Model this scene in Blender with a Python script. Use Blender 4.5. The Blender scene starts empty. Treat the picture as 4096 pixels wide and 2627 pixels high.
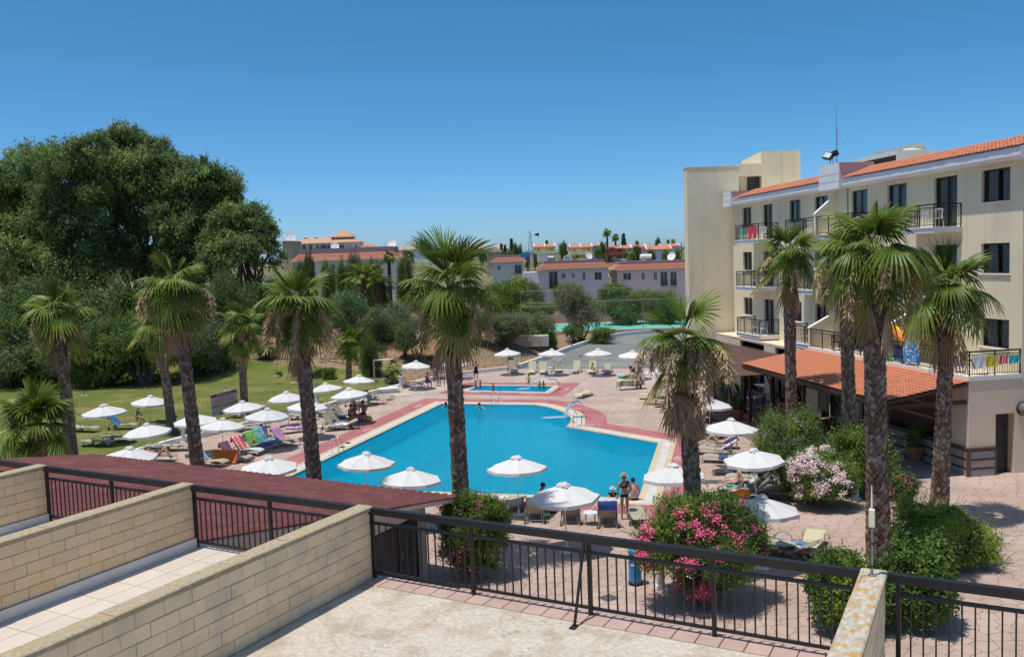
import bpy, math, random
import numpy as np
from mathutils import Vector, Matrix
random.seed(7); RNG = np.random.default_rng(7)
S = bpy.context.scene
COL = S.collection
pi = math.pi

# ---------------------------------------------------------------- camera
IW, IH = 4096.0, 2627.0
FPX = 2050 * IW / 2401
PITCH = math.atan(159 / 2050.0); ROLL = -math.atan(.036); EYE = 9.6
cF = np.array([0, math.cos(PITCH), -math.sin(PITCH)])
_u0 = np.array([0, math.sin(PITCH), math.cos(PITCH)]); _r0 = np.array([1., 0, 0])
cR = math.cos(ROLL) * _r0 + math.sin(ROLL) * _u0
cU = -math.sin(ROLL) * _r0 + math.cos(ROLL) * _u0
cam = bpy.data.cameras.new('camera'); co = bpy.data.objects.new('camera', cam); COL.objects.link(co)
M = Matrix(((cR[0], cU[0], -cF[0], 0), (cR[1], cU[1], -cF[1], 0), (cR[2], cU[2], -cF[2], EYE), (0, 0, 0, 1)))
co.matrix_world = M
cam.sensor_width = 36; cam.sensor_fit = 'HORIZONTAL'; cam.lens = 36 * FPX / IW
cam.clip_start = .1; cam.clip_end = 6000
S.camera = co

# ---------------------------------------------------------------- sky, sun, exposure
SUNV = Vector((-.235, -.10, 1)).normalized()
w = bpy.data.worlds.new('World'); S.world = w; w.use_nodes = True
nt = w.node_tree; nt.nodes.clear()
wo = nt.nodes.new('ShaderNodeOutputWorld'); bg = nt.nodes.new('ShaderNodeBackground')
sky = nt.nodes.new('ShaderNodeTexSky'); sky.sky_type = 'NISHITA'; sky.sun_disc = False
sky.sun_elevation = math.asin(SUNV.z); sky.sun_rotation = math.atan2(SUNV.x, SUNV.y)
sky.altitude = 0; sky.air_density = .5; sky.dust_density = 1.0; sky.ozone_density = 6.0
bg.inputs['Strength'].default_value = .142
hsv = nt.nodes.new('ShaderNodeHueSaturation'); hsv.inputs['Saturation'].default_value = 1.22; hsv.inputs['Hue'].default_value = .484
nt.links.new(sky.outputs[0], hsv.inputs['Color']); nt.links.new(hsv.outputs[0], bg.inputs[0]); nt.links.new(bg.outputs[0], wo.inputs[0])
sl = bpy.data.lights.new('sun', 'SUN'); sl.energy = 3.5; sl.angle = math.radians(.53); sl.color = (1, .955, .88)
so = bpy.data.objects.new('sun', sl); COL.objects.link(so)
so.rotation_euler = SUNV.to_track_quat('Z', 'Y').to_euler()
S.view_settings.view_transform = 'Standard'; S.view_settings.look = 'None'
S.view_settings.gamma = 1; S.view_settings.use_curve_mapping = False; S.view_settings.exposure = .2
S.render.engine = 'CYCLES'
S.cycles.max_bounces = 6; S.cycles.diffuse_bounces = 4; S.cycles.glossy_bounces = 2
S.cycles.transmission_bounces = 3; S.cycles.transparent_max_bounces = 8
S.cycles.caustics_reflective = False; S.cycles.caustics_refractive = False
S.cycles.use_adaptive_sampling = True; S.cycles.use_denoising = True

# ---------------------------------------------------------------- measuring: photograph to place
REG = {'N': (0, 0, 1), 'D': (0, 0, 2401 / 4096.), 'R1': (0, 1700, 1.661), 'R2': (1000, 1700, 1.661), 'R3': (2000, 1700, 1.661), 'R4': (3000, 1700, 1.6615),
  'R5': (0, 1300, 2.5667), 'R6': (700, 1300, 2.5667), 'R7': (1500, 1300, 2.5667), 'R8': (2300, 1300, 2.5667),
  'B1': (3100, 1250, 2.2), 'B2': (2650, 450, 2.5667), 'B3': (3350, 450, 2.567), 'B4': (2650, 950, 2.8), 'B5': (3350, 950, 2.8),
  'B6': (1000, 850, 2.668), 'B7': (1800, 850, 2.527), 'B8': (0, 450, 1.812), 'C1': (2000, 1850, 3.422), 'C2': (2600, 1550, 3.4217),
  'C3': (3300, 2000, 2.456), 'C4': (2750, 1850, 3.422), 'C5': (2450, 1400, 4.4), 'C6': (2750, 1350, 3.4215), 'C7': (750, 1600, 4.365), 'C8': (1200, 1450, 4.365)}
def nat(r, x, y):
 a = REG[r]; return a[0] + x / a[2], a[1] + y / a[2]
def ray(r, x, y):
 x, y = nat(r, x, y); return cF * FPX + cR * (x - IW / 2) - cU * (y - IH / 2)
def G(r, x, y, z=0.):                       # point where the sight line meets height z
 d = ray(r, x, y); t = (z - EYE) / d[2]; return Vector((d[0] * t, d[1] * t, z))
def GY(r, x, y, Y):                         # point on the sight line at distance Y
 d = ray(r, x, y); t = Y / d[1]; return Vector((d[0] * t, Y, EYE + d[2] * t))

# ---------------------------------------------------------------- terrain
FOOT = [(-400, 78), (-60, 78), (-40, 77), (-25, 74), (-15, 72), (-9, 70.5), (-5, 75), (0, 78.5), (3, 84), (7, 95), (12, 112), (30, 170), (300, 200)]
def sstep(t): t = min(1, max(0, t)); return t * t * (3 - 2 * t)
def interp(tab, x):
 if x <= tab[0][0]: return tab[0][1]
 for (a, b), (c, d) in zip(tab, tab[1:]):
  if x <= c: return b + (d - b) * (x - a) / (c - a)
 return tab[-1][1]
BASE = [(0, 0), (132.5, 0), (145, 1.2), (157, 2.0), (200, 3.5), (300, 8.2), (380, 12), (460, 12.6), (5000, 13.5)]
def terr(x, y):
 h = interp(BASE, y)
 s = y - interp(FOOT, x)
 b = 3.0 * sstep((s - .3) / 13.) * sstep((14 - x) / 22.)
 b += (.25 * math.sin(x * .35 + y * .21) + .12 * math.sin(x * .9 - y * .5)) * sstep((s - 1) / 8.) * sstep((14 - x) / 22.)
 b *= sstep((107 - y + 24 * sstep((-2 - x) / 12.)) / 12.) if x > -40 else 1
 return max(h, b) if y < 190 else h
def GT(r, x, y):                            # point where the sight line meets the terrain
 d = ray(r, x, y); lo = 5.; prev = lo
 Y = lo
 while Y < 1500:
  t = Y / d[1]; X = d[0] * t; z = EYE + d[2] * t
  if z <= terr(X, Y): break
  prev = Y; Y *= 1.006
 lo, hi = prev, Y
 for _ in range(20):
  m = (lo + hi) / 2; t = m / d[1]
  if EYE + d[2] * t <= terr(d[0] * t, m): hi = m
  else: lo = m
 t = hi / d[1]; X = d[0] * t
 return Vector((X, hi, terr(X, hi)))

# ---------------------------------------------------------------- materials
MATS = {}
def _n(t, ty, **kw):
 n = t.nodes.new(ty)
 for k, v in kw.items(): setattr(n, k, v)
 return n
def mat(name, col, col2=None, rough=.7, scale=5., bump=0., bscale=None, metal=0., spec=.3, detail=4., contrast=.5, rnd=0., transl=0., stretch=None, extra=None, col3=None, scale3=None):
 if name in MATS: return MATS[name]
 m = bpy.data.materials.new(name); m.use_nodes = True; t = m.node_tree; b = t.nodes['Principled BSDF']
 L = t.links.new
 b.inputs['Roughness'].default_value = rough; b.inputs['Metallic'].default_value = metal
 b.inputs['Specular IOR Level'].default_value = spec
 c = tuple(col) + (1,)
 tc = _n(t, 'ShaderNodeTexCoord'); src = tc.outputs['Object']
 if stretch:
  mp = _n(t, 'ShaderNodeMapping'); mp.inputs['Scale'].default_value = stretch; L(src, mp.inputs[0]); src = mp.outputs[0]
 out = None
 if col2 is not None:
  nz = _n(t, 'ShaderNodeTexNoise'); nz.inputs['Scale'].default_value = scale; nz.inputs['Detail'].default_value = detail
  L(src, nz.inputs['Vector'])
  rp = _n(t, 'ShaderNodeMapRange'); rp.inputs['From Min'].default_value = .5 - contrast / 2.; rp.inputs['From Max'].default_value = .5 + contrast / 2.
  L(nz.outputs[0], rp.inputs[0])
  mx = _n(t, 'ShaderNodeMix', data_type='RGBA'); L(rp.outputs[0], mx.inputs[0])
  mx.inputs[6].default_value = c; mx.inputs[7].default_value = tuple(col2) + (1,); out = mx.outputs[2]
  if col3 is not None:
   n3 = _n(t, 'ShaderNodeTexNoise'); n3.inputs['Scale'].default_value = scale3 or scale * .2; n3.inputs['Detail'].default_value = 3; L(src, n3.inputs['Vector'])
   r3 = _n(t, 'ShaderNodeMapRange'); r3.inputs['From Min'].default_value = .48; r3.inputs['From Max'].default_value = .66; L(n3.outputs[0], r3.inputs[0])
   m3 = _n(t, 'ShaderNodeMix', data_type='RGBA'); L(r3.outputs[0], m3.inputs[0]); L(out, m3.inputs[6]); m3.inputs[7].default_value = tuple(col3) + (1,); out = m3.outputs[2]
 if rnd:
  oi = _n(t, 'ShaderNodeObjectInfo'); hs = _n(t, 'ShaderNodeHueSaturation')
  mr = _n(t, 'ShaderNodeMapRange'); mr.inputs['To Min'].default_value = 1 - rnd; mr.inputs['To Max'].default_value = 1 + rnd
  L(oi.outputs['Random'], mr.inputs[0]); L(mr.outputs[0], hs.inputs['Value'])
  if out: L(out, hs.inputs['Color'])
  else: hs.inputs['Color'].default_value = c
  out = hs.outputs[0]
 if out: L(out, b.inputs['Base Color'])
 else: b.inputs['Base Color'].default_value = c
 if bump:
  nb = _n(t, 'ShaderNodeTexNoise'); nb.inputs['Scale'].default_value = bscale or scale * 3; nb.inputs['Detail'].default_value = 5; L(src, nb.inputs['Vector'])
  bp = _n(t, 'ShaderNodeBump'); bp.inputs['Strength'].default_value = bump; bp.inputs['Distance'].default_value = .02
  L(nb.outputs[0], bp.inputs['Height']); L(bp.outputs[0], b.inputs['Normal'])
 if transl:
  ts = _n(t, 'ShaderNodeBsdfTranslucent'); ms = _n(t, 'ShaderNodeMixShader'); ms.inputs[0].default_value = transl
  if out: L(out, ts.inputs[0])
  else: ts.inputs[0].default_value = c
  L(b.outputs[0], ms.inputs[1]); L(ts.outputs[0], ms.inputs[2])
  L(ms.outputs[0], t.nodes['Material Output'].inputs[0])
 if extra: extra(m, t, b)
 MATS[name] = m; return m

# ---------------------------------------------------------------- mesh helpers
class MB:
 def __init__(s): s.v = []; s.f = []; s.m = []; s.mi = 0
 def add(s, vs, fs):
  n = len(s.v); s.v.extend(vs); s.f.extend([tuple(i + n for i in f) for f in fs]); s.m.extend([s.mi] * len(fs)); return s
 def box(s, x0, y0, z0, x1, y1, z1, T=None):
  vs = [(x0, y0, z0), (x1, y0, z0), (x1, y1, z0), (x0, y1, z0), (x0, y0, z1), (x1, y0, z1), (x1, y1, z1), (x0, y1, z1)]
  if T: vs = [tuple(T @ Vector(v)) for v in vs]
  return s.add(vs, [(0, 3, 2, 1), (4, 5, 6, 7), (0, 1, 5, 4), (1, 2, 6, 5), (2, 3, 7, 6), (3, 0, 4, 7)])
 def cbox(s, cx, cy, z0, sx, sy, h, a=0):
  T = Matrix.Translation((cx, cy, z0)) @ Matrix.Rotation(a, 4, 'Z'); return s.box(-sx / 2, -sy / 2, 0, sx / 2, sy / 2, h, T)
 def bbox(s, x0, y0, z0, x1, y1, z1, b=.01):      # box with bevelled top edges
  vs = [(x0, y0, z0), (x1, y0, z0), (x1, y1, z0), (x0, y1, z0), (x0, y0, z1 - b), (x1, y0, z1 - b), (x1, y1, z1 - b), (x0, y1, z1 - b),
    (x0 + b, y0 + b, z1), (x1 - b, y0 + b, z1), (x1 - b, y1 - b, z1), (x0 + b, y1 - b, z1)]
  return s.add(vs, [(0, 3, 2, 1), (8, 9, 10, 11), (0, 1, 5, 4), (1, 2, 6, 5), (2, 3, 7, 6), (3, 0, 4, 7), (4, 5, 9, 8), (5, 6, 10, 9), (6, 7, 11, 10), (7, 4, 8, 11)])
 def tube(s, pts, r, n=6, cap=True, flat=None):
  pts = [Vector(p) for p in pts]; R = r if isinstance(r, (list, tuple)) else [r] * len(pts); base = len(s.v); ref = None
  for i, p in enumerate(pts):
   d = (pts[min(i + 1, len(pts) - 1)] - pts[max(i - 1, 0)])
   if d.length < 1e-9: d = Vector((0, 0, 1))
   d.normalize()
   if ref is None: ref = Vector((0, 0, 1)) if abs(d.z) < .9 else Vector((1, 0, 0))
   a = d.cross(ref)
   if a.length < 1e-4: a = d.cross(Vector((0, 1, 0)))
   a.normalize(); b = a.cross(d); ref = b
   for k in range(n):
    t = 2 * pi * k / n + (pi / 4 if n == 4 else 0)
    s.v.append(tuple(p + a * (math.cos(t) * R[i]) + b * (math.sin(t) * R[i] * (flat or 1))))
  for i in range(len(pts) - 1):
   for k in range(n):
    a0 = base + i * n + k; a1 = base + i * n + (k + 1) % n
    s.f.append((a0, a0 + n, a1 + n, a1)); s.m.append(s.mi)
  if cap:
   s.f.append(tuple(base + k for k in range(n))); s.f.append(tuple(base + (len(pts) - 1) * n + k for k in reversed(range(n)))); s.m += [s.mi] * 2
  return s
 def lathe(s, prof, n=12, c=(0, 0, 0), a0=0, sx=1, sy=1):
  base = len(s.v)
  for r, z in prof:
   for k in range(n):
    t = 2 * pi * k / n + a0; s.v.append((c[0] + math.cos(t) * r * sx, c[1] + math.sin(t) * r * sy, c[2] + z))
  for i in range(len(prof) - 1):
   for k in range(n):
    a = base + i * n + k; b = base + i * n + (k + 1) % n
    s.f.append((a, b, b + n, a + n)); s.m.append(s.mi)
  s.f.append(tuple(base + k for k in reversed(range(n)))); s.f.append(tuple(base + (len(prof) - 1) * n + k for k in range(n))); s.m += [s.mi] * 2
  return s
 def prism(s, poly, z0, z1, bottom=True):
  n = len(poly); vs = [(p[0], p[1], z0) for p in poly] + [(p[0], p[1], z1) for p in poly]
  fs = [tuple(range(n, 2 * n))] + [(i, (i + 1) % n, (i + 1) % n + n, i + n) for i in range(n)]
  if bottom: fs.append(tuple(reversed(range(n))))
  return s.add(vs, fs)
 def quad(s, a, b, c, d): return s.add([tuple(a), tuple(b), tuple(c), tuple(d)], [(0, 1, 2, 3)])
 def xf(s, T):
  s.v = [tuple(T @ Vector(v)) for v in s.v]; return s
 def mesh(s, name, mats, smooth=False):
  me = bpy.data.meshes.new(name); me.from_pydata(s.v, [], s.f)
  ms = mats if isinstance(mats, (list, tuple)) else [mats]
  for m in ms: me.materials.append(m)
  if len(ms) > 1: me.polygons.foreach_set('material_index', s.m)
  if smooth: me.polygons.foreach_set('use_smooth', [True] * len(me.polygons))
  me.update(); return me
 def obj(s, name, mats, parent=None, loc=None, rot=None, smooth=False, **kw):
  return link(name, s.mesh(name, mats, smooth), parent, loc, rot, **kw)
def link(name, me, parent=None, loc=None, rot=None, label=None, cat=None, group=None, kind=None, scale=None):
 o = bpy.data.objects.new(name, me); COL.objects.link(o)
 if parent: o.parent = parent
 if loc is not None: o.location = loc
 if rot is not None: o.rotation_euler = rot if hasattr(rot, '__len__') else (0, 0, rot)
 if scale is not None: o.scale = scale if hasattr(scale, '__len__') else (scale,) * 3
 if label: o['label'] = label
 if cat: o['category'] = cat
 if group: o['group'] = group
 if kind: o['kind'] = kind
 return o
def thing(name, label, cat, loc=(0, 0, 0), rot=0, group=None, scale=None):
 return link(name, None, None, loc, rot, label, cat, group, None, scale)
def copy_tree(o, parent=None, **props):
 c = o.copy(); COL.objects.link(c)
 if parent: c.parent = parent
 for k, v in props.items(): c[k] = v
 for ch in KIDS(o): copy_tree(ch, c)
 return c
def KIDS(o): return [x for x in bpy.data.objects if x.parent is o] if False else list(o.children)
def text_mesh(txt, size, extrude=.002, align='CENTER'):
 cu = bpy.data.curves.new('t', 'FONT'); cu.body = txt; cu.size = size; cu.extrude = extrude; cu.align_x = align; cu.align_y = 'CENTER'; cu.resolution_u = 2
 o = bpy.data.objects.new('t', cu); COL.objects.link(o)
 me = bpy.data.meshes.new_from_object(o.evaluated_get(bpy.context.evaluated_depsgraph_get()))
 bpy.data.objects.remove(o); bpy.data.curves.remove(cu); return me
def clip_poly(poly, nx, ny, c):             # keep nx*x+ny*y<=c
 out = []
 for i in range(len(poly)):
  p = poly[i]; q = poly[(i + 1) % len(poly)]
  dp = nx * p[0] + ny * p[1] - c; dq = nx * q[0] + ny * q[1] - c
  if dp <= 0: out.append(p)
  if (dp < 0 < dq) or (dq < 0 < dp):
   t = dp / (dp - dq); out.append((p[0] + (q[0] - p[0]) * t, p[1] + (q[1] - p[1]) * t))
 return out
def inside(poly, x, y):
 r = False; n = len(poly)
 for i in range(n):
  a, b = poly[i], poly[(i + 1) % n]
  if (a[1] > y) != (b[1] > y) and x < (b[0] - a[0]) * (y - a[1]) / (b[1] - a[1]) + a[0]: r = not r
 return r
def area(p): return sum(p[i][0] * p[(i + 1) % len(p)][1] - p[(i + 1) % len(p)][0] * p[i][1] for i in range(len(p))) / 2
def offset(poly, d):                        # outward offset of a closed polygon
 p = [Vector((a[0], a[1])) for a in poly]
 if area(poly) < 0: p.reverse()
 out = []; n = len(p)
 for i in range(n):
  a = (p[i] - p[i - 1]).normalized(); b = (p[(i + 1) % n] - p[i]).normalized()
  na = Vector((a.y, -a.x)); nb = Vector((b.y, -b.x)); m = (na + nb)
  m = m / max(.3, m.dot(na)); out.append((p[i].x + m.x * d, p[i].y + m.y * d))
 return out
def ccw(poly):
 p = [(a[0], a[1]) for a in poly]
 return p if area(p) > 0 else p[::-1]
def ring(mb, inner, outer, z0, z1):         # band between two polygons with the same number of corners
 n = len(inner)
 for i in range(n):
  j = (i + 1) % n
  a, b, c, d = inner[i], outer[i], outer[j], inner[j]
  mb.add([(a[0], a[1], z1), (b[0], b[1], z1), (c[0], c[1], z1), (d[0], d[1], z1), (a[0], a[1], z0), (b[0], b[1], z0), (c[0], c[1], z0), (d[0], d[1], z0)],
    [(0, 1, 2, 3), (1, 5, 6, 2), (0, 3, 7, 4)])
from mathutils.geometry import tessellate_polygon
def holed(outer, holes, z):                 # flat sheet with holes
 loops = [[Vector((p[0], p[1], z)) for p in outer]] + [[Vector((p[0], p[1], z)) for p in h] for h in holes]
 tris = tessellate_polygon(loops); vs = [tuple(v) for l in loops for v in l]
 fs = []
 for t in tris:
  a, b, c = (vs[i] for i in t)
  if (b[0] - a[0]) * (c[1] - a[1]) - (b[1] - a[1]) * (c[0] - a[0]) < 0: t = (t[0], t[2], t[1])
  fs.append(tuple(t))
 return vs, fs
# ================================================================ THE SETTING
# --- outlines of the pool, kids' pool and deck
POOL = ccw([G(*a, z=0)[:2] for a in [('N', 1080, 1945), ('N', 2553.9, 1993.2), ('N', 2633, 1771.4), ('N', 2265.6, 1707), ('N', 2281, 1689.6), ('N', 2283, 1670), ('N', 2263.6, 1652.6), ('N', 2221, 1637), ('N', 2185, 1627), ('N', 2139, 1619.5), ('N', 1769, 1615)]])
KIDP = ccw([G('R7', x, y)[:2] for x, y in [(955, 672), (1745, 690), (1835, 628), (1075, 622)]])
DEPTH = 1.0
KERB = [G(r, x, y)[:2] for r, x, y in [('R5', 1560, 1285), ('R5', 1900, 1190), ('R6', 300, 1145), ('R6', 700, 1050), ('R6', 1150, 940), ('R6', 1570, 845), ('R6', 2000, 720), ('R7', 370, 620), ('R7', 700, 540), ('R7', 1000, 500), ('R7', 1360, 460)]]
KERB = [(-21.5, 43.2), (-20.6, 45.2)] + KERB + [(0.3, 77.2)]
DECK = ccw([(-21.5, 43.2), (-21, 20), (-18, 5), (40, 5), (40, 36.6), (20.5, 36.2), (18.6, 35.4), (13.6, 66), (17, 68), (16, 73.4), (0.3, 77.2)] + KERB[::-1][1:-1])

def grass_mat(m, t, b): pass
m_ground = mat('dry_earth', (.30, .20, .125), (.22, .165, .105), scale=.35, contrast=.35, rough=.95, bump=.6, bscale=2.5, col3=(.34, .175, .09), scale3=.12)
m_far = mat('far_scrub', (.10, .12, .05), (.22, .19, .11), scale=.05, contrast=.3, rough=.95)
# terrain: one sheet to the horizon, finer near the deck
ys = [-30, -10, 5, 20, 35, 45] + list(np.arange(50, 130, 1.6)) + list(np.arange(130, 200, 5)) + [210, 225, 240, 260, 280, 300, 330, 360, 380, 420, 460, 520, 700, 1000, 1600, 2600, 4500]
xs = [-2500, -1200, -700, -450, -300, -220, -160, -120, -95] + list(np.arange(-80, 34, 1.8)) + [38, 45, 55, 70, 90, 120, 160, 220, 300, 450, 700, 1200, 2500]
vs = []; fs = []; mi = []
for y in ys:
 for x in xs: vs.append((x, y, (-2. if inside(DECK, x, y) or (y < 30 and abs(x) < 25) else terr(x, y) - (.06 if terr(x, y) < .02 else 0))))
nx = len(xs)
for j in range(len(ys) - 1):
 for i in range(nx - 1):
  a = j * nx + i; fs.append((a, a + 1, a + nx + 1, a + nx)); mi.append(1 if ys[j] > 150 else 0)
mb = MB(); mb.v = vs; mb.f = fs; mb.m = mi
mb.obj('ground', [m_ground, m_far], smooth=True, kind='structure', label='dry reddish earth bank and plain beyond the pool')

# lawn sheet, left of the kerb, following the terrain
m_lawn = mat('lawn_turf', (.09, .125, .02), (.155, .16, .035), scale=.45, contrast=.45, rough=.95, bump=.8, bscale=25, col3=(.22, .19, .06), scale3=.28)
LAWN = ccw([(-62, 30), (-21.7, 30), (-21.7, 43.2)] + [(k[0] - .15, k[1] + .1) for k in KERB[1:9]] + [(-8.6, 70.2), (-14, 76), (-22, 79), (-32, 81), (-45, 82), (-62, 82)])
def sheet(poly, z, step=1.6):
 xs_ = [p[0] for p in poly]; ys_ = [p[1] for p in poly]; mb = MB(); x = min(xs_)
 while x < max(xs_):
  y = min(ys_)
  while y < max(ys_):
   c = poly
   for nx_, ny_, cc in ((-1, 0, -x), (1, 0, x + step), (0, -1, -y), (0, 1, y + step)):
    pass
   cell = [(x, y), (x + step, y), (x + step, y + step), (x, y + step)]
   ins = [inside(poly, *q) for q in cell]
   if all(ins): mb.add([(a, b, terr(a, b) + z) for a, b in cell], [(0, 1, 2, 3)])
   elif any(ins):
    n = 8; d = step / n
    for i in range(n):
     for j in range(n):
      if inside(poly, x + (i + .5) * d, y + (j + .5) * d):
       mb.add([(a, b, terr(a, b) + z) for a, b in ((x + i * d, y + j * d), (x + i * d + d, y + j * d), (x + i * d + d, y + j * d + d), (x + i * d, y + j * d + d))], [(0, 1, 2, 3)])
   y += step
  x += step
 return mb
sheet(LAWN, .08).obj('lawn', m_lawn, kind='structure', label='green lawn left of the pool deck')
# grass blades as real tufts on the nearer lawn
def tufts(name, poly, n, h, mt, z=.08, w=.035, seed=1, label=None):
 r = np.random.default_rng(seed); xs_ = [p[0] for p in poly]; ys_ = [p[1] for p in poly]; P = []
 while len(P) < n:
  x = r.uniform(min(xs_), max(xs_)); y = r.uniform(min(ys_), max(ys_))
  if inside(poly, x, y): P.append((x, y, terr(x, y) + z))
 P = np.array(P); a = r.uniform(0, 2 * pi, n); hh = h * r.uniform(.5, 1.3, n); dx = np.cos(a) * w; dy = np.sin(a) * w; lx = r.normal(0, .4, n) * hh; ly = r.normal(0, .4, n) * hh
 V = np.empty((n, 3, 3)); V[:, 0] = P - np.stack([dx, dy, 0 * dx], 1); V[:, 1] = P + np.stack([dx, dy, 0 * dx], 1); V[:, 2] = P + np.stack([lx, ly, hh], 1)
 me = tri_mesh(name, V.reshape(-1, 3), 3, mt)
 return link(name, me, kind='stuff', label=label)
def tri_mesh(name, V, k, mt):
 me = bpy.data.meshes.new(name); nv = len(V); nf = nv // k
 me.vertices.add(nv); me.vertices.foreach_set('co', np.ascontiguousarray(V, dtype=np.float32).ravel())
 me.loops.add(nv); me.loops.foreach_set('vertex_index', np.arange(nv, dtype=np.int32))
 me.polygons.add(nf); me.polygons.foreach_set('loop_start', np.arange(0, nv, k, dtype=np.int32)); me.polygons.foreach_set('loop_total', np.full(nf, k, dtype=np.int32))
 for m_ in (mt if isinstance(mt, (list, tuple)) else [mt]): me.materials.append(m_)
 me.update(calc_edges=True); return me
m_blade = mat('grass_blade', (.14, .20, .035), (.22, .22, .055), scale=.5, contrast=.5, rough=.8, transl=.25)
tufts('grass', LAWN, 40000, .03, m_blade, label='short lawn grass left of the pool deck')
m_dryg = mat('dry_grass', (.34, .25, .12), (.20, .16, .08), scale=.6, contrast=.5, rough=.9, transl=.2)
BANK = [(-34, 81), (-20, 79.5), (-13, 76), (-8, 72), (-5, 75.5), (2, 82), (3, 92), (6, 110), (-34, 110)]
tufts('dry_grass', BANK, 16000, .14, m_dryg, z=0, w=.05, seed=3, label='dry straw coloured grass on the earth bank')
# leaf litter and stones of the bank
mb = MB(); r = random.Random(5)
for i in range(420):
 x, y = r.uniform(-30, 4), r.uniform(76, 96)
 if not inside(BANK, x, y): continue
 s = r.uniform(.04, .16); z = terr(x, y); p = [(x + math.cos(a) * s * r.uniform(.7, 1.2), y + math.sin(a) * s * r.uniform(.7, 1.2)) for a in np.arange(0, 6.2, 1.25)]
 mb.prism(p, z - .03, z + s * .5)
mb.obj('stones', mat('bank_stone', (.42, .34, .25), (.28, .2, .13), scale=4), kind='stuff', label='small pale stones lying on the earth bank')

# pool deck: joint bed plus stones
def brickless(m, t, b): pass
m_bed = mat('paving_joint', (.23, .145, .115), (.31, .205, .165), scale=1.2, rough=.9)
POOLO = offset(POOL, .02); KIDO = offset(KIDP, .02)
PO = {}
def band(src, d): return offset(src, d)
vs, fs = holed(DECK, [band(POOL, .9)[::-1], band(KIDP, .5)[::-1]], -.006)
mb = MB(); mb.add(vs, fs); deck = mb.obj('pool_deck', m_bed, kind='structure', label='pinkish stamped concrete deck round the pools')
m_stone = mat('stamped_concrete', (.46, .335, .27), (.365, .265, .215), scale=1.6, contrast=.6, rough=.72, bump=.35, bscale=9, col3=(.50, .38, .32), scale3=.35, rnd=0)
m_stone1 = mat('stamped_concrete_stone', (.46, .335, .27), (.365, .265, .215), scale=1.6, contrast=.6, rough=.72, bump=.35, bscale=9, col3=(.50, .38, .32), scale3=.35, rnd=.07)
RED_O = band(POOL, 2.15); KRED_O = band(KIDP, 1.75)
PATIO_L = [(-27, -1.0), (-16, -5.8), (-7.6, -5.2), (-7.6, 0), (-27, 2.4)]
bK = Vector((18.68, 35.58)); bX = Vector((.151, -.988)).normalized(); bY = Vector((-bX.y, bX.x))
def BL(x, y): p = bK + bX * x + bY * y; return (p.x, p.y)
PATIO = ccw([BL(*p) for p in PATIO_L])
def in_hole(x, y): return inside(RED_O, x, y) or inside(KRED_O, x, y) or inside(PATIO, x, y)
def stones():
 r = random.Random(11); c = .52; cells = {}
 x0, x1, y0, y1 = -22, 31, 18, 62
 def seed(i, j):
  k = (i, j)
  if k not in cells:
   rr = random.Random(i * 7919 + j * 104729)
   cells[k] = (x0 + (i + (j % 2) * .5) * c + rr.uniform(-.21, .21) * c * 1.5, y0 + j * c * .86 + rr.uniform(-.2, .2) * c * 1.5)
  return cells[k]
 out = []
 for j in range(int((y1 - y0) / (c * .86))):
  for i in range(int((x1 - x0) / c)):
   p = seed(i, j)
   # only what the photograph can see, with a margin to the sides
   if abs(p[0]) > .72 * p[1] + 2: continue
   if p[0] < -21 or not inside(DECK, *p): continue
   poly = [(p[0] - c, p[1] - c), (p[0] + c, p[1] - c), (p[0] + c, p[1] + c), (p[0] - c, p[1] + c)]
   for dj in (-2, -1, 0, 1, 2):
    for di in (-2, -1, 0, 1, 2):
     if di == dj == 0: continue
     q = seed(i + di, j + dj); nx_, ny_ = q[0] - p[0], q[1] - p[1]; L = math.hypot(nx_, ny_)
     if L > 2.0 * c: continue
     nx_ /= L; ny_ /= L
     poly = clip_poly(poly, nx_, ny_, nx_ * p[0] + ny_ * p[1] + L / 2 - .009)
     if len(poly) < 3: break
   if len(poly) < 3: continue
   if in_hole(*p) and all(in_hole(*v) for v in poly): continue
   out.append((p, poly))
 return out
ST = stones()
ST.sort(key=lambda s: s[0][1])
def stone_geo(mb, poly, dz):
 n = len(poly); cx = sum(p[0] for p in poly) / n; cy = sum(p[1] for p in poly) / n
 inn = [(cx + (p[0] - cx) * .95, cy + (p[1] - cy) * .95) for p in poly]
 vs = [(p[0], p[1], -.012) for p in poly] + [(p[0], p[1], .001 + dz) for p in poly] + [(p[0], p[1], .006 + dz) for p in inn]
 fs = [tuple(range(2 * n, 3 * n))]
 for i in range(n):
  j = (i + 1) % n; fs += [(i, j, j + n, i + n), (i + n, j + n, j + 2 * n, i + 2 * n)]
 mb.add(vs, fs)
rr = random.Random(3); nsing = 0; rest = MB()
for p, poly in ST:
 if nsing < 300 and p[1] > 21.5 and abs(p[0] - 3.5) < 9.5:
  mb = MB(); stone_geo(mb, poly, rr.uniform(0, .003)); mb.obj('paving_stone', m_stone1, deck); nsing += 1
 else: stone_geo(rest, poly, rr.uniform(0, .003))
rest.obj('paving_stones', m_stone, deck, kind='stuff')
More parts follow.
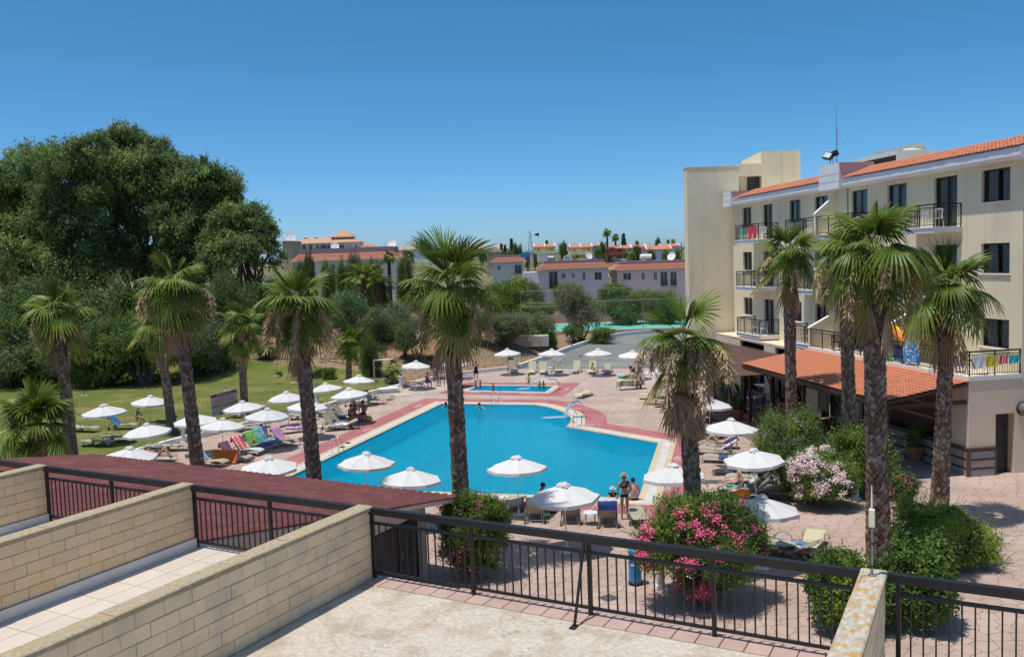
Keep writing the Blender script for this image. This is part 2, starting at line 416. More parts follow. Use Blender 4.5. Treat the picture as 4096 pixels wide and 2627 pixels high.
# far part of the deck, the red bands and their surroundings: flat sheets with the pattern too small to pick apart
vs, fs = holed(DECK, [RED_O[::-1], KRED_O[::-1]], -.002)
def vor_extra(sc, c1, c2, amt=.022):
 def f(m, t, b):
  tc = _n(t, 'ShaderNodeTexCoord'); v = _n(t, 'ShaderNodeTexVoronoi', feature='DISTANCE_TO_EDGE'); v.inputs['Scale'].default_value = sc
  t.links.new(tc.outputs['Object'], v.inputs['Vector'])
  mr = _n(t, 'ShaderNodeMapRange'); mr.inputs['From Max'].default_value = amt; mr.inputs['To Min'].default_value = .45; t.links.new(v.outputs[0], mr.inputs[0])
  src = b.inputs['Base Color'].links[0].from_socket
  mx = _n(t, 'ShaderNodeMix', data_type='RGBA', blend_type='MULTIPLY'); mx.inputs[0].default_value = 1
  t.links.new(src, mx.inputs[6]); t.links.new(mr.outputs[0], mx.inputs[7]); t.links.new(mx.outputs[2], b.inputs['Base Color'])
 return f
m_fdeck = mat('stamped_concrete_far', (.46, .36, .315), (.39, .305, .265), scale=.8, contrast=.6, rough=.8, bump=.3, bscale=5, col3=(.50, .41, .365), scale3=.2, extra=vor_extra(2.1, 0, 0, .03))
fard = ccw([p for p in DECK])
FARD = [(-40, 61.6), (45, 61.6), (45, 90), (-40, 90)]
far_poly = DECK
far_poly = clip_poly(DECK, 0, -1, -61.0)
vs, fs = holed(ccw(far_poly), [clip_poly(KRED_O, 0, -1, -61.05)[::-1]], .003)
mb = MB(); mb.add(vs, fs)
for q in ([(-40, 5), (-20.9, 5), (-20.9, 61), (-40, 61)],):
 pass
mb.obj('pool_deck_far', m_fdeck, deck)
m_red = mat('red_painted_band', (.43, .145, .145), (.36, .12, .12), scale=1.5, contrast=.6, rough=.6, bump=.3, bscale=8, col3=(.46, .18, .17), scale3=.7, extra=vor_extra(3.2, 0, 0, .018))
mb = MB(); ring(mb, band(POOL, .9), RED_O, -.03, .0145)
mb.obj('red_band', m_red, deck)
mb = MB(); ring(mb, band(KIDP, .5), KRED_O, -.03, .0165)
mb.obj('red_band', m_red, deck)

# --- pools
m_cop = mat('coping_stone', (.60, .49, .33), (.52, .42, .28), scale=3, rough=.6, bump=.2, rnd=.06)
m_grate = mat('overflow_grating', (.66, .64, .60), (.52, .50, .47), scale=2.5, rough=.5)
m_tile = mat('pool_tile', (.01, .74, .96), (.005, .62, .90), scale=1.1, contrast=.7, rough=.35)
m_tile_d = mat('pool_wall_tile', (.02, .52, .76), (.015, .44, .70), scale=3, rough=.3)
m_lane = mat('pool_dark_tile', (.03, .34, .62), rough=.3)
def water_mat(name, tint):
 m = bpy.data.materials.new(name); m.use_nodes = True; t = m.node_tree; t.nodes.clear(); L = t.links.new
 o = _n(t, 'ShaderNodeOutputMaterial'); tr = _n(t, 'ShaderNodeBsdfTransparent'); gl = _n(t, 'ShaderNodeBsdfGlossy'); mx = _n(t, 'ShaderNodeMixShader')
 df = _n(t, 'ShaderNodeBsdfDiffuse'); df.inputs[0].default_value = (.0, .66, 1.0, 1); m2 = _n(t, 'ShaderNodeMixShader'); m2.inputs[0].default_value = .42
 tr.inputs[0].default_value = tint; gl.inputs['Roughness'].default_value = .05
 fr = _n(t, 'ShaderNodeFresnel'); fr.inputs[0].default_value = 1.33
 tc = _n(t, 'ShaderNodeTexCoord'); mp = _n(t, 'ShaderNodeMapping'); mp.inputs['Scale'].default_value = (1.3, 3.6, 1); mp.inputs['Rotation'].default_value = (0, 0, .25)
 n1 = _n(t, 'ShaderNodeTexNoise'); n1.inputs['Scale'].default_value = 2.2; n1.inputs['Detail'].default_value = 4; n1.inputs['Distortion'].default_value = .6
 bp = _n(t, 'ShaderNodeBump'); bp.inputs['Strength'].default_value = 1.0; bp.inputs['Distance'].default_value = .4
 L(tc.outputs['Object'], mp.inputs[0]); L(mp.outputs[0], n1.inputs['Vector']); L(n1.outputs[0], bp.inputs['Height'])
 L(bp.outputs[0], df.inputs['Normal']); L(bp.outputs[0], fr.inputs['Normal']); L(bp.outputs[0], gl.inputs['Normal'])
 L(fr.outputs[0], mx.inputs[0]); L(tr.outputs[0], m2.inputs[1]); L(df.outputs[0], m2.inputs[2]); L(m2.outputs[0], mx.inputs[1]); L(gl.outputs[0], mx.inputs[2]); L(mx.outputs[0], o.inputs[0])
 return m
m_water = water_mat('pool_water', (.40, .93, .97, 1))
m_cau = None
def basin(poly, depth, label, lanes=False):
 p = ccw(poly); n = len(p)
 root = link('swimming_pool', None, kind='structure', label=label)
 mb = MB(); mb.add([(q[0], q[1], -depth) for q in p], [tuple(range(n))])
 mb.obj('pool_floor', m_tile, root)
 mb = MB()
 for i in range(n):
  a, b = p[i], p[(i + 1) % n]; mb.quad((a[0], a[1], -depth), (a[0], a[1], -.02), (b[0], b[1], -.02), (b[0], b[1], -depth))
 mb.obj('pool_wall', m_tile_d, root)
 # dashed dark tile line just at the waterline
 mb = MB(); ins = offset(p, -.006)
 for i in range(n):
  a, b = Vector(ins[i]), Vector(ins[(i + 1) % n]); L = (b - a).length; k = int(L / .62)
  for q in range(k):
   s0 = a + (b - a) * ((q + .12) / k); s1 = a + (b - a) * ((q + .72) / k)
   mb.quad((s0.x, s0.y, -.20), (s0.x, s0.y, -.085), (s1.x, s1.y, -.085), (s1.x, s1.y, -.20))
 mb.obj('tile_line', m_lane, root)
 if lanes:
  mb = MB()
  for t in (.25, .5, .75):
   a = Vector((-11.05, 38.39)).lerp(Vector((4.81, 34.3)), t); d = Vector((.275, .961)); e = Vector((.961, -.275)) * .12
   s = a + d * 1.6; q = a + d * 11.5
   mb.quad((s.x - e.x, s.y - e.y, -depth + .006), (s.x + e.x, s.y + e.y, -depth + .006), (q.x + e.x, q.y + e.y, -depth + .006), (q.x - e.x, q.y - e.y, -depth + .006))
  mb.obj('lane_line', m_lane, root)
 # water surface, gridded for its own gentle swell
 mb = MB(); mb.add([(q[0], q[1], -.075) for q in offset(p, -.002)], [tuple(range(n))]); mb.obj('water', m_water, root)
 return root
pool = basin(POOL, DEPTH, 'large cyan swimming pool with a bulge at its far right corner', True)
kpool = basin(KIDP, .55, "small shallow children's pool behind the large pool")
def coping(poly, widths, mats, names, root, step, z):
 d = 0
 for w_, m_, nm in zip(widths, mats, names):
  A = offset(poly, d); B = offset(poly, d + w_); n = len(A); cnt = 0; rest = MB()
  for i in range(n):
   a0, a1, b0, b1 = Vector(A[i]), Vector(A[(i + 1) % n]), Vector(B[i]), Vector(B[(i + 1) % n]); L = (a1 - a0).length; k = max(1, int(L / step))
   for q in range(k):
    t0 = q / k + .006 / max(L, .1); t1 = (q + 1) / k - .006 / max(L, .1)
    c = [a0.lerp(a1, t0), b0.lerp(b1, t0), b0.lerp(b1, t1), a0.lerp(a1, t1)]
    mb = MB(); mb.prism([(v.x, v.y) for v in c], -.05, z)
    mb.obj(nm, m_, root)
  d += w_
coping(POOL, (.28, .34, .28), (m_cop, m_grate, m_cop), ('coping_stone', 'overflow_grating', 'coping_stone'), pool, 1.2, .022)
coping(KIDP, (.22, .28), (m_grate, m_cop), ('overflow_grating', 'coping_stone'), kpool, 1.2, .026)

# depth marks painted on the red band
m_paint = mat('white_paint', (.72, .68, .66), (.6, .5, .48), scale=8, rough=.6)
def mark(txt, r, x, y, size, ang):
 me = text_mesh(txt, size, .0015); me.materials.append(m_paint); p = G(r, x, y); link('depth_mark', me, pool, (p.x, p.y, .018), (0, 0, ang), label='white depth mark ' + txt)
a_u = math.atan2(-.275, .961)
mark('1.50m', 'R3', 615, 533, .42, a_u - .05)
mark('1.50m', 'R3', 1110, 420, .48, a_u + pi / 2 + .1)
mark('1.50m', 'R3', 1180, 225, .48, a_u + pi / 2 + .1)
mark('1.50m', 'R3', 1192, 97, .5, a_u + pi - .4)
mark('1.25m', 'R7', 2228, 1025, .5, a_u + pi - .3)
mark('1.25m', 'R7', 2090, 856, .5, a_u + pi + .3)
mark('1.10m', 'R7', 452, 830, .5, a_u + pi / 2 + pi)
mark('1.25m', 'R6', 1980, 1072, .5, a_u + pi / 2 + pi)
mark('0.50m', 'R7', 1000, 689, .45, a_u)
mark('0.50m', 'R7', 1560, 699, .45, a_u)
mark('0.50m', 'R7', 1232, 589, .5, a_u + pi)
mark('0.50m', 'R7', 1780, 601, .5, a_u + pi)
mark('0.50m', 'R7', 1968, 655, .5, a_u + pi / 2)

# white kerb of the lawn, then of the road
m_white = mat('white_masonry_paint', (.80, .79, .77), (.68, .66, .63), scale=1.5, contrast=.5, rough=.7, bump=.15)
def wall_along(pts, w_, h, name, mt, z0=0, par=None, **kw):
 mb = MB(); n = len(pts); L = []; R = []
 for i in range(n):
  d = (Vector(pts[min(i + 1, n - 1)][:2]) - Vector(pts[max(i - 1, 0)][:2])).normalized(); nn = Vector((-d.y, d.x)) * w_ / 2
  L.append((pts[i][0] + nn.x, pts[i][1] + nn.y)); R.append((pts[i][0] - nn.x, pts[i][1] - nn.y))
 for i in range(n - 1):
  z = z0; b = .03
  vs = [(R[i][0], R[i][1], z - .1), (R[i + 1][0], R[i + 1][1], z - .1), (L[i + 1][0], L[i + 1][1], z - .1), (L[i][0], L[i][1], z - .1)]
  vs += [(v[0], v[1], z + h) for v in vs]
  mb.add(vs, [(0, 3, 2, 1), (4, 5, 6, 7), (0, 1, 5, 4), (1, 2, 6, 5), (2, 3, 7, 6), (3, 0, 4, 7)])
 return mb.obj(name, mt, par, **kw)
wall_along(KERB, .28, .32, 'lawn_kerb', m_white, kind='structure', label='low white kerb wall between the deck and the lawn')
RK = [G(r, x, y)[:2] for r, x, y in [('R7', 1470, 450), ('R7', 1700, 372), ('R7', 2000, 255), ('R7', 2310, 150), ('R8', 200, 175), ('R8', 400, 125)]] + [(13.97, 106.4), (17.5, 108.5)]
wall_along([(0.45, 77.25)] + RK, .3, .42, 'road_kerb', m_white, kind='structure', label='white kerb wall curving along the asphalt road')
m_asph = mat('old_asphalt', (.19, .205, .19), (.155, .165, .155), scale=.5, contrast=.5, rough=.92, bump=.3, bscale=12, col3=(.24, .245, .225), scale3=.25)
ROAD = ccw([(0.6, 77.25), (16, 73.5), (36, 69), (46, 80), (40, 106), (18, 108.4)] + [tuple(p) for p in RK[::-1]][1:])
vs, fs = holed(ROAD, [], .012); mb = MB(); mb.add(vs, fs); mb.obj('road', m_asph, kind='structure', label='grey asphalt road behind the pool deck')
# strip of earth, right of the road kerb, under the court
m_court = mat('court_green', (.12, .47, .34), (.14, .43, .32), scale=.3, rough=.8)
m_courtr = mat('court_red', (.42, .17, .14), (.36, .14, .12), scale=.4, rough=.85)
mb = MB(); c = [G('B7', x, y) for x, y in [(880, 1222), (1960, 1215), (2300, 1200), (2300, 1088), (1480, 1105), (980, 1150)]]
c0 = [(2, 112.5), (36, 111.0), (36, 131), (4, 131)]
mb.prism(c0, -.05, .015); mb.obj('court_border', m_courtr, kind='structure', label='red border strip of the sports court')
mb = MB(); mb.prism([(3.6, 114.5), (34.5, 113.4), (34.5, 129.3), (5.6, 129.3)], 0, .019); mb.obj('court_surface', m_court, kind='structure', label='mint green sports court behind the trees')
m_pinkwall = mat('pink_render', (.50, .36, .33), (.44, .32, .30), scale=2, rough=.8)
wall_along([(1, 131.4), (36, 131.4)], .25, 1.25, 'court_back_wall', m_pinkwall, label='low dusty pink wall along the far side of the green court', cat='wall')
wall_along([(3, 111.6), (36, 110.3)], .25, .35, 'court_front_kerb', m_pinkwall, kind='structure', label='low concrete kerb in front of the green court')
# ================================================================ FOREGROUND TERRACES
ZT = 4.84; TA = math.atan2(-.475, .88); TO = (-2.27, 13.05)
def TL(x, y, z=0):
 v = Matrix.Rotation(TA, 4, 'Z') @ Vector((x, y, z)); return Vector((TO[0] + v.x, TO[1] + v.y, ZT + z))
def tframe(name, label, cat=None, **kw): return link(name, None, None, (TO[0], TO[1], ZT), TA, label, cat, **kw)
m_conc = mat('worn_concrete', (.50, .43, .335), (.62, .56, .47), scale=1.1, contrast=.55, rough=.9, bump=.5, bscale=14, col3=(.40, .32, .22), scale3=2.2, detail=9, extra=None)
def cracks(m, t, b):
 tc = _n(t, 'ShaderNodeTexCoord'); nz = _n(t, 'ShaderNodeTexNoise'); nz.inputs['Scale'].default_value = 1.4; nz.inputs['Detail'].default_value = 6
 va = _n(t, 'ShaderNodeVectorMath', operation='SCALE'); va.inputs['Scale'].default_value = .8
 ad = _n(t, 'ShaderNodeVectorMath', operation='ADD'); L = t.links.new
 L(tc.outputs['Object'], nz.inputs['Vector']); L(nz.outputs['Color'], va.inputs[0]); L(tc.outputs['Object'], ad.inputs[0]); L(va.outputs[0], ad.inputs[1])
 v = _n(t, 'ShaderNodeTexVoronoi', feature='DISTANCE_TO_EDGE'); v.inputs['Scale'].default_value = .75; L(ad.outputs[0], v.inputs['Vector'])
 mr = _n(t, 'ShaderNodeMapRange'); mr.inputs['From Max'].default_value = .005; mr.inputs['To Min'].default_value = .6; L(v.outputs[0], mr.inputs[0])
 src = b.inputs['Base Color'].links[0].from_socket
 mx = _n(t, 'ShaderNodeMix', data_type='RGBA', blend_type='MULTIPLY'); mx.inputs[0].default_value = 1
 L(src, mx.inputs[6]); L(mr.outputs[0], mx.inputs[7])
 n2 = _n(t, 'ShaderNodeTexNoise'); n2.inputs['Scale'].default_value = 14; n2.inputs['Detail'].default_value = 8; n2.inputs['Roughness'].default_value = .75; L(tc.outputs['Object'], n2.inputs['Vector'])
 m2 = _n(t, 'ShaderNodeMapRange'); m2.inputs['From Min'].default_value = .38; m2.inputs['From Max'].default_value = .62; m2.inputs['To Min'].default_value = .76; m2.inputs['To Max'].default_value = 1.12; L(n2.outputs[0], m2.inputs[0])
 m3 = _n(t, 'ShaderNodeMix', data_type='RGBA', blend_type='MULTIPLY'); m3.inputs[0].default_value = 1; L(mx.outputs[2], m3.inputs[6]); L(m2.outputs[0], m3.inputs[7])
 L(m3.outputs[2], b.inputs['Base Color'])
m_conc = mat('cracked_concrete', (.52, .455, .37), (.60, .54, .46), scale=.8, contrast=.5, rough=.92, bump=.5, bscale=16, col3=(.44, .365, .27), scale3=1.6, detail=9, extra=cracks)
m_block = mat('limestone_block', (.86, .64, .385), (.78, .565, .33), scale=2.2, contrast=.55, rough=.8, bump=.45, bscale=9, rnd=.07, col3=(.78, .62, .42), scale3=1.5, stretch=(1, 1, 2.2))
m_block2 = mat('grey_limestone_block', (.93, .73, .48), (.85, .65, .42), scale=2.2, contrast=.55, rough=.8, bump=.45, bscale=9, rnd=.05, col3=(.74, .60, .44), scale3=2.2)
m_mort = mat('mortar', (.56, .43, .28), (.48, .36, .23), scale=6, rough=.95)
m_cap = mat('lichen_capstone', (.46, .41, .31), (.30, .25, .17), scale=16, contrast=.4, rough=.9, bump=.6, bscale=40, col3=(.46, .30, .12), scale3=22, detail=9)
m_cap4 = mat('orange_lichen_capstone', (.58, .53, .44), (.36, .31, .24), scale=22, contrast=.4, rough=.9, bump=.6, bscale=40, col3=(.50, .28, .08), scale3=15, detail=9, stretch=(1, .45, 1))
m_iron = mat('black_painted_steel', (.014, .013, .015), (.026, .024, .024), scale=6, rough=.42, spec=.35)
m_ftile = mat('cream_floor_tile', (.64, .57, .49), (.57, .50, .425), scale=2, rough=.5, rnd=.03)
m_grout = mat('ochre_grout', (.50, .40, .25), rough=.9)
m_rtile = mat('pink_edge_tile', (.50, .36, .30), (.42, .29, .24), scale=4, rough=.75, rnd=.06)
m_cream = mat('cream_render', (.76, .62, .455), (.70, .57, .41), scale=.8, rough=.85, bump=.1)

slab = tframe('terrace_floor', 'upper floor terrace slabs in the foreground', kind='structure')
mb = MB(); mb.box(-14, -16, -.3, 14, .12, -.02); mb.obj('slab', m_mort, slab)
mb = MB(); mb.box(-.0, -16, -.02, 7.04, -.26, .0); mb.obj('concrete_floor', m_conc, slab)
mb = MB(); mb.box(7.24, -16, -.02, 14, -.26, .0); mb.obj('concrete_floor', m_conc, slab)
mb = MB(); mb.box(-14, -.14, -4.84, 14, -.0, -.31); mb.obj('facade_wall', m_cream, slab)
for i in range(48):
 x = -0 + i * .30
 if 6.9 < x < 7.2: continue
 mb = MB(); mb.bbox(x + .006, -.255, -.02, x + .294, .12, .012, .006); mb.obj('edge_tile', m_rtile, slab, None, (0, 0, 0))
# cream tiled corridors left of the third wall
def tiles(x0, x1, y0):
 mb = MB(); mb.box(x0, y0, -.02, x1, .1, -.004); mb.obj('grout_bed', m_grout, slab)
 n = 0; w_ = .6; y = .1; rest = MB()
 while y > y0:
  x = x0; 
  while x < x1 - .05:
   xe = min(x + w_, x1); ye = max(y - w_, y0)
   mb = MB(); mb.bbox(x + .006, ye + .006, -.02, xe - .006, y - .006, .008, .004); mb.obj('floor_tile', m_ftile, slab)
   x += w_
  y -= w_
tiles(-3.80, -.24, -11); tiles(-7.86, -4.06, -7)
mb = MB(); mb.box(-3.81, -11, .008, -3.77, .02, .17); mb.box(-7.87, -7, .008, -7.83, .02, .17); mb.obj('white_skirting', m_white, slab)

def divider(x1, label, blk, capm, L, face, both=False):
 root = link('divider_wall', None, None, TL(x1, 0), TA, label, 'wall')
 t = .22; hh = 1.06
 mb = MB(); mb.box(-t + .012, -L, -.02, -.012, -.012, hh); mb.obj('core', m_mort, root)
 # coursed blocks on the faces, joints recessed
 r = random.Random(int(x1 * 100)); ch = hh / 7 if face > 0 else hh / 6
 rows = 6
 ch = (hh - .01) / rows; bl = .40
 sides = [(0, 1)] + ([(-t, -1)] if both else [])
 for sx, sg in sides:
  for k in range(rows):
   y = -.0 - ((k % 2) * .2)
   y0 = 0.0
   ends = []
   yy = -(bl if k % 2 == 0 else bl / 2)
   cur = 0
   while cur > -L:
    nx_ = max(yy, -L)
    z0 = .0 + k * ch + .0035; z1 = (k + 1) * ch - .0035; p = r.uniform(.0, .009)
    a, b_ = cur - .003, nx_ + .003
    xa, xb = (-.03, p) if sg > 0 else (-t - p, -t + .03)
    mb = MB(); e = .006
    xo = xb if sg > 0 else xa; xi = xa if sg > 0 else xb
    vs = [(xi, b_, z0), (xi, a, z0), (xi, a, z1), (xi, b_, z1), (xo - sg * e, b_, z0), (xo - sg * e, a, z0), (xo - sg * e, a, z1), (xo - sg * e, b_, z1), (xo, b_ + e, z0 + e), (xo, a - e, z0 + e), (xo, a - e, z1 - e), (xo, b_ + e, z1 - e)]
    fs = [(0, 1, 5, 4), (1, 2, 6, 5), (2, 3, 7, 6), (3, 0, 4, 7), (4, 5, 9, 8), (5, 6, 10, 9), (6, 7, 11, 10), (7, 4, 8, 11), (8, 9, 10, 11)]
    if sg < 0: fs = [f[::-1] for f in fs]
    mb.add(vs, fs); mb.obj('stone_block', blk, root)
    cur = nx_; yy -= bl
 # end faces
 for k in range(rows):
  z0 = k * ch + .005; z1 = (k + 1) * ch - .005
  mb = MB(); mb.box(-t + .004, -.02, z0, -.004, .0, z1); mb.obj('stone_block', blk, root)
 # cap
 n = int(L / .9)
 for i in range(n):
  a = .03 - i * .9; b_ = a - .9 + .004
  mb = MB(); c = .012
  pr = [(-t - .03, hh), (.03, hh), (.036, hh + .02), (.03, hh + .05), (.012, hh + .062), (-t - .012, hh + .062), (-t - .03, hh + .05), (-t - .036, hh + .02)]
  vs = [(p[0], a, p[1]) for p in pr] + [(p[0], b_, p[1]) for p in pr]; m_ = len(pr)
  mb.add(vs, [tuple(range(m_)), tuple(reversed(range(m_, 2 * m_)))] + [(j, j + m_, (j + 1) % m_ + m_, (j + 1) % m_) for j in range(m_)])
  mb.obj('capstone', capm, root, (r.uniform(-.004, .004), 0, r.uniform(-.003, .003)), (0, r.uniform(-.01, .01), r.uniform(-.002, .002)))
 return root
divider(-7.88, 'leftmost sandstone block wall, short in view, at the picture edge', m_block, m_cap, 6, 1)
divider(-3.82, 'yellow sandstone block wall left of the cream tiled corridor', m_block, m_cap, 10, 1)
divider(0.0, 'greyish limestone block wall beside the cracked concrete terrace', m_block2, m_cap, 14, 1)
w4 = divider(7.24, 'wall with orange lichen on its cap, bottom right, carrying an antenna mast', m_block2, m_cap4, 11, 1)
mb = MB(); mb.box(-.232, -.34, 1.113, .012, -.02, 1.118); mb.obj('cement_patch', mat('fresh_cement', (.60, .54, .44), rough=.9), w4)

def railing(x0, x1, label, posts, brace=None, y=.02, ends=(True, True)):
 root = link('railing', None, None, TL(0, y), TA, label, 'railing')
 mb = MB(); a = x0 - (.10 if ends[0] else 0); b = x1 + (.06 if ends[1] else 0)
 mb.box(a, -.045, 1.0, b, .045, 1.10); mb.obj('top_rail', m_iron, root)
 mb = MB(); mb.box(x0 - .03, -.02, .845, x1 + .03, .02, .885); mb.obj('middle_rail', m_iron, root)
 mb = MB(); mb.box(x0, -.02, .09, x1, .02, .125); mb.obj('bottom_rail', m_iron, root)
 for p in posts:
  mb = MB(); mb.box(p - .025, -.026, 0, p + .025, .026, 1.0); mb.obj('post', m_iron, root)
 bm_ = MB().box(-.009, -.009, .125, .009, .009, .845).mesh('baluster', m_iron)
 for i, (p, q) in enumerate(zip(posts, posts[1:])):
  n = max(1, round((q - p) / .128))
  for k in range(1, n): link('baluster', bm_, root, (p + (q - p) * k / n, 0, 0))
 if brace is not None:
  mb = MB(); mb.tube([(brace - .05, -.05, 1.0), (brace - .05, -.42, .02)], .022, 4); mb.cbox(brace - .05, -.44, 0, .08, .14, .02); mb.obj('brace', m_iron, root)
 return root
railing(.02, 6.94, 'long black steel railing across the front of the concrete terrace', [.03, 1.79, 3.61, 5.28, 6.92], 3.61)
railing(-3.80, -.26, 'black steel railing between the yellow and the greyish block walls', [-3.79, -2.05, -.28])
railing(-7.86, -4.06, 'black steel railing between the two leftmost sandstone walls', [-7.85, -5.95, -4.08])
railing(-11.9, -8.12, 'short piece of black railing at the left picture edge', [-11.88, -10, -8.14])
railing(7.36, 12.0, 'black steel railing right of the wall with the orange lichen', [7.38, 9.3, 11.2])

# antenna mast on the right wall
r_ = link('antenna_mast', None, None, TL(7.13, -.19, 1.118), TA, 'thin grey mast with a cream radio box standing on the lichen covered wall', 'antenna')
m_steel = mat('grey_steel', (.38, .38, .39), (.28, .28, .30), scale=8, rough=.4, metal=.6)
m_creamp = mat('cream_plastic', (.74, .70, .52), rough=.5)
MB().lathe([(.045, 0), (.045, .012), (.02, .02)], 12).obj('base_plate', m_steel, r_)
MB().tube([(0, 0, .015), (.0, 0, .60)], .0125, 8).obj('pole', m_steel, r_)
MB().bbox(-.03, -.03, .56, .03, .03, .76, .008).obj('radio_box', m_creamp, r_)
MB().lathe([(.012, .755), (.012, .80), (.006, 1.02)], 8).obj('whip', m_creamp, r_)
MB().tube([(.014, -.014, .56), (-.03, -.01, .5), (-.012, -.012, .42), (-.014, -.014, .1), (-.02, -.02, .02), (-.1, -.06, .004), (-.11, -.3, .002), (-.135, -.5, -.1)], .003, 5).obj('cable', m_iron, r_)
mb = MB()
for z in (.1, .36): mb.lathe([(.016, z), (.016, z + .02)], 8)
mb.obj('cable_tie', m_iron, r_)

# ---------------------------------------------------------------- low building with the corrugated roof
m_corr = mat('maroon_roof_sheet', (.205, .072, .068), (.165, .058, .056), scale=1.2, contrast=.6, rough=.88, bump=.12, bscale=30, col3=(.235, .095, .088), scale3=1.8)
m_pale = mat('pale_pink_render', (.66, .57, .52), (.60, .52, .47), scale=1, rough=.85, bump=.1)
m_dark = mat('dark_bronze_frame', (.035, .028, .024), rough=.35, spec=.5)
e1 = G('R2', 1400, 470, 2.5); TAN = .163
lb = link('pool_bar_building', None, None, (e1.x, e1.y, 0), TA, 'low building under a maroon corrugated roof below the terraces', 'building')
# local frame: x along the eave to the right, y away from the terraces
W_, LB = 17.2, 14.5
def corr(x0, x1, y0, y1, dz):
 mb = MB(); per = .30; n = int((x1 - x0) / per * 6); amp = .05; t = .006
 rows = [0, (y1 - y0)]
 A = []
 for i in range(n + 1):
  x = x0 + (x1 - x0) * i / n; zz = amp * math.sin(2 * pi * x / per)
  A.append((x, zz))
 vs = []
 for y in (y0, y1):
  for x, zz in A: vs.append((x, y, 2.5 + dz - y * TAN + zz))
 for y in (y0, y1):
  for x, zz in A: vs.append((x, y, 2.5 + dz - y * TAN + zz - t))
 m_ = n + 1; fs = []
 for i in range(n):
  fs += [(i, i + 1, i + 1 + m_, i + m_), (i + 2 * m_, i + 3 * m_, i + 1 + 3 * m_, i + 1 + 2 * m_), (i, i + 2 * m_, i + 1 + 2 * m_, i + 1), (i + m_, i + 1 + m_, i + 1 + 3 * m_, i + 3 * m_)]
 mb.add(vs, fs); return mb
sheet_w = 1.168; k = 0; y = 0.0; row = 0
while y > -LB:
 x = 0.0; ye = max(y - 2.6, -LB)
 while x > -W_:
  off = .0 if row % 2 == 0 else .0
  corr(max(x - sheet_w, -W_), x, ye - .12, y + random.uniform(-.015, .015) if row == 0 else y, .008 * row + .001 * (k % 2)).obj('roof_sheet', m_corr, lb)
  x -= sheet_w; k += 1
 y = ye; row += 1
mb = MB()
xw = -.95; yw = -.55
def wy(y): return 2.5 - y * TAN - .10
mb.add([(xw, yw, 0), (xw, -2.3, 0), (xw, -2.3, 2.05), (xw, yw, 2.05)], [(0, 1, 2, 3)])
mb = MB()
# right hand wall along the slope, with the opening for the glass door
mb.box(xw - .25, yw - .30, 0, xw, yw, wy(yw) - .02)                    # corner column
for (a, b, z0) in ((yw - .30, -5.2, 2.02), (-5.2, -12, 0)):
 vs = [(xw - .2, a, z0), (xw - .2, b, z0), (xw - .2, b, wy(b)), (xw - .2, a, wy(a)), (xw - .02, a, z0), (xw - .02, b, z0), (xw - .02, b, wy(b)), (xw - .02, a, wy(a))]
 mb.add(vs, [(0, 1, 2, 3), (4, 7, 6, 5), (0, 4, 5, 1), (0, 3, 7, 4), (1, 5, 6, 2)])
mb.box(-W_ + .6, yw - .2, 0, xw - .25, yw - .02, wy(yw) - .02)
mb.box(-W_ + .4, -12, 0, -W_ + .6, yw - .02, 2.4)
mb.obj('wall', m_pale, lb)
mb = MB(); vs = []
for y0 in (0.0, -LB):
 z = 2.5 - y0 * TAN
 vs += [(-.05, y0, z - .05), (-.05, y0, z - .16 if y0 == 0 else z - .2), (-.9, y0, z - .34 if y0 else z - .18), (-.9, y0, z - .05)]
mb.add(vs, [(0, 1, 2, 3), (7, 6, 5, 4), (0, 4, 5, 1), (1, 5, 6, 2)]); mb.obj('verge_soffit', m_pale, lb)
MB().box(-W_, -.07, 2.34, -.05, -.02, 2.47).obj('eave_board', m_pale, lb)
m_glass = mat('dark_glass', (.02, .024, .028), rough=.03, spec=1.0)
def gx(m, t, b): b.inputs['IOR'].default_value = 1.9
m_mirror = mat('reflecting_door_glass', (.10, .09, .085), rough=.02, spec=1.0, extra=gx)
y = yw - .36; widths = (.95, 1.05, 1.05, 1.05)
for i, w_ in enumerate(widths):
 d = link('glass_door_leaf', None, lb, (xw - .10, y - w_, 0))
 mb = MB(); mb.box(-.03, 0, 0, .03, .06, 2.0); mb.box(-.03, w_ - .06, 0, .03, w_, 2.0); mb.box(-.03, .06, 1.94, .03, w_ - .06, 2.0); mb.box(-.03, .06, 0, .03, w_ - .06, .08); mb.obj('frame', m_dark, d)
 mb = MB(); mb.box(-.006, .06, .08, .006, w_ - .06, 1.94); mb.obj('pane', m_mirror, d)
 if i == 0: mb = MB(); mb.tube([(.03, .1, .95), (.07, .1, .95), (.07, .1, 1.15), (.03, .1, 1.15)], .012, 6); mb.obj('handle', m_steel, d)
 y -= w_
MB().box(xw - .26, y - .02, 2.0, xw - .01, yw - .30, 2.06).obj('door_lintel', m_dark, lb)
MB().box(-W_ + .7, -11.9, 0, xw - .3, yw - .3, .02).obj('floor', m_bed, lb)
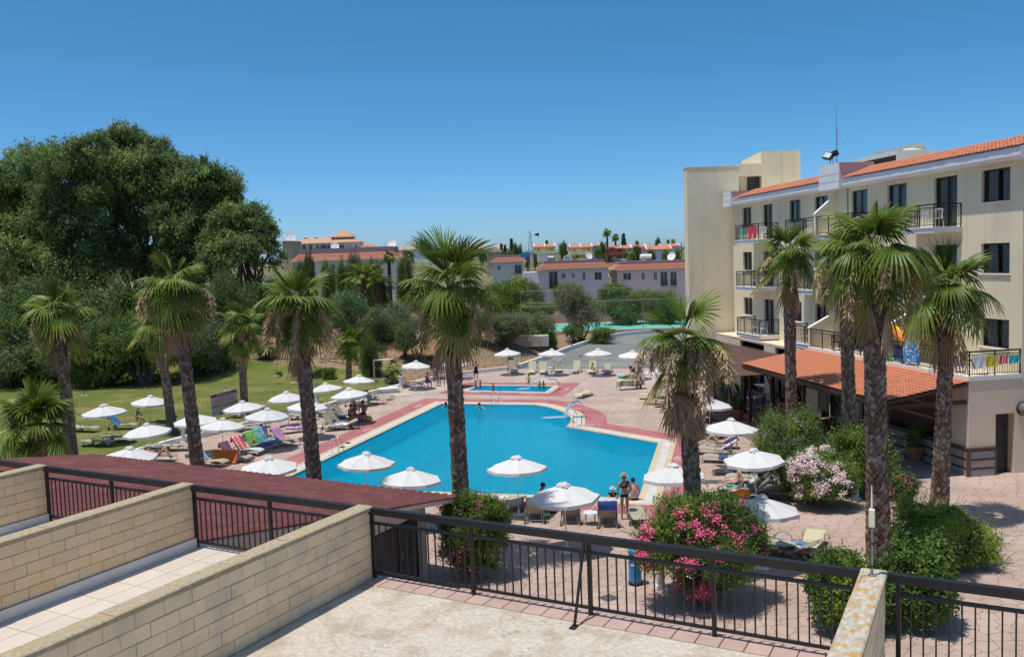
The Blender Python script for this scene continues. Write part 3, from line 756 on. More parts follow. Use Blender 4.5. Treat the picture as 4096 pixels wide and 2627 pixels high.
# ================================================================ THE HOTEL ON THE RIGHT
HA = math.atan2(bX.y, bX.x)
def streaks(m, t, b):
 tc = _n(t, 'ShaderNodeTexCoord'); mp = _n(t, 'ShaderNodeMapping'); mp.inputs['Scale'].default_value = (2.2, 2.2, .16); nz = _n(t, 'ShaderNodeTexNoise'); nz.inputs['Scale'].default_value = 1.3; nz.inputs['Detail'].default_value = 8; L = t.links.new
 L(tc.outputs['Object'], mp.inputs[0]); L(mp.outputs[0], nz.inputs['Vector']); mr = _n(t, 'ShaderNodeMapRange'); mr.inputs['From Min'].default_value = .5; mr.inputs['From Max'].default_value = .72; mr.inputs['To Min'].default_value = 1; mr.inputs['To Max'].default_value = .9; L(nz.outputs[0], mr.inputs[0])
 mx = _n(t, 'ShaderNodeMix', data_type='RGBA', blend_type='MULTIPLY'); mx.inputs[0].default_value = 1; L(b.inputs['Base Color'].links[0].from_socket, mx.inputs[6]); L(mr.outputs[0], mx.inputs[7]); L(mx.outputs[2], b.inputs['Base Color'])
m_render = mat('hotel_cream_render', (.84, .735, .52), (.78, .68, .47), scale=.7, contrast=.6, rough=.85, bump=.12, bscale=5, col3=(.76, .66, .47), scale3=.4, extra=streaks)
m_tower = mat('tower_ochre_render', (.85, .74, .52), (.79, .68, .46), scale=.35, contrast=.5, rough=.88, bump=.35, bscale=1.2, col3=(.74, .64, .46), scale3=.5, extra=streaks)
m_fascia = mat('white_fascia_paint', (.78, .79, .82), (.70, .71, .74), scale=2, rough=.6)
m_pinkp = mat('faded_pink_paint', (.50, .33, .33), (.44, .29, .30), scale=2, rough=.8)
m_terra = mat('terracotta_roof_tile', (.60, .235, .13), (.50, .185, .10), scale=3, contrast=.6, rough=.7, rnd=.13, bump=.1)
m_terra2 = mat('terracotta_roof_tiles', (.60, .235, .13), (.50, .185, .10), scale=9, contrast=.6, rough=.7, bump=.1)
m_curt = mat('grey_curtain', (.72, .69, .66), (.50, .48, .46), scale=9, contrast=.5, rough=.9, stretch=(6, 6, .15))
m_wglass = mat('window_glass', (.03, .035, .04), rough=.04, spec=.8)
m_marble = mat('white_marble', (.80, .78, .72), rough=.4)
hotel = link('hotel', None, None, (bK.x, bK.y, 0), HA, 'four storey cream hotel with balconies and a red tiled eave on the right', 'building')
YW = 2.4
COLS = [(-27.72, -26.2, 0), (-24.35, -22.85, 1), (-20.48, -18.98, 0), (-17.23, -15.65, 1), (-13.1, -11.46, 1), (-9.62, -7.97, 0), (-5.8, -4.12, 1), (-2.5, -.75, 0)]
FLOORS = [4.05, 7.25, 10.42]
# front wall with real openings
mb = MB(); X0, X1 = -29.45, 0.0
def wallstrip(x0, x1, z0, z1, y0=YW, y1=YW + .25): mb.box(x0, y0, z0, x1, y1, z1)
edges = [X0] + [v for c in COLS for v in c[:2]] + [X1]
for i in range(0, len(edges), 2): wallstrip(edges[i], edges[i + 1], 4.05, 13.05)
for a, b, door in COLS:
 z = 4.05
 for k, fz in enumerate(FLOORS):
  head = [6.35, 9.6, 12.75][k]; sill = fz + .02 if door else [5.1, 8.3, 11.37][k]
  if sill > z + .03: wallstrip(a, b, z, sill)
  z = head
 wallstrip(a, b, z, 13.05)
wm = mb.obj('front_wall', m_render, hotel)
def window(a, b, z0, z1, door, yw=YW, parent=hotel):
 f = link('balcony_door' if door else 'window', None, parent, (0, 0, 0))
 y = yw + .16; w_ = .055; m = (a + b) / 2
 mb = MB(); mb.box(a, y - .03, z0, a + w_, y + .03, z1); mb.box(b - w_, y - .03, z0, b, y + .03, z1); mb.box(a + w_, y - .03, z1 - w_, b - w_, y + .03, z1); mb.box(a + w_, y - .03, z0, b - w_, y + .03, z0 + w_); mb.box(m - .04, y - .035, z0 + w_, m + .04, y + .035, z1 - w_)
 mb.obj('frame', m_dark, f)
 for p, q in ((a + w_, m - .04), (m + .04, b - w_)):
  mb = MB(); mb.quad((p, y, z0 + w_), (q, y, z0 + w_), (q, y, z1 - w_), (p, y, z1 - w_)); mb.obj('pane', m_glassm, f)
 mb = MB(); n = 14; x = a + .15
 pts = [(a + .1 + (b - a - .2) * i / n, y + .12 + (.03 if i % 2 else 0)) for i in range(n + 1)]
 for i in range(n):
  if n * .36 < i < n * .55 and not door: continue
  (p, q), (r2, s) = pts[i], pts[i + 1]; mb.quad((p, q, z0 + .05), (r2, s, z0 + .05), (r2, s, z1 - .05), (p, q, z1 - .05))
 mb.obj('curtain', m_curt, f)
 if not door: mb = MB(); mb.box(a - .08, yw - .07, z0 - .05, b + .08, yw + .13, z0 - .002); mb.obj('sill', m_marble, f)
def glass_node():
 m = bpy.data.materials.new('clear_window_glass'); m.use_nodes = True; t = m.node_tree; t.nodes.clear(); L = t.links.new
 o = _n(t, 'ShaderNodeOutputMaterial'); tr = _n(t, 'ShaderNodeBsdfTransparent'); gl = _n(t, 'ShaderNodeBsdfGlossy'); mx = _n(t, 'ShaderNodeMixShader'); fr = _n(t, 'ShaderNodeFresnel')
 tr.inputs[0].default_value = (.70, .72, .74, 1); gl.inputs['Roughness'].default_value = .02; fr.inputs[0].default_value = 1.5
 L(fr.outputs[0], mx.inputs[0]); L(tr.outputs[0], mx.inputs[1]); L(gl.outputs[0], mx.inputs[2]); L(mx.outputs[0], o.inputs[0]); return m
m_glassm = glass_node()
for a, b, door in COLS:
 for k, fz in enumerate(FLOORS): window(a, b, fz + .02 if door else [5.1, 8.3, 11.37][k], [6.35, 9.6, 12.75][k], door)
# body of the building behind the front wall
mb = MB(); mb.box(X0, YW + .25, 4.05, X0 + .25, 16, 13.05); mb.box(X0 + .25, YW + 1.6, 4.05, X1, YW + 1.7, 13.05); mb.box(X0 + .25, 15.8, 0, X1, 16, 13.05); mb.box(X1 - .25, YW + .25, 4.05, X1, 15.8, 13.05); mb.obj('inner_wall', m_render, hotel)
mb = MB()
for z in FLOORS + [13.05]: mb.box(X0 + .25, YW + .25, z - .2, X1, 15.8, z)
mb.obj('floor_slab', m_render, hotel)
# fascia and tiled eave
EY = 1.85
mb = MB()
def eave_run(x0, x1):
 mb = MB(); prof = [(EY, 13.10), (EY, 13.42), (EY + .06, 13.45), (YW + 1.3, 13.98), (YW + 1.3, 13.05), (YW, 12.96), (EY + .15, 12.96)]
 n = len(prof); vs = [(x0, y, z) for y, z in prof] + [(x1, y, z) for y, z in prof]
 mb.add(vs, [tuple(range(n)), tuple(reversed(range(n, 2 * n)))] + [(i, i + n, (i + 1) % n + n, (i + 1) % n) for i in range(n)]); mb.obj('fascia', m_fascia, hotel)
eave_run(-28.3, -15.35); eave_run(-13.1, .5)
mb = MB()
def tile_mesh(w_, l_):
 mb = MB(); n = 5; vs = []; r = w_ * .27
 for (y, dz) in ((0, .035), (l_ * 1.08, 0)):
  for i in range(n + 1):
   a = pi * i / n; vs.append((-r * math.cos(a) + w_ * .5 - w_ * .2, y, dz + r * .75 * math.sin(a)))
  vs.append((w_ * 1.0, y, dz - .006)); 
 m_ = n + 2; fs = [(i, i + 1, i + 1 + m_, i + m_) for i in range(m_ - 1)]
 # front lip with thickness
 base = len(vs)
 for i in range(m_): x, y, z = vs[i]; vs.append((x, y, z - .022))
 fs += [(i + 1, i, i + base, i + 1 + base) for i in range(m_ - 1)]
 mb.add(vs, fs); return mb
def tile_roof(parent, x0, x1, y0, z0, y1, z1, w_, rows, near=lambda x, r: -x, limit=300, name='roof_tile'):
 L = math.hypot(y1 - y0, z1 - z0); sl = math.atan2(z1 - z0, y1 - y0); l_ = L / rows; n = int(round((x1 - x0) / w_)); w_ = (x1 - x0) / n
 tm = tile_mesh(w_, l_); me = tm.mesh('roof_tile', m_terra); allt = [(x0 + i * w_, r) for i in range(n) for r in range(rows)]
 allt.sort(key=lambda t: -t[0]); rest = MB(); rr = random.Random(n)
 for k, (x, r) in enumerate(allt):
  d = r * l_; jy = rr.uniform(-.008, .008); jz = rr.uniform(0, .006)
  T = Matrix.Translation((x, y0 + math.cos(sl) * d + jy, z0 + math.sin(sl) * d + .015 * 1 + jz)) @ Matrix.Rotation(sl, 4, 'X')
  if k < limit: o = link(name, me, parent); o.matrix_local = T
  else: rest.add([tuple(T @ Vector(v)) for v in tm.v], tm.f)
 if rest.v: rest.obj('roof_tiles', m_terra2, parent, kind='stuff')
tile_roof(hotel, -28.0, -15.4, EY - .06, 13.45, YW + 1.2, 14.08, .235, 5, limit=0)
tile_roof(hotel, -13.05, .5, EY - .06, 13.45, YW + 1.2, 14.08, .235, 5)
# stepped white end blocks with pink cheeks
for x0, x1, zt in ((-29.5, -28.1, 14.0), (-15.35, -13.15, 14.35)):
 mb = MB(); mb.box(x0, EY - .15, 12.95, x1, YW + 1.4, zt); mb.obj('eave_end_block', m_fascia, hotel)
 for z in (13.35, 13.75):
  mb = MB(); mb.box(x0 - .004, EY - .156, z, x1 + .0, EY - .14, z + .02); mb.obj('block_groove', m_pinkp, hotel)
 mb = MB(); mb.add([(x1 + .004, EY + .0, 13.5), (x1 + .004, YW + 1.4, 13.98), (x1 + .004, YW + 1.4, zt + .0), (x1 + .004, EY - .12, zt)], [(0, 1, 2, 3)]); mb.obj('pink_cheek', m_pinkp, hotel)
MB().box(X0, YW + 1.3, 13.05, X1, 16, 13.6).obj('roof', m_render, hotel)
MB().box(-13.45, YW - .05, 9.5, -13.38, YW + .0, 12.95).obj('drainpipe', m_steel, hotel)

def hrail(parent, pts, z, h=1.05, step=.11):
 """black balcony railing along a list of (x, y) corners"""
 mt = MB(); mm = MB(); mp = MB(); mbal = MB()
 for (a, b), (c, d) in zip(pts, pts[1:]):
  L = math.hypot(c - a, d - b); ang = math.atan2(d - b, c - a)
  T = Matrix.Translation((a, b, z)) @ Matrix.Rotation(ang, 4, 'Z')
  mt.box(-.03, -.03, h - .06, L + .03, .03, h, T); mm.box(0, -.012, h - .18, L, .012, h - .15, T); mm.box(0, -.012, .08, L, .012, .11, T)
  n = max(1, round(L / 1.25))
  for i in range(n + 1): mp.box(L * i / n - .02, -.02, 0, L * i / n + .02, .02, h - .06, T)
  k = int(L / step)
  for i in range(1, k): mbal.box(L * i / k - .007, -.007, .1, L * i / k + .007, .007, h - .16, T)
 r = link('balcony_railing', None, parent)
 mt.obj('top_rail', m_iron, r); mm.obj('cross_rails', m_iron, r); mp.obj('posts', m_iron, r); mbal.obj('balusters', m_iron, r, kind='stuff')
 return r
def balcony(x0, x1, z, y0=1.0, sides='lr'):
 b = link('balcony', None, hotel)
 mb = MB(); mb.box(x0, y0, z - .26, x1, YW, z - .04); mb.obj('slab', m_fascia, b)
 mb = MB(); mb.box(x0 - .04, y0 - .04, z - .038, x1 + .04, YW, z); mb.obj('marble_edge', m_marble, b)
 pts = [(x0 + .05, y0 + .05), (x1 - .05, y0 + .05)]
 if 'l' in sides: pts = [(x0 + .05, YW - .02)] + pts
 if 'r' in sides: pts = pts + [(x1 - .05, YW - .02)]
 hrail(b, pts, z)
for z in FLOORS:
 balcony(-25.8, -22.05, z)
 balcony(-18.3, -14.75, z, sides='l')
 if z > 5:
  balcony(-14.45, -10.6, z, sides='r'); balcony(-7.1, -3.78, z)
# slanted dividers
def slant(x, z, yo):
 mb = MB(); t = .2; pr = [(YW, z - .2), (yo, z - .2), (yo, z + 1.15), (YW - (YW - yo) * .0, z + 2.3)]
 mb.add([(x - t / 2, y, q) for y, q in pr] + [(x + t / 2, y, q) for y, q in pr], [(3, 2, 1, 0), (4, 5, 6, 7), (0, 1, 5, 4), (1, 2, 6, 5), (2, 3, 7, 6)])
 mb.obj('balcony_divider', m_render, hotel)
 mb = MB(); d = .03
 mb.add([(x - t / 2 - d, yo - d, z + 1.15), (x + t / 2 + d, yo - d, z + 1.15), (x + t / 2 + d, YW, z + 2.32), (x - t / 2 - d, YW, z + 2.32), (x - t / 2 - d, yo - d, z + 1.21), (x + t / 2 + d, yo - d, z + 1.21), (x + t / 2 + d, YW, z + 2.38), (x - t / 2 - d, YW, z + 2.38)],
   [(0, 3, 2, 1), (4, 5, 6, 7), (0, 1, 5, 4), (1, 2, 6, 5), (2, 3, 7, 6), (3, 0, 4, 7)])
 mb.obj('divider_cap', m_white, hotel)
for z in FLOORS[1:]: slant(-14.6, z, 1.0)
slant(-13.6, FLOORS[0], .08); slant(-7.6, FLOORS[0], .3)
# first floor terrace on the ground floor wing
m_terf = mat('terrace_cream_floor', (.66, .60, .47), (.60, .54, .42), scale=2, rough=.6)
MB().box(-13.5, .06, 3.9, -.1, YW, 4.05).obj('terrace_slab', m_terf, hotel)
mb = MB(); mb.box(-13.5, -.03, 4.0, 0.03, .2, 4.17); mb.box(-.17, .2, 4.0, .03, YW - .01, 4.17); mb.obj('terrace_edge', m_marble, hotel)
mb = MB(); mb.box(-13.5, 0, 3.62, 0, .18, 4.0); mb.box(-.18, .18, 3.62, 0, YW - .01, 4.0); mb.box(-.18, YW, 3.62, .0, 12, 4.05); mb.obj('terrace_fascia', m_pinkp if False else m_cream, hotel)
hrail(hotel, [(-13.35, .06), (-7.0, .06), (-.06, .06), (-.06, 2.36)], 4.17)
# ground floor
mb = MB()
mb.box(-1.15, .0, 1.15, 0, .22, 3.62)                      # near corner column, front
for a, b in ((-29.4, -25), (-21.2, -19.6), (-15.6, -14.2), (-9.5, -8.4)): mb.box(a, .0 if b > -14 else .9, 0, b, .22 if b > -14 else 1.1, 3.62)
mb.box(-.22, .22, 1.15, 0, 1.22, 3.62); mb.box(-.22, 1.22, 2.55, 0, 2.1, 3.62); mb.box(-.22, 2.1, 0, 0, 12, 3.62)
mb.obj('ground_floor_wall', m_cream, hotel, kind='stuff')
mb = MB(); mb.box(-.5, 2.1, 0, -.22, 2.2, 2.6); mb.obj('door_reveal', m_cream, hotel)
d = link('service_door', None, hotel, label='dark brown slatted service door in the end wall'); mb = MB(); mb.box(-.45, 1.22, 0, -.40, 2.1, 2.55); mb.obj('door_leaf', mat('dark_brown_door', (.06, .045, .04), (.045, .035, .03), scale=4, rough=.5), d)
mb = MB()
for z in (.05, 1.2, 1.9, 2.48): mb.box(-.40, 1.24, z, -.385, 2.08, z + .05)
mb.obj('door_rail', m_dark, d)
m_gran = mat('speckled_granite', (.36, .33, .31), (.24, .21, .20), scale=30, contrast=.4, rough=.5)
m_granb = mat('pink_granite', (.40, .29, .25), (.30, .21, .18), scale=30, contrast=.4, rough=.5)
m_dgran = mat('dark_granite', (.06, .045, .045), rough=.4)
m_brown = mat('brown_stone_trim', (.13, .075, .06), rough=.5)
pl = link('striped_plinth', None, hotel)
for k in range(3):
 z0 = k * .38 + .0
 for (xa, ya, xb, yb) in ((-7.8, -.06, -.05, .0), (-.0, .05, .06, 1.15)):
  mb = MB(); mb.box(xa, ya, z0, xb, yb, z0 + .29); mb.obj('stone_band', m_granb if k == 1 else m_gran, pl)
  if k < 3: mb = MB(); mb.box(xa - 0, ya - .006 * (1 if xb < 0 else 0), z0 + .292, xb + (.006 if xb > 0 else 0), yb, z0 + .378); mb.obj('dark_stripe', m_dgran, pl)
mb = MB(); mb.box(-7.8, -.09, 1.14, .09, .0, 1.22); mb.box(.0, .0, 1.14, .09, 1.2, 1.22); mb.box(-.05, -.08, 0, .075, .05, 1.14); mb.box(.0, 1.15, 0, .075, 1.22, 1.14); mb.obj('stone_trim', m_brown, pl)
# dark restaurant front under the awning
m_dwood = mat('dark_stained_timber', (.075, .035, .025), (.05, .024, .018), scale=4, rough=.55, stretch=(1, 1, .2))
m_lwood = mat('pale_timber_rail', (.42, .33, .22), (.34, .26, .17), scale=4, rough=.6)
m_brick = mat('dark_red_brickwork', (.20, .085, .06), (.14, .06, .045), scale=8, rough=.85)
mb = MB(); mb.box(-7.8, .9, 0, -1.15, 1.0, 3.6); mb.obj('bar_back_wall', m_brick, hotel)
mb = MB()
for z in (1.75, 2.35, 2.95): mb.box(-7.8, .84, z, -1.15, .9, z + .09)
mb.obj('timber_rail', m_lwood, hotel)
MB().box(-7.8, .0, 0, -1.15, .12, 1.12).obj('bar_counter_wall', m_gran, hotel)
mb = MB(); mb.box(-29.4, 2.2, 0, -14.2, 2.3, 3.6); mb.box(-14.2, 1.6, 0, -7.9, 1.7, 3.6); mb.obj('restaurant_wall', m_cream, hotel)
for i, (a, b) in enumerate(((-24.6, -22), (-20, -17.2), (-14, -11.3), (-11, -8.6))):
 f = link('restaurant_window', None, hotel); y = 2.17 if b < -14.2 else 1.57
 MB().box(a, y - .03, .1, b, y, 2.6).obj('frame', m_dark, f); MB().box(a + .08, y - .045, .2, (a + b) / 2 - .04, y - .034, 2.5).obj('pane', m_wglass, f); MB().box((a + b) / 2 + .04, y - .045, .2, b - .08, y - .034, 2.5).obj('pane', m_wglass, f)
MB().box(-29.4, 2.4, 3.6, -13.5, 2.6, 4.05).obj('wall_base_band', m_render, hotel)
MB().box(-29.4, .9, 3.55, -13.5, 2.4, 3.7).obj('restaurant_ceiling', m_cream, hotel); MB().box(-13.4, .0, 3.6, -.2, 2.4, 3.615).obj('restaurant_ceiling', m_cream, hotel)

# tower at the far end
tw = link('hotel_stair_tower', None, None, (0, 65, 0), -.03, 'tall windowless ochre stair tower at the far end of the hotel', 'building')
mb = MB(); mb.box(13.34, .9, -.2, 17.15, 2.45, 15.98); mb.box(15.6, 2.45, -.2, 17.15, 9, 15.98); mb.box(17.15, 1.6, -.2, 18.85, 9, 15.2); mb.box(17.15, .9, 15.2, 18.85, 1.6, 15.4); mb.box(17.15, .9, 15.4, 18.85, 9, 16.1); mb.box(18.85, .9, 8, 21.7, 7, 16.95)
mb.obj('wall', m_tower, tw)
mb = MB(); mb.box(13.34, .6 + 1.9, -.2, 13.0, 8, 15.8); 
MB().box(17.95, 1.5, 12.5, 18.84, 1.59, 15.15).obj('roof_door', m_dark, tw)
MB().box(13.30, .86, 15.98, 17.15, 2.49, 16.02).obj('parapet_cap', m_tower, tw)

# things on the roof
ac = link('air_conditioning_unit', None, None, (bK.x, bK.y, 0), HA, 'large white rooftop cooling unit with four fan cowls', 'cooling unit')
def onplane(r, x, y, yp):
 d = ray(r, x, y); c = Vector((0, 0, EYE)); n = Vector((bY.x, bY.y)); k = Vector((bK.x, bK.y))
 t = (yp + n.dot(k)) / (d[0] * n.x + d[1] * n.y); P = (d[0] * t, d[1] * t); v = Vector(P) - k
 return v.dot(bX), EYE + d[2] * t
A = onplane('B3', 165, 490, 5.5); B = onplane('B3', 612, 390, 5.5)
x0, x1, zt = A[0], B[0], B[1]
m_acw = mat('grey_white_metal', (.62, .64, .62), (.54, .56, .54), scale=2, rough=.5)
MB().box(x0, 5.5, 13.6, x1, 7.9, zt).obj('casing', m_acw, ac)
mb = MB(); n = 46
for i in range(n):
 x = x0 + (x1 - x0) * (.27 + .71 * i / n); mb.box(x, 5.44, 13.75, x + .025, 5.5, zt - .25)
mb.obj('louvre_fins', mat('dark_louvre', (.05, .04, .035), rough=.6), ac, kind='stuff')
MB().box(x0 + (x1 - x0) * .27, 5.47, 13.75, x1 - .1, 5.495, zt - .25).obj('louvre_panel', mat('dark_louvre_back', (.03, .026, .024), rough=.7), ac)
for i in range(4):
 MB().lathe([(.62, zt - .01), (.55, zt + .12), (.60, zt + .30), (.57, zt + .30), (.50, zt + .1)], 20, (x0 + (x1 - x0) * (.28 + i * .22), 6.7, 0)).obj('fan_cowl', m_acw, ac)
P = onplane('B2', 1790, 540, 3.6)
an = link('roof_antenna', None, None, (*BL(P[0], 3.6), 13.6), 0, 'very tall thin antenna mast on the hotel roof', 'antenna')
hh = onplane('B2', 1790, 0, 3.6)[1] - 13.6; ht = onplane('N', 3346, 410, 3.6)[1] - 13.6
MB().tube([(0, 0, 0), (0, 0, hh * .78)], .035, 6).obj('mast', m_steel, an); MB().tube([(0, 0, hh * .78), (0, 0, ht)], [.02, .008], 5).obj('whip', m_steel, an)
MB().tube([(.05, 0, hh * .7), (1.6, -1.2, 0)], .008, 4).obj('guy_wire', m_steel, an)
P = onplane('B2', 1715, 560, EY); fl = link('floodlight', None, None, (*BL(P[0], EY + .1), 14.35), HA, 'twin black floodlight on the white eave block', 'floodlight')
MB().tube([(-.1, 0, 0), (-.1, 0, .35)], .02, 5).tube([(.22, 0, 0), (.22, 0, .4)], .02, 5).obj('bracket', m_iron, fl)
T = Matrix.Translation((-.12, -.1, .5)) @ Matrix.Rotation(-.7, 4, 'X') @ Matrix.Rotation(.4, 4, 'Z')
MB().box(-.28, -.1, -.2, .28, .1, .2, T).obj('lamp_housing', m_iron, fl); MB().box(-.24, -.112, -.16, .24, -.102, .16, T).obj('lamp_glass', mat('lamp_glass', (.6, .62, .6), rough=.15), fl)
T = Matrix.Translation((.25, .1, .62)) @ Matrix.Rotation(.5, 4, 'X'); MB().box(-.2, -.1, -.15, .2, .1, .15, T).obj('lamp_housing', m_iron, fl)
MB().tube([(0, 0, 0), (0, 0, .7)], .05, 5).obj('vent_pipe', m_dark, hotel, BLl := (onplane('B2', 1460, 660, 5)[0], 5, 13.6))
# grey duct at the right edge
P = G('B1', 2130, 770, 2.75); du = link('ventilation_duct', None, None, (*BL(.02, 2.7 if False else 2.45), 2.72), HA, 'fat grey ventilation duct leaving the end wall at the right picture edge', 'duct')
mb = MB(); mb.tube([(0, 0, 0), (.25, 0, 0), (.5, .12, .05), (.8, .5, .14), (.95, 1.0, .25), (1.0, 2, .3)], .27, 14); mb.obj('pipe', m_steel, du, smooth=True)
MB().lathe([(.3, 0), (.3, .03)], 16).xf(Matrix.Rotation(pi / 2, 4, 'Y')).obj('collar', m_iron, du)

# ---------------------------------------------------------------- tiled awning and timber pergola
aw = link('tiled_awning', None, None, (bK.x, bK.y, 0), HA, 'long orange tiled awning roof on dark posts along the hotel terrace', 'awning')
tile_roof(aw, -13.75, 0.0, -3.85, 3.37, -.04, 3.97, .235, 13)
mb = MB(); n = 4
prof = [(-3.8, 3.32), (-.06, 3.92), (-.06, 3.86), (-3.8, 3.26)]
mb.add([(-13.7, y, z) for y, z in prof] + [(-.05, y, z) for y, z in prof], [(0, 1, 2, 3), (7, 6, 5, 4), (0, 4, 5, 1), (2, 6, 7, 3), (0, 3, 7, 4), (1, 5, 6, 2)]); mb.obj('roof_boards', m_dwood, aw)
MB().box(-13.75, -3.86, 3.17, 0, -3.80, 3.34).obj('eave_board', m_dwood, aw)
mb = MB(); mb.add([(-.045, -3.85, 3.2), (-.045, -.06, 3.80), (-.045, -.06, 3.93), (-.045, -3.85, 3.34), (.0, -3.85, 3.2), (.0, -.06, 3.80), (.0, -.06, 3.93), (.0, -3.85, 3.34)], [(4, 5, 6, 7), (0, 3, 2, 1), (0, 1, 5, 4), (3, 7, 6, 2)]); mb.obj('gable_board', m_dwood, aw)
for x in (-13.5, -10.2, -6.9, -3.6, -.15): MB().box(x - .06, -3.79, 3.02, x + .06, -.05, 3.2).obj('rafter', m_dwood, aw)
MB().box(-13.6, -3.55, 2.98, -.1, -3.4, 3.16).obj('beam', m_dwood, aw)
for x in (-14.2 + .6, -10.9, -7.4, -3.8, -.3):
 MB().box(x - .07, -3.54, 0, x + .07, -3.41, 2.98).obj('post', m_dwood, aw)
 MB().tube([(x, -3.48, 2.4), (x - .5, -3.48, 2.95)], .045, 4).obj('knee_brace', m_dwood, aw)
pg = link('timber_pergola', None, None, (bK.x, bK.y, 0), HA, 'flat brown slatted timber pergola behind the tiled awning', 'pergola')
sm = MB().box(-.055, -5.9, 0, .055, -.0, .03).mesh('roof_slat', mat('weathered_brown_timber', (.145, .075, .058), (.10, .052, .042), scale=3, rough=.7, rnd=.14, stretch=(1, .2, 1)))
x = -30.2; k = 0
while x < -11.0:
 f = 1 if x > -16 else max(.02, 1 - (-16 - x) * .075); link('roof_slat', sm, pg, (x, 0, 3.10), None, scale=(1, f, 1)); x += .125
sm2 = MB().box(-.055, 0, 0, .055, 2.3, .03)
mb = MB(); x = -30.2
while x < -14.0: mb.add([(v[0] + x, v[1] + .02, v[2] + 3.10) for v in sm2.v], sm2.f); x += .125
mb.obj('roof_slats', MATS['weathered_brown_timber'], pg, kind='stuff')
for y, xa in ((-5.6, -16), (-3.0, -21), (-.3, -28)): MB().box(xa, y - .05, 2.92, -11.0, y + .05, 3.095).obj('beam', m_dwood, pg)
MB().tube([(-16, -5.7, 3.06), (-29.2, -.1, 3.06)], .06, 4).obj('edge_beam', m_dwood, pg)
for x, y in ((-22.5, -2.3), (-17.6, -4.0), (-14.3, -5.6), (-16.8, -2.4), (-18.4, .2), (-20.7, 1.7), (-11.3, -5.6)): MB().box(x - .075, y - .075, 0, x + .075, y + .075, 2.92).obj('post', m_dwood, pg)
# patio paving of the restaurant
m_pat = mat('patio_paver', (.20, .125, .10), (.12, .085, .08), scale=3, contrast=.5, rough=.9, rnd=.2)
mb = MB(); mb.prism(PATIO, -.05, .0); patio = mb.obj('restaurant_patio', m_dgran, kind='structure', label='dark brick paved restaurant patio under the pergola')
rest = MB(); rr = random.Random(4); cnt = 0; pm = MB().bbox(-.12, -.055, -.01, .12, .055, .012, .006).mesh('paver', m_pat)
xx = -30.9; pv = []
while xx < -7.7:
 yy = -5.8; c = int((xx + 31) / .26)
 while yy < 2.2:
  if (xx > -14 and yy > -.2) or not inside(PATIO, *BL(xx + .13, yy)): yy += .125; continue
  pv.append((xx + .13, yy + (.06 if c % 2 else 0))); yy += .125
 xx += .26
pv.sort(key=lambda p: (abs(p[0] + 14) + abs(p[1] + 4.5)))
for k, (a, b) in enumerate(pv):
 p = BL(a, b)
 if k < 300: link('paver', pm, patio, (p[0], p[1], 0), HA)
 else:
  T = Matrix.Translation((p[0], p[1], rr.uniform(0, .003))) @ Matrix.Rotation(HA, 4, 'Z')
  rest.add([tuple(T @ Vector(v)) for v in [(-.12, -.055, 0), (.12, -.055, 0), (.12, .055, 0), (-.12, .055, 0), (-.114, -.049, .012), (.114, -.049, .012), (.114, .049, .012), (-.114, .049, .012)]], [(4, 5, 6, 7), (0, 1, 5, 4), (1, 2, 6, 5), (2, 3, 7, 6), (3, 0, 4, 7)])
rest.obj('pavers', m_pat, patio, kind='stuff')
# ================================================================ PALMS
m_frond = mat('fan_palm_leaf', (.21, .275, .035), (.085, .145, .02), scale=2.2, contrast=.6, rough=.45, spec=.3, rnd=.22, transl=.3)
m_tip = mat('yellowing_leaf_tip', (.46, .36, .08), (.28, .27, .06), scale=3, rough=.5, rnd=.2, transl=.25)
m_dry = mat('dead_palm_leaf', (.56, .40, .24), (.38, .26, .15), scale=4, rough=.8, rnd=.2, transl=.15)
m_infl = mat('palm_flower_straw', (.66, .50, .30), (.50, .36, .20), scale=5, rough=.9, transl=.2)
m_pet = mat('palm_leaf_stalk', (.26, .30, .08), (.30, .25, .10), scale=3, rough=.5)
BARK = [mat('palm_bark_a', (.30, .21, .15), (.16, .11, .08), scale=9, rough=.9, bump=.4), mat('palm_bark_b', (.44, .35, .28), (.27, .20, .155), scale=9, rough=.9, bump=.4), mat('palm_bark_c', (.21, .135, .09), (.11, .075, .055), scale=9, rough=.9, bump=.4)]
m_core = mat('palm_trunk_core', (.10, .07, .055), (.06, .045, .035), scale=6, rough=.95)
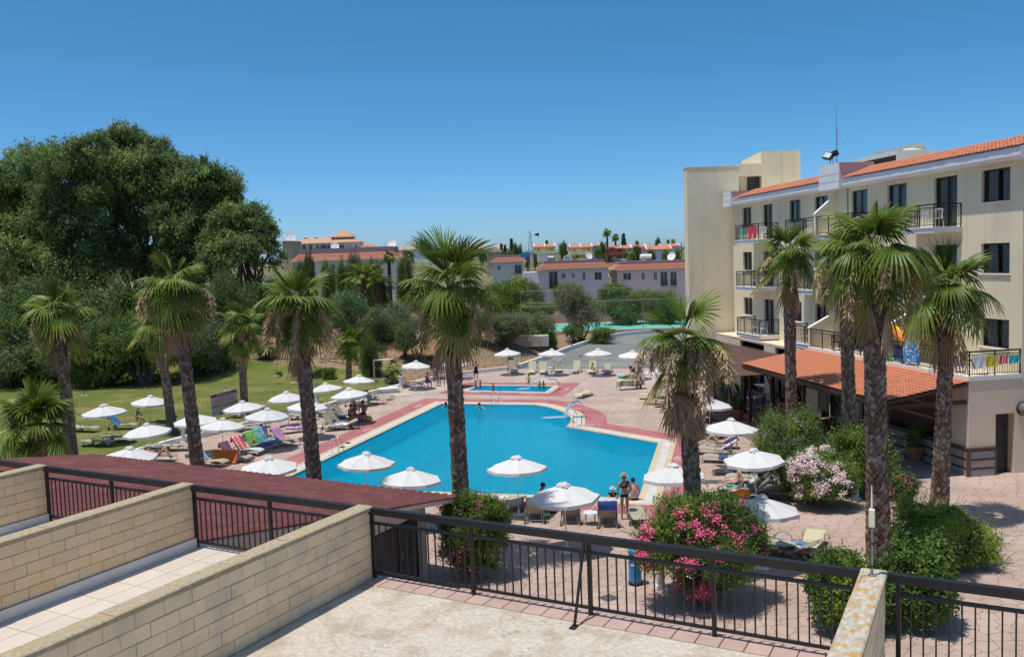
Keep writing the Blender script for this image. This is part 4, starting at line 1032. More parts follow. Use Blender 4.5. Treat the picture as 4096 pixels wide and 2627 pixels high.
def fan(elev, droop, seed, tipy=0, R=1.22, pet=.88, n=28, spread=2.15, fold=.2, matset=None, bend=.25):
 r = random.Random(seed); mb = MB(); e = math.radians(elev)
 D = Vector((math.cos(e), 0, math.sin(e))); base = D * .10
 sag = .18 * math.cos(e)
 mid = D * (pet * .55) + Vector((0, 0, .02)); c = D * pet - Vector((0, 0, sag * .5))
 mb.mi = 2; w_ = .022
 mb.tube([base, mid, c], [.03, .02, .014], 4)
 eb = e - bend; D2 = Vector((math.cos(eb), 0, math.sin(eb))); Y = Vector((0, 1, 0)); N = D2.cross(Y) * -1
 if N.z < 0: N = -N
 st = [.04, .42, .66, .84, 1.0]; wf = [1, 1, .78, .42, .04]
 for i in range(n):
  t = (i + .5) / n; th = (t - .5) * 2 * spread + r.uniform(-.02, .02); L = R * (.72 + .28 * math.cos(th * .75)) * r.uniform(.9, 1.06); dth = 2 * spread / n
  ex = r.uniform(.7, 1.35); rows = []
  d = D2 * math.cos(th) + Y * math.sin(th)
  side = (-D2 * math.sin(th) + Y * math.cos(th))
  for s_, wq in zip(st, wf):
   p = c + d * (L * s_) - N * (fold * abs(math.sin(th)) * s_ * .55 * L)
   g = droop * ex * max(0, s_ - .42) ** 1.5 * 1.5
   q = p - Vector((0, 0, g))
   # keep the length roughly constant as it bends down
   q -= Vector((d.x, d.y, 0)) * (g * .30 * max(0, s_ - .42))
   half = side * (dth * min(s_, .58) * L * .5 * wq)
   rg = N * (.02 if wq > .1 else 0)
   rows.append((q - half - rg * .6, q + rg * .6, q + half - rg * .6))
  for k in range(4):
   a, b = rows[k], rows[k + 1]; mb.mi = 1 if (tipy and k >= 4 - tipy) else 0
   mb.quad(a[0], b[0], b[1], a[1]); mb.quad(a[1], b[1], b[2], a[2])
 me = mb.mesh('frond', matset or [m_frond, m_tip, m_pet]); return me
FR = {'up': [fan(80, .1, 1, spread=.5, pet=.6, R=1.3), fan(66, .25, 2, spread=.9, pet=.8, R=1.3)],
  'high': [fan(50, .5, 3, bend=.35), fan(42, .7, 4, bend=.5), fan(56, .4, 5)],
  'mid': [fan(24, .75, 6, bend=.7), fan(14, .85, 7, bend=.85), fan(30, .65, 8, bend=.6)],
  'low': [fan(-4, .7, 9, 1, bend=.95), fan(-16, .6, 10, 2, bend=.9), fan(4, .8, 11, 1, bend=1.05)],
  'hang': [fan(-48, .6, 12, 2), fan(-58, .5, 13, 3)]}
DR = [fan(-72, .35, 14, 0, R=.95, n=14, spread=.7, matset=[m_dry, m_dry, m_dry]), fan(-82, .2, 15, 0, R=1.0, n=14, spread=.6, matset=[m_dry, m_dry, m_dry])]
def inflor(seed, L=1.5, reach=.95):
 r = random.Random(seed); mb = MB(); pts = []
 for i in range(7):
  t = i / 6; pts.append(Vector((.15 + reach * math.sin(t * 1.75), .05 * math.sin(t * 5), .35 * math.sin(t * 2.2) - L * t * t)))
 mb.tube(pts, [.018, .016, .013, .011, .009, .007, .004], 4, False)
 for k in range(260):
  t = r.uniform(.42, 1); i = min(5, int(t * 6)); p = pts[i].lerp(pts[i + 1], t * 6 - i)
  a = r.uniform(0, 2 * pi); l = r.uniform(.12, .32); q = p + Vector((math.cos(a) * l * .8, math.sin(a) * l * .8, -l * r.uniform(.3, 1.4))); s_ = Vector((-math.sin(a), math.cos(a), 0)) * .009
  mb.quad(p - s_, q - s_ * 1.4, q + s_ * 1.4, p + s_)
 return mb.mesh('flower_stalk', m_infl)
IF = [inflor(1), inflor(2, 1.1, 1.15), inflor(3, 1.9, .8), inflor(4, 1.3, 1.25)]
def bark(base, top, r0, r1, seed, smooth_h=0, row=.10, nar=10, lean=.0, z0=0):
 r = random.Random(seed); H = top.z - base.z; n = max(6, int(H / .35)); mb = MB()
 side = Vector((top.x - base.x, top.y - base.y, 0)); bend = .06
 def cp(t):
  p = base.lerp(top, t); w_ = math.sin(t * pi) * bend * H * .12; return p + Vector((side.y, -side.x, 0)).normalized() * w_ if side.length > .01 else p
 def rad(t): return r1 + (r0 - r1) * math.exp(-t * 7) * 1.25 + (r0 - r1) * .35 * (1 - t)
 pts = [cp(i / n) for i in range(n + 1)]; core = MB(); core.tube(pts, [rad(i / n) * (.93 if base.z + H * i / n > smooth_h else 1.05) for i in range(n + 1)], 12)
 m = [m_core] + BARK; k = 0; z = smooth_h
 while z < H - .05:
  t = z / H; c = cp(t); R = rad(t); fz = 1 + .9 * max(0, (t - .86) / .14)
  for j in range(nar):
   a = 2 * pi * (j + .5 * (k % 2) + r.uniform(-.16, .16)) / nar; w_ = 2 * pi / nar * .60; o = r.uniform(.012, .045) * fz; h = row * r.uniform(1.25, 1.9); dz = r.uniform(-.02, .02); tw = r.uniform(-.1, .1)
   A = lambda an, rr_, zz: (c.x + math.cos(an) * rr_, c.y + math.sin(an) * rr_, c.z + zz)
   mb.mi = r.choices((1, 2, 3), (.42, .33, .25))[0]
   vs = [A(a - w_, R * .96, dz), A(a, R * 1.03, dz - row * .35), A(a + w_, R * .96, dz), A(a + w_ * .45 + tw, R + o, dz + h * .8), A(a + tw, R + o * 1.25, dz + h), A(a - w_ * .45 + tw, R + o, dz + h * .8), A(a, R * .93, dz + h * .75)]
   mb.add(vs, [(0, 1, 5), (1, 3, 5), (1, 2, 3), (5, 3, 4), (4, 3, 6), (4, 6, 5), (0, 5, 6), (2, 6, 3)])
  z += row; k += 1
 return core, mb, m
def palm(xb, yb, Yd, xc, yc, label, r0=.30, r1=.215, scale=1., seed=1, dry=1., smooth_h=0, cnt=1., z=0, group='fan palms round the pool', upr=3, bushy=0, upsc=1.):
 b = GY('D', xb, yb, Yd); b = Vector((b.x, b.y, z if z is not None else terr(b.x, b.y))); 
 if z is None: b.z = terr(b.x, b.y)
 t = GY('D', xc, yc, Yd); root = thing('fan_palm', label, 'palm tree', b, 0, group)
 top = t - b; r = random.Random(seed)
 core, bk, m = bark(Vector((0, 0, -.1)), Vector((top.x, top.y, top.z)), r0, r1, seed, smooth_h)
 tr = core.obj('trunk', m_core if not smooth_h else mat('smooth_palm_trunk', (.16, .13, .11), (.11, .09, .075), scale=5, rough=.9), root)
 bk.obj('bark_scales', m, tr, kind='stuff')
 crown = link('crown', None, root, top)
 def put(me, name, a, s_, tz=0, tilt=0): link(name, me, crown, (0, 0, tz), (r.uniform(-.08, .08), tilt, a), scale=s_ * scale)
 ga = 2.39996; a = r.uniform(0, 6)
 for kind, n, tz in (('up', upr, .16), ('high', 5 if not bushy else 14, .10), ('mid', 6, 0), ('low', 4 if not bushy else 2, -.12), ('hang', 2 if not bushy else .1, -.22)):
  for i in range(max(1, int(n * cnt))): a += ga; put(r.choice(FR[kind]), 'frond', a + r.uniform(-.25, .25), r.uniform(.62, 1.02) * (upsc if kind == 'up' else 1), tz + r.uniform(-.04, .04), r.uniform(-.4, .4))
 for i in range(int(4 * dry)): a += ga; put(r.choice(DR), 'dry_frond', a, r.uniform(.9, 1.35), -.2 + r.uniform(-.1, .1))
 for i in range(int(4.5 * dry)): a += ga; put(r.choice(IF), 'flower_stalk', a, r.uniform(.7, 1.15), .02)
 return root
palm(1082, 1180, 27.3, 1056, 690, 'tall fan palm standing in front of the middle of the large pool', seed=11, upr=6, upsc=1.4, dry=1.3)
palm(742, 1150, 31, 700, 725, 'fan palm with a yellow lower frond left of the pool ladder', seed=12, dry=1.5, cnt=1.1)
palm(470, 1130, 35.5, 412, 680, 'fan palm with tan flower heads between the lawn and the striped loungers', seed=13, dry=2.4, cnt=1.1)
palm(406, 1022, 51, 372, 768, 'fan palm on the lawn just left of the palm with tan flower heads', seed=14, smooth_h=1.9, r0=.3)
palm(172, 1100, 39, 135, 742, 'leftmost tall fan palm, smooth lower trunk, on the lawn', seed=15, smooth_h=2.6, r0=.3)
palm(84, 1110, 36, 88, 1000, 'short bushy fan palm with a thick trunk at the left edge', seed=16, r0=.42, r1=.34, scale=1.12, dry=.0, upr=12, bushy=1)
palm(575, 985, 56, 565, 765, 'slim fan palm on the lawn beside the swimming pool sign', seed=17, r0=.27, r1=.2, dry=.3, smooth_h=1.6)
palm(818, 912, 71, 819, 808, 'small fan palm on the earth bank behind the umbrellas', seed=18, r0=.25, r1=.2, dry=.1, z=None, scale=.95, upr=6)
palm(722, 912, 75, 722, 792, 'small fan palm half hidden behind the trunk with the yellow frond', seed=19, r0=.25, r1=.2, dry=.2, z=None)
palm(925, 905, 70, 918, 868, 'tiny fan palm behind the white kerb near the open air shower', seed=20, r0=.2, r1=.16, dry=0, z=None, scale=.72, cnt=.8)
palm(1637, 1365, 25.4, 1604, 812, 'fan palm rising out of the pink oleander, many dry hanging stalks', seed=21, dry=3.4, cnt=.75, upr=4)
palm(1860, 1060, 40, 1848, 605, 'fan palm in front of the far balconies, leftmost of the four by the hotel', seed=22, r0=.27, r1=.215, cnt=1.4)
palm(2000, 1150, 34.5, 1980, 612, 'fan palm standing right behind the thickest trunk', seed=23, r0=.3, cnt=1.3)
palm(2062, 1360, 24.9, 2050, 600, 'tallest and thickest fan palm in front of the tiled awning', seed=24, r0=.34, r1=.26, scale=1.05, cnt=1.5, dry=1.8, upr=3)
palm(2200, 1240, 29.6, 2222, 690, 'rightmost fan palm, standing in the yellow green bush', seed=25, r0=.3, cnt=1.4, dry=1.6, scale=1.08)

# ================================================================ TREES AND SHRUBS
def leafmat(name, a, b, **kw): return mat(name, a, b, rough=.55, spec=.2, transl=.4, rnd=.10, scale=kw.pop('scale', .9), contrast=.6, **kw)
LM = {'euc': leafmat('gum_tree_leaf', (.21, .29, .095), (.12, .185, .065)), 'eucl': leafmat('gum_tree_leaf_light', (.37, .46, .13), (.22, .31, .09)),
  'dark': leafmat('dark_green_leaf', (.15, .21, .06), (.085, .13, .04)), 'green': leafmat('mid_green_leaf', (.195, .299, .065), (.117, .189, .046)),
  'blue': leafmat('grey_blue_leaf', (.208, .286, .150), (.130, .189, .104)), 'olive': leafmat('olive_leaf', (.286, .299, .117), (.182, .202, .078)), 'lime': leafmat('yellow_green_leaf', (.364, .442, .065), (.221, .299, .052)),
  'grey': leafmat('grey_brown_leaf', (.247, .234, .156), (.169, .182, .104)), 'ole': leafmat('oleander_leaf', (.143, .240, .055), (.072, .137, .035))}
m_bk = mat('tree_bark', (.17, .125, .095), (.09, .07, .055), scale=5, rough=.9)
m_bkl = mat('pale_branch', (.32, .27, .22), (.22, .18, .14), scale=5, rough=.9)
def leaves(name, blobs, n, size, aspect, mats, seed=0, sub=None, hang=0., up=0., sig=.26, shell=(.62, 1.0), tri=False):
 """leaf sized faces gathered in clumps round the surface of blobs (cx, cy, cz, rx, ry, rz)"""
 r = np.random.default_rng(seed); vol = np.array([b[3] * b[4] + b[3] * b[5] + b[4] * b[5] for b in blobs]); vol = vol / vol.sum(); VV = []; MI = []
 nm = len(mats)
 for b, f in zip(blobs, vol):
  k = int(n * f); c = np.array(b[:3]); R = np.array(b[3:6]); ns = max(8, int((sub or 26) * (R.mean() / 1.0) ** 1.2 if sub is None else sub))
  d = r.normal(size=(ns, 3)); d /= np.linalg.norm(d, axis=1)[:, None]; d[:, 2] = np.where(d[:, 2] < -.5, -d[:, 2], d[:, 2])
  sc = c + d * R * r.uniform(shell[0], shell[1], (ns, 1)); mi_s = (r.random(ns) ** 1.3 * nm).astype(int)
  w_ = r.uniform(.4, 1.6, ns); w_ /= w_.sum(); ix = r.choice(ns, k, p=w_)
  off = r.normal(size=(k, 3)) * R * sig * r.uniform(.5, 1.2, (ns, 1))[ix]; P = sc[ix] + off
  nrm = d[ix] * .7 + r.normal(size=(k, 3)) * .75; nrm /= np.linalg.norm(nrm, axis=1)[:, None]
  t = r.normal(size=(k, 3)); t[:, 2] -= hang; t[:, 2] += up; t -= nrm * (t * nrm).sum(1)[:, None] * (1 - .0); t /= np.linalg.norm(t, axis=1)[:, None]; s_ = np.cross(nrm, t)
  L = size * r.uniform(.6, 1.35, (k, 1)); W = L * aspect
  V = np.stack([P, P + t * L * .5 + s_ * W * .5, P + t * L, P + t * L * .5 - s_ * W * .5], 1) if not tri else np.stack([P - s_ * W * .5, P + s_ * W * .5, P + t * L], 1)
  VV.append(V); MI.append(mi_s[ix])
 V = np.concatenate(VV); MI = np.concatenate(MI); me = tri_mesh(name, V.reshape(-1, 3), 3 if tri else 4, mats)
 me.polygons.foreach_set('material_index', MI.astype(np.int32)); return me
def limbs(mb, base, tips, r0, seed=0, n=5):
 r = random.Random(seed)
 for tip in tips:
  tip = Vector(tip); b = Vector(base); pts = []
  for i in range(n + 1):
   t = i / n; p = b.lerp(tip, t); p += Vector((r.uniform(-1, 1), r.uniform(-1, 1), r.uniform(-.3, .3))) * (.06 * (tip - b).length * math.sin(t * pi)); pts.append(p)
  mb.tube(pts, [r0 * (1 - .8 * i / n) for i in range(n + 1)], 6)
# --- the tall gum trees, left
def blobB(x, y, rad, Y, sq=1.): p = GY('B8', x, y, Y); s_ = Y / FPX / REG['B8'][2]; s_ *= 1.2; return (p.x, p.y, p.z, rad * s_, rad * s_ * 1.1, rad * s_ * sq)
GUM = [('tall dark gum tree forming the left end of the big clump', 20, 1250, 97, [(160, 400, 120), (60, 560, 120), (320, 370, 150), (100, 700, 170), (300, 620, 200), (40, 860, 180), (260, 850, 200), (150, 1020, 180), (-90, 760, 200), (-120, 1000, 200), (-60, 480, 110), (40, 1150, 190), (250, 1150, 200)]),
  ('gum tree just left of the tallest crown, drooping pale foliage', 480, 1280, 95, [(540, 330, 120), (500, 520, 190), (640, 640, 180), (420, 760, 170), (560, 880, 190), (420, 1010, 160), (700, 1040, 150), (700, 250, 90), (650, 430, 150), (450, 1180, 190), (640, 1160, 190)]),
  ('highest gum tree in the middle of the big clump', 1060, 1250, 101, [(900, 220, 120), (820, 300, 110), (990, 300, 120), (1140, 300, 100), (880, 450, 150), (1050, 480, 160), (780, 700, 140), (1000, 640, 130), (1190, 600, 140), (1150, 380, 90), (900, 880, 150), (1060, 860, 110), (850, 1060, 170), (1080, 1130, 150)]),
  ('broad gum tree at the right end of the big clump', 1330, 1250, 98, [(1300, 460, 130), (1450, 500, 130), (1600, 540, 130), (1400, 640, 160), (1560, 680, 140), (1280, 760, 150), (1450, 820, 150), (1340, 950, 140), (1650, 650, 90), (1500, 950, 120), (1250, 930, 120), (1300, 1120, 150), (1480, 1110, 150)]),
  ('smaller gum tree right of the big clump, its top against the sky', 1800, 1230, 92, [(1830, 790, 105), (1720, 880, 110), (1880, 900, 110), (1580, 970, 120), (1720, 1030, 130), (1900, 1040, 120), (1560, 1100, 110), (1960, 860, 60), (1660, 820, 120), (1690, 960, 140), (1760, 760, 80)])]
for i, (lab, bx, by, Y, bl) in enumerate(GUM):
 B = [blobB(x, y, rd, Y + random.Random(x + y).uniform(-3, 3)) for x, y, rd in bl]; p = GY('B8', bx, by, Y); g = terr(p.x, p.y)
 root = thing('gum_tree', lab, 'tree', (p.x, p.y, g), 0, 'gum trees behind the lawn')
 B = [(b[0] - p.x, b[1] - p.y, b[2] - g, *b[3:]) for b in B]
 me = leaves('crown', B, 74000 if i < 4 else 34000, .40, .30, [LM['euc'], LM['eucl'], LM['euc'], LM['dark']], seed=i, hang=1.4, sig=.15, shell=(.55, 1.06), sub=54); link('crown', me, root)
 mb = MB(); limbs(mb, (0, 0, -.3), [b[:3] for b in B], .30, i); limbs(mb, (1.2, .5, -.3), [b[:3] for b in B[::3]], .2, i + 5); mb.obj('trunk', m_bk, root)
 mb = MB(); r = random.Random(i)
 for b in B[::2]: limbs(mb, (b[0], b[1] - b[4] * .3, b[2] - b[5] * .8), [(b[0] + r.uniform(-2, 2), b[1] - b[4] * .9, b[2] - b[5] * r.uniform(.5, 1.1)) for _ in range(2)], .05, i)
 mb.obj('bare_branches', m_bkl, root)
# --- shrub and small tree kinds: crown and trunk meshes shared between copies
def shrubkind(seed, mats, n=22000, size=.125, flat=.8, hang=0, gap=.2):
 r = random.Random(seed); B = []
 for i in range(11):
  a = r.uniform(0, 2 * pi); d = r.uniform(.1, .62); B.append((math.cos(a) * d, math.sin(a) * d, r.uniform(.34, .80), r.uniform(.24, .40), r.uniform(.24, .40), r.uniform(.18, .30)))
 B.append((0, 0, .55, .42, .42, .3)); B = [tuple(v * 2.5 for v in b) for b in B]
 me = leaves('crown', B, n, size, .34, mats, seed, hang=hang, sig=.22, shell=(.45, 1.05), sub=30)
 mb = MB(); limbs(mb, (0, 0, -.2), [(b[0] * .9, b[1] * .9, b[2]) for b in B], .09, seed); return me, mb.mesh('trunk', m_bk)
SK = {'blue': [shrubkind(31, [LM['blue'], LM['green'], LM['blue']]), shrubkind(32, [LM['blue'], LM['olive'], LM['blue']])],
  'green': [shrubkind(33, [LM['green'], LM['dark'], LM['lime']]), shrubkind(34, [LM['green'], LM['euc'], LM['green']])],
  'dark': [shrubkind(35, [LM['dark'], LM['euc'], LM['dark']]), shrubkind(36, [LM['dark'], LM['green'], LM['euc']])],
  'olive': [shrubkind(37, [LM['olive'], LM['blue'], LM['grey']])], 'grey': [shrubkind(38, [LM['grey'], LM['olive'], LM['grey']], n=15000)]}
def shrub(x, yb, yt, wpx, kind, label, name='shrub', cat='shrub', low=False, group='shrubs and small trees behind the lawn and bank', dY=0):
 wpx *= 1.3 if x < 540 or x > 1160 else 1.0; b = GT('D', x, yb); Y = b.y + dY; b = GY('D', x, yb, Y); g = terr(b.x, b.y); t = GY('D', x, yt, Y); H = max(.6, t.z - g); W = wpx * Y / 2050.
 me, tr = random.Random(x * 3 + yt).choice(SK[kind]); root = thing(name, label, cat, (b.x, b.y, g), random.Random(x).uniform(0, 6), group)
 s_ = (W / 4.9, W / 4.9, H / 2.45)
 if low: link('crown', me, root, (0, 0, -.32 * H), scale=(s_[0], s_[1], s_[2] * 1.15))
 else: link('crown', me, root, scale=s_)
 link('trunk', tr, root, scale=s_); return root
SH = [(15, 903, 660, 250, 'dark', 'dark shrub at the left edge below the gum trees'), (60, 905, 730, 230, 'blue', 'grey green shrub behind the leftmost tall palm crown'), (165, 905, 800, 200, 'dark', 'low dark shrub right of the leftmost palm trunk'),
  (250, 905, 740, 230, 'green', 'bright green shrub at the back edge of the lawn'), (345, 905, 720, 220, 'green', 'bright green tree with a bare trunk left of the tan headed palm'), (120, 840, 640, 260, 'dark', 'dark shrub high under the left gum trees'),
  (300, 840, 640, 260, 'dark', 'dark shrub under the middle gum trees'), (455, 885, 770, 150, 'green', 'green shrub right of the tan headed palm trunk'), (500, 868, 735, 170, 'blue', 'blue green shrub behind the slim lawn palm'),
  (430, 820, 640, 220, 'dark', 'dark shrub behind the crown with tan flower heads'), (545, 800, 620, 200, 'dark', 'dark tree below the smaller gum tree'), (640, 785, 640, 190, 'dark', 'dark tree behind the crown with the yellow frond'),
  (640, 775, 700, 90, 'blue', 'pale shrub at the top of the earth bank'), (745, 772, 690, 120, 'blue', 'blue green shrub above the earth bank'), (830, 790, 672, 210, 'blue', 'large grey green shrub above the small palms'),
  (900, 800, 700, 190, 'blue', 'grey green shrub left of the tallest central crown'), (870, 880, 770, 100, 'dark', 'dark shrub right of the small bank palm'), (980, 848, 745, 110, 'blue', 'small tree with two bare trunks on the reddish bank'),
  (950, 840, 760, 90, 'green', 'small tree with a twisted trunk behind the shower post'), (1010, 775, 690, 160, 'olive', 'olive shrub behind the central palm trunk'), (1105, 800, 725, 150, 'blue', 'wide low tree right of the central palm trunk'),
  (1190, 812, 735, 150, 'olive', 'wide low tree over the reddish bank'), (1250, 800, 720, 130, 'olive', 'olive coloured tree left of the green court'), (1205, 745, 640, 150, 'green', 'rounded green tree before the pink houses'),
  (1245, 742, 650, 110, 'olive', 'green tree touching the left pink house'), (1165, 740, 660, 110, 'dark', 'dark tree right of the central palm crown'), (1362, 800, 672, 125, 'grey', 'greyish tree with forked trunk in front of the court'),
  (1335, 735, 655, 110, 'green', 'green tree below the middle pink house'), (1440, 735, 655, 115, 'green', 'feathery green tree between the two pink houses'), (1530, 735, 672, 130, 'green', 'green tree below the right pink house'),
  (1290, 812, 770, 55, 'green', 'little shrub at the foot of the bank near the road'), (1345, 805, 765, 60, 'green', 'little shrub left of the forked trunk'), (1410, 805, 762, 80, 'green', 'little green shrub beside the green court'),
  (1480, 760, 690, 130, 'dark', 'dark tree behind the court fence'), (1570, 760, 690, 90, 'dark', 'dark tree beside the tower behind the court fence'),
  (1265, 750, 700, 110, 'green', 'green shrub behind the left end of the court'), (1390, 748, 690, 120, 'dark', 'dark shrub behind the middle of the court wall')]
for a in SH:
 low = a[4] != 'grey' and not ('trunk' in a[5] or 'tree over' in a[5] or 'low tree' in a[5]); shrub(*a[:5], a[5], name='small_tree' if 'tree' in a[5].split()[:5] or 'tree' in a[5][:34] else 'shrub', cat='tree' if 'tree' in a[5][:34] else 'shrub', low=low)
for (x, y, w_, lab) in ((622, 840, 70, 'low grey bush alone on the bare bank'), (655, 885, 30, 'small green weed bush at the lawn edge'), (770, 890, 60, 'green ivy like bush behind the hanging dead frond'), (1010, 845, 26, 'tiny green bush left of the central trunk'), (1200, 848, 24, 'tiny green bush on the bank by the umbrella')):
 shrub(x, y, y - w_ * .55, w_, 'green', lab, low=True, group='small bushes on the bank')
# ================================================================ FLOWERING BUSHES NEAR THE TERRACES
def flower_mat(n, a, b): return mat(n, a, b, scale=6, contrast=.6, rough=.6, transl=.25)
m_pinkf = flower_mat('hot_pink_blossom', (.82, .07, .19), (.88, .24, .38)); m_magf = flower_mat('magenta_blossom', (.55, .04, .20), (.66, .12, .36)); m_palef = flower_mat('pale_pink_blossom', (.88, .60, .62), (.92, .78, .76)); m_lilf = flower_mat('lilac_blossom', (.46, .46, .72), (.56, .54, .74)); m_orf = flower_mat('orange_blossom', (.85, .16, .05), (.9, .3, .1)); m_whf = flower_mat('white_blossom', (.85, .82, .80), (.9, .88, .86))
def flowers(name, blobs, n, heads, size, mt, seed=0, face=(-.15, -1, .45), spread=.75, hs=.07):
 r = np.random.default_rng(seed); fv = np.array(face, float); fv /= np.linalg.norm(fv); P = []
 while len(P) < heads:
  b = blobs[r.integers(len(blobs))]; d = r.normal(size=3); d /= np.linalg.norm(d)
  if d @ fv < 1 - spread * 1.2 or d[2] < -.2: continue
  P.append(np.array(b[:3]) + d * np.array(b[3:6]) * r.uniform(.96, 1.10))
 P = np.array(P); k = n; c = P[r.integers(len(P), size=k)] + r.normal(size=(k, 3)) * hs; nr = r.normal(size=(k, 3)) * .5 + np.array([-.2, -.6, .9]); nr /= np.linalg.norm(nr, axis=1)[:, None]
 t = r.normal(size=(k, 3)); t -= nr * (t * nr).sum(1)[:, None]; t /= np.linalg.norm(t, axis=1)[:, None]; s_ = np.cross(nr, t); L = size * r.uniform(.7, 1.3, (k, 1))
 V = np.stack([c - t * L * .5, c + s_ * L * .5, c + t * L * .5, c - s_ * L * .5], 1); return tri_mesh(name, V.reshape(-1, 3), 4, mt)
def bush(label, px, py, wpx, hpx, kinds, n, leaf, asp, name='bush', cat='bush', depth=None, fl=None, up=.3, sub=30, seed=1, spike=0, flat=1., group=None, bl=None, dep=None):
 b = G('D', px, py) if depth is None else GY('D', px, py, depth); b = Vector((b.x, b.y, 0)); W = wpx * .98 * b.y / 2050; H = hpx * b.y / 2050. * 1.0
 root = thing(name, label, cat, b, 0, group); r = random.Random(seed); B = bl
 if B is None:
  B = [(0, 0, H * .5, W * .34, W * .34, H * .42)]
  for i in range(9):
   a = 2 * pi * i / 9 + r.uniform(-.3, .3); d = W * r.uniform(.16, .27); z = H * r.uniform(.30, .70); B.append((math.cos(a) * d, math.sin(a) * d, z, W * r.uniform(.18, .26), W * r.uniform(.18, .26), min(z, H - z) * r.uniform(.8, 1.05) + .05 * H))
 else: B = [(x * W, y * W, z * H, a * W, b_ * W, c * H) for x, y, z, a, b_, c in B]
 me = leaves('foliage', B, int(n * 2.3), leaf * 1.05, asp, [LM[k] for k in kinds], seed, up=up, sig=.22, shell=(.62, 1.03), sub=sub); link('foliage', me, root)
 # twigs sticking out
 if spike:
  V = []; rr = np.random.default_rng(seed)
  mb = MB()
  for i in range(spike):
   bb = B[rr.integers(len(B))]; d = rr.normal(size=3); d[2] = abs(d[2]) + .25; d /= np.linalg.norm(d); p = np.array(bb[:3]) + d * np.array(bb[3:6]) * .9; L = rr.uniform(.2, .5) * min(1.2, W / 2.2); q = p + (d + np.array([0, 0, .15])) * L; q[2] -= .12 * L
   mb.tube([tuple(p), tuple((p + q) / 2 + [0, 0, .06 * L]), tuple(q)], .006, 3, False)
   for k in range(14):
    t = (k + 1) / 15.; c = p + (q - p) * t; a = rr.uniform(0, 6.28); e = np.array([math.cos(a), math.sin(a), .4]) * leaf * .8; s_ = np.array([-math.sin(a), math.cos(a), 0]) * leaf * asp * .5
    V += [c, c + e * .5 + s_, c + e, c + e * .5 - s_]
  link('shoots', tri_mesh('shoots', np.array(V), 4, LM[kinds[0]]), root, kind='stuff'); mb.obj('twigs', m_bk, root, kind='stuff')
 mb = MB(); limbs(mb, (0, 0, -.05), [(q[0] * .9, q[1] * .9, q[2]) for q in B[1:]], .035 + W * .006, seed); mb.obj('stems', m_bk, root)
 for f in (fl or []): link('blossoms', flowers('blossoms', B, f[1], f[2], f[3], f[0], seed + 3, **(f[4] if len(f) > 4 else {})), root)
 return root
bush('dark oleander with magenta flowers right of the corrugated roof', 1112, 1352, 186, 192, ['ole', 'green', 'lime', 'ole'], 15000, .17, .16, name='oleander', fl=[(m_magf, 900, 34, .045)], up=1.0, seed=2, spike=60,
  bl=[(0, 0, .52, .36, .36, .36), (-.22, .05, .72, .24, .24, .24), (.18, -.05, .80, .26, .26, .20), (.02, .05, .86, .2, .2, .15), (-.24, -.05, .40, .22, .22, .25), (.24, -.05, .48, .24, .24, .26), (0, -.1, .22, .3, .28, .2), (.34, 0, .66, .15, .15, .15)])
bush('big round oleander covered with hot pink flowers at the foot of a palm', 1640, 1408, 318, 245, ['ole', 'ole', 'green', 'lime'], 30000, .18, .15, name='oleander', fl=[(m_pinkf, 7000, 100, .06, dict(face=(-.8, -.65, .1), spread=.46)), (m_palef, 500, 40, .05, dict(face=(-.85, -.6, .2), spread=.42)), (m_magf, 1200, 26, .06, dict(face=(.6, -.8, .2), spread=.4))], up=.8, seed=4, spike=120,
  bl=[(0, 0, .55, .34, .34, .33), (-.26, -.05, .60, .22, .22, .24), (.25, 0, .62, .24, .24, .26), (-.1, .0, .82, .22, .22, .17), (.14, .05, .86, .22, .22, .15), (-.34, -.1, .52, .14, .14, .16), (.02, -.14, .45, .3, .25, .28), (0, -.05, .2, .17, .17, .2), (.36, -.02, .5, .13, .13, .18)])
bush('oleander with clouds of pale pink flowers right of the umbrellas', 1925, 1190, 165, 150, ['green', 'ole', 'lime'], 13000, .12, .2, name='oleander', fl=[(m_palef, 8000, 130, .06, dict(face=(-.6, -.6, .5), spread=.5)), (m_whf, 1500, 90, .05, dict(face=(-.6, -.6, .6), spread=.55))], seed=6, spike=40,
  bl=[(.05, .1, .5, .4, .3, .42), (-.2, 0, .55, .26, .26, .32), (.15, -.08, .4, .3, .3, .34), (-.1, -.1, .3, .26, .24, .26), (-.28, -.02, .62, .16, .16, .2)])
bush('large feathery green bush under the leftmost of the hotel palms', 1850, 1158, 195, 185, ['green', 'lime', 'green', 'blue'], 24000, .10, .3, seed=7, spike=160, fl=[(m_lilf, 500, 60, .05)])
bush('green leafy bush between the pale pink oleander and the thickest trunk', 2015, 1185, 170, 150, ['green', 'ole', 'lime'], 17000, .11, .35, seed=8, spike=110, depth=33.5)
bush('yellow green bush with lilac flowers round the rightmost palm', 2205, 1318, 262, 138, ['lime', 'green', 'lime', 'lime'], 30000, .09, .34, seed=9, spike=240, fl=[(m_lilf, 500, 90, .04)], up=.2,
  bl=[(0, 0, .42, .34, .34, .36), (-.28, 0, .40, .2, .2, .34), (.26, 0, .36, .22, .22, .3), (-.15, .15, .70, .2, .2, .26), (.1, .1, .66, .2, .2, .22), (.12, -.15, .3, .28, .24, .26), (-.2, -.18, .3, .24, .22, .26), (.40, .05, .25, .14, .14, .16)])
bush('glossy green bush with orange flowers in front of the tallest palm', 2000, 1470, 225, 185, ['green', 'ole', 'lime'], 26000, .085, .6, seed=10, spike=150, fl=[(m_orf, 60, 5, .06)],
  bl=[(0, 0, .45, .36, .34, .38), (-.28, 0, .62, .2, .2, .26), (-.1, .1, .75, .2, .2, .2), (.25, 0, .5, .22, .22, .3), (.1, -.12, .3, .3, .26, .26), (-.2, -.12, .32, .24, .22, .26)])
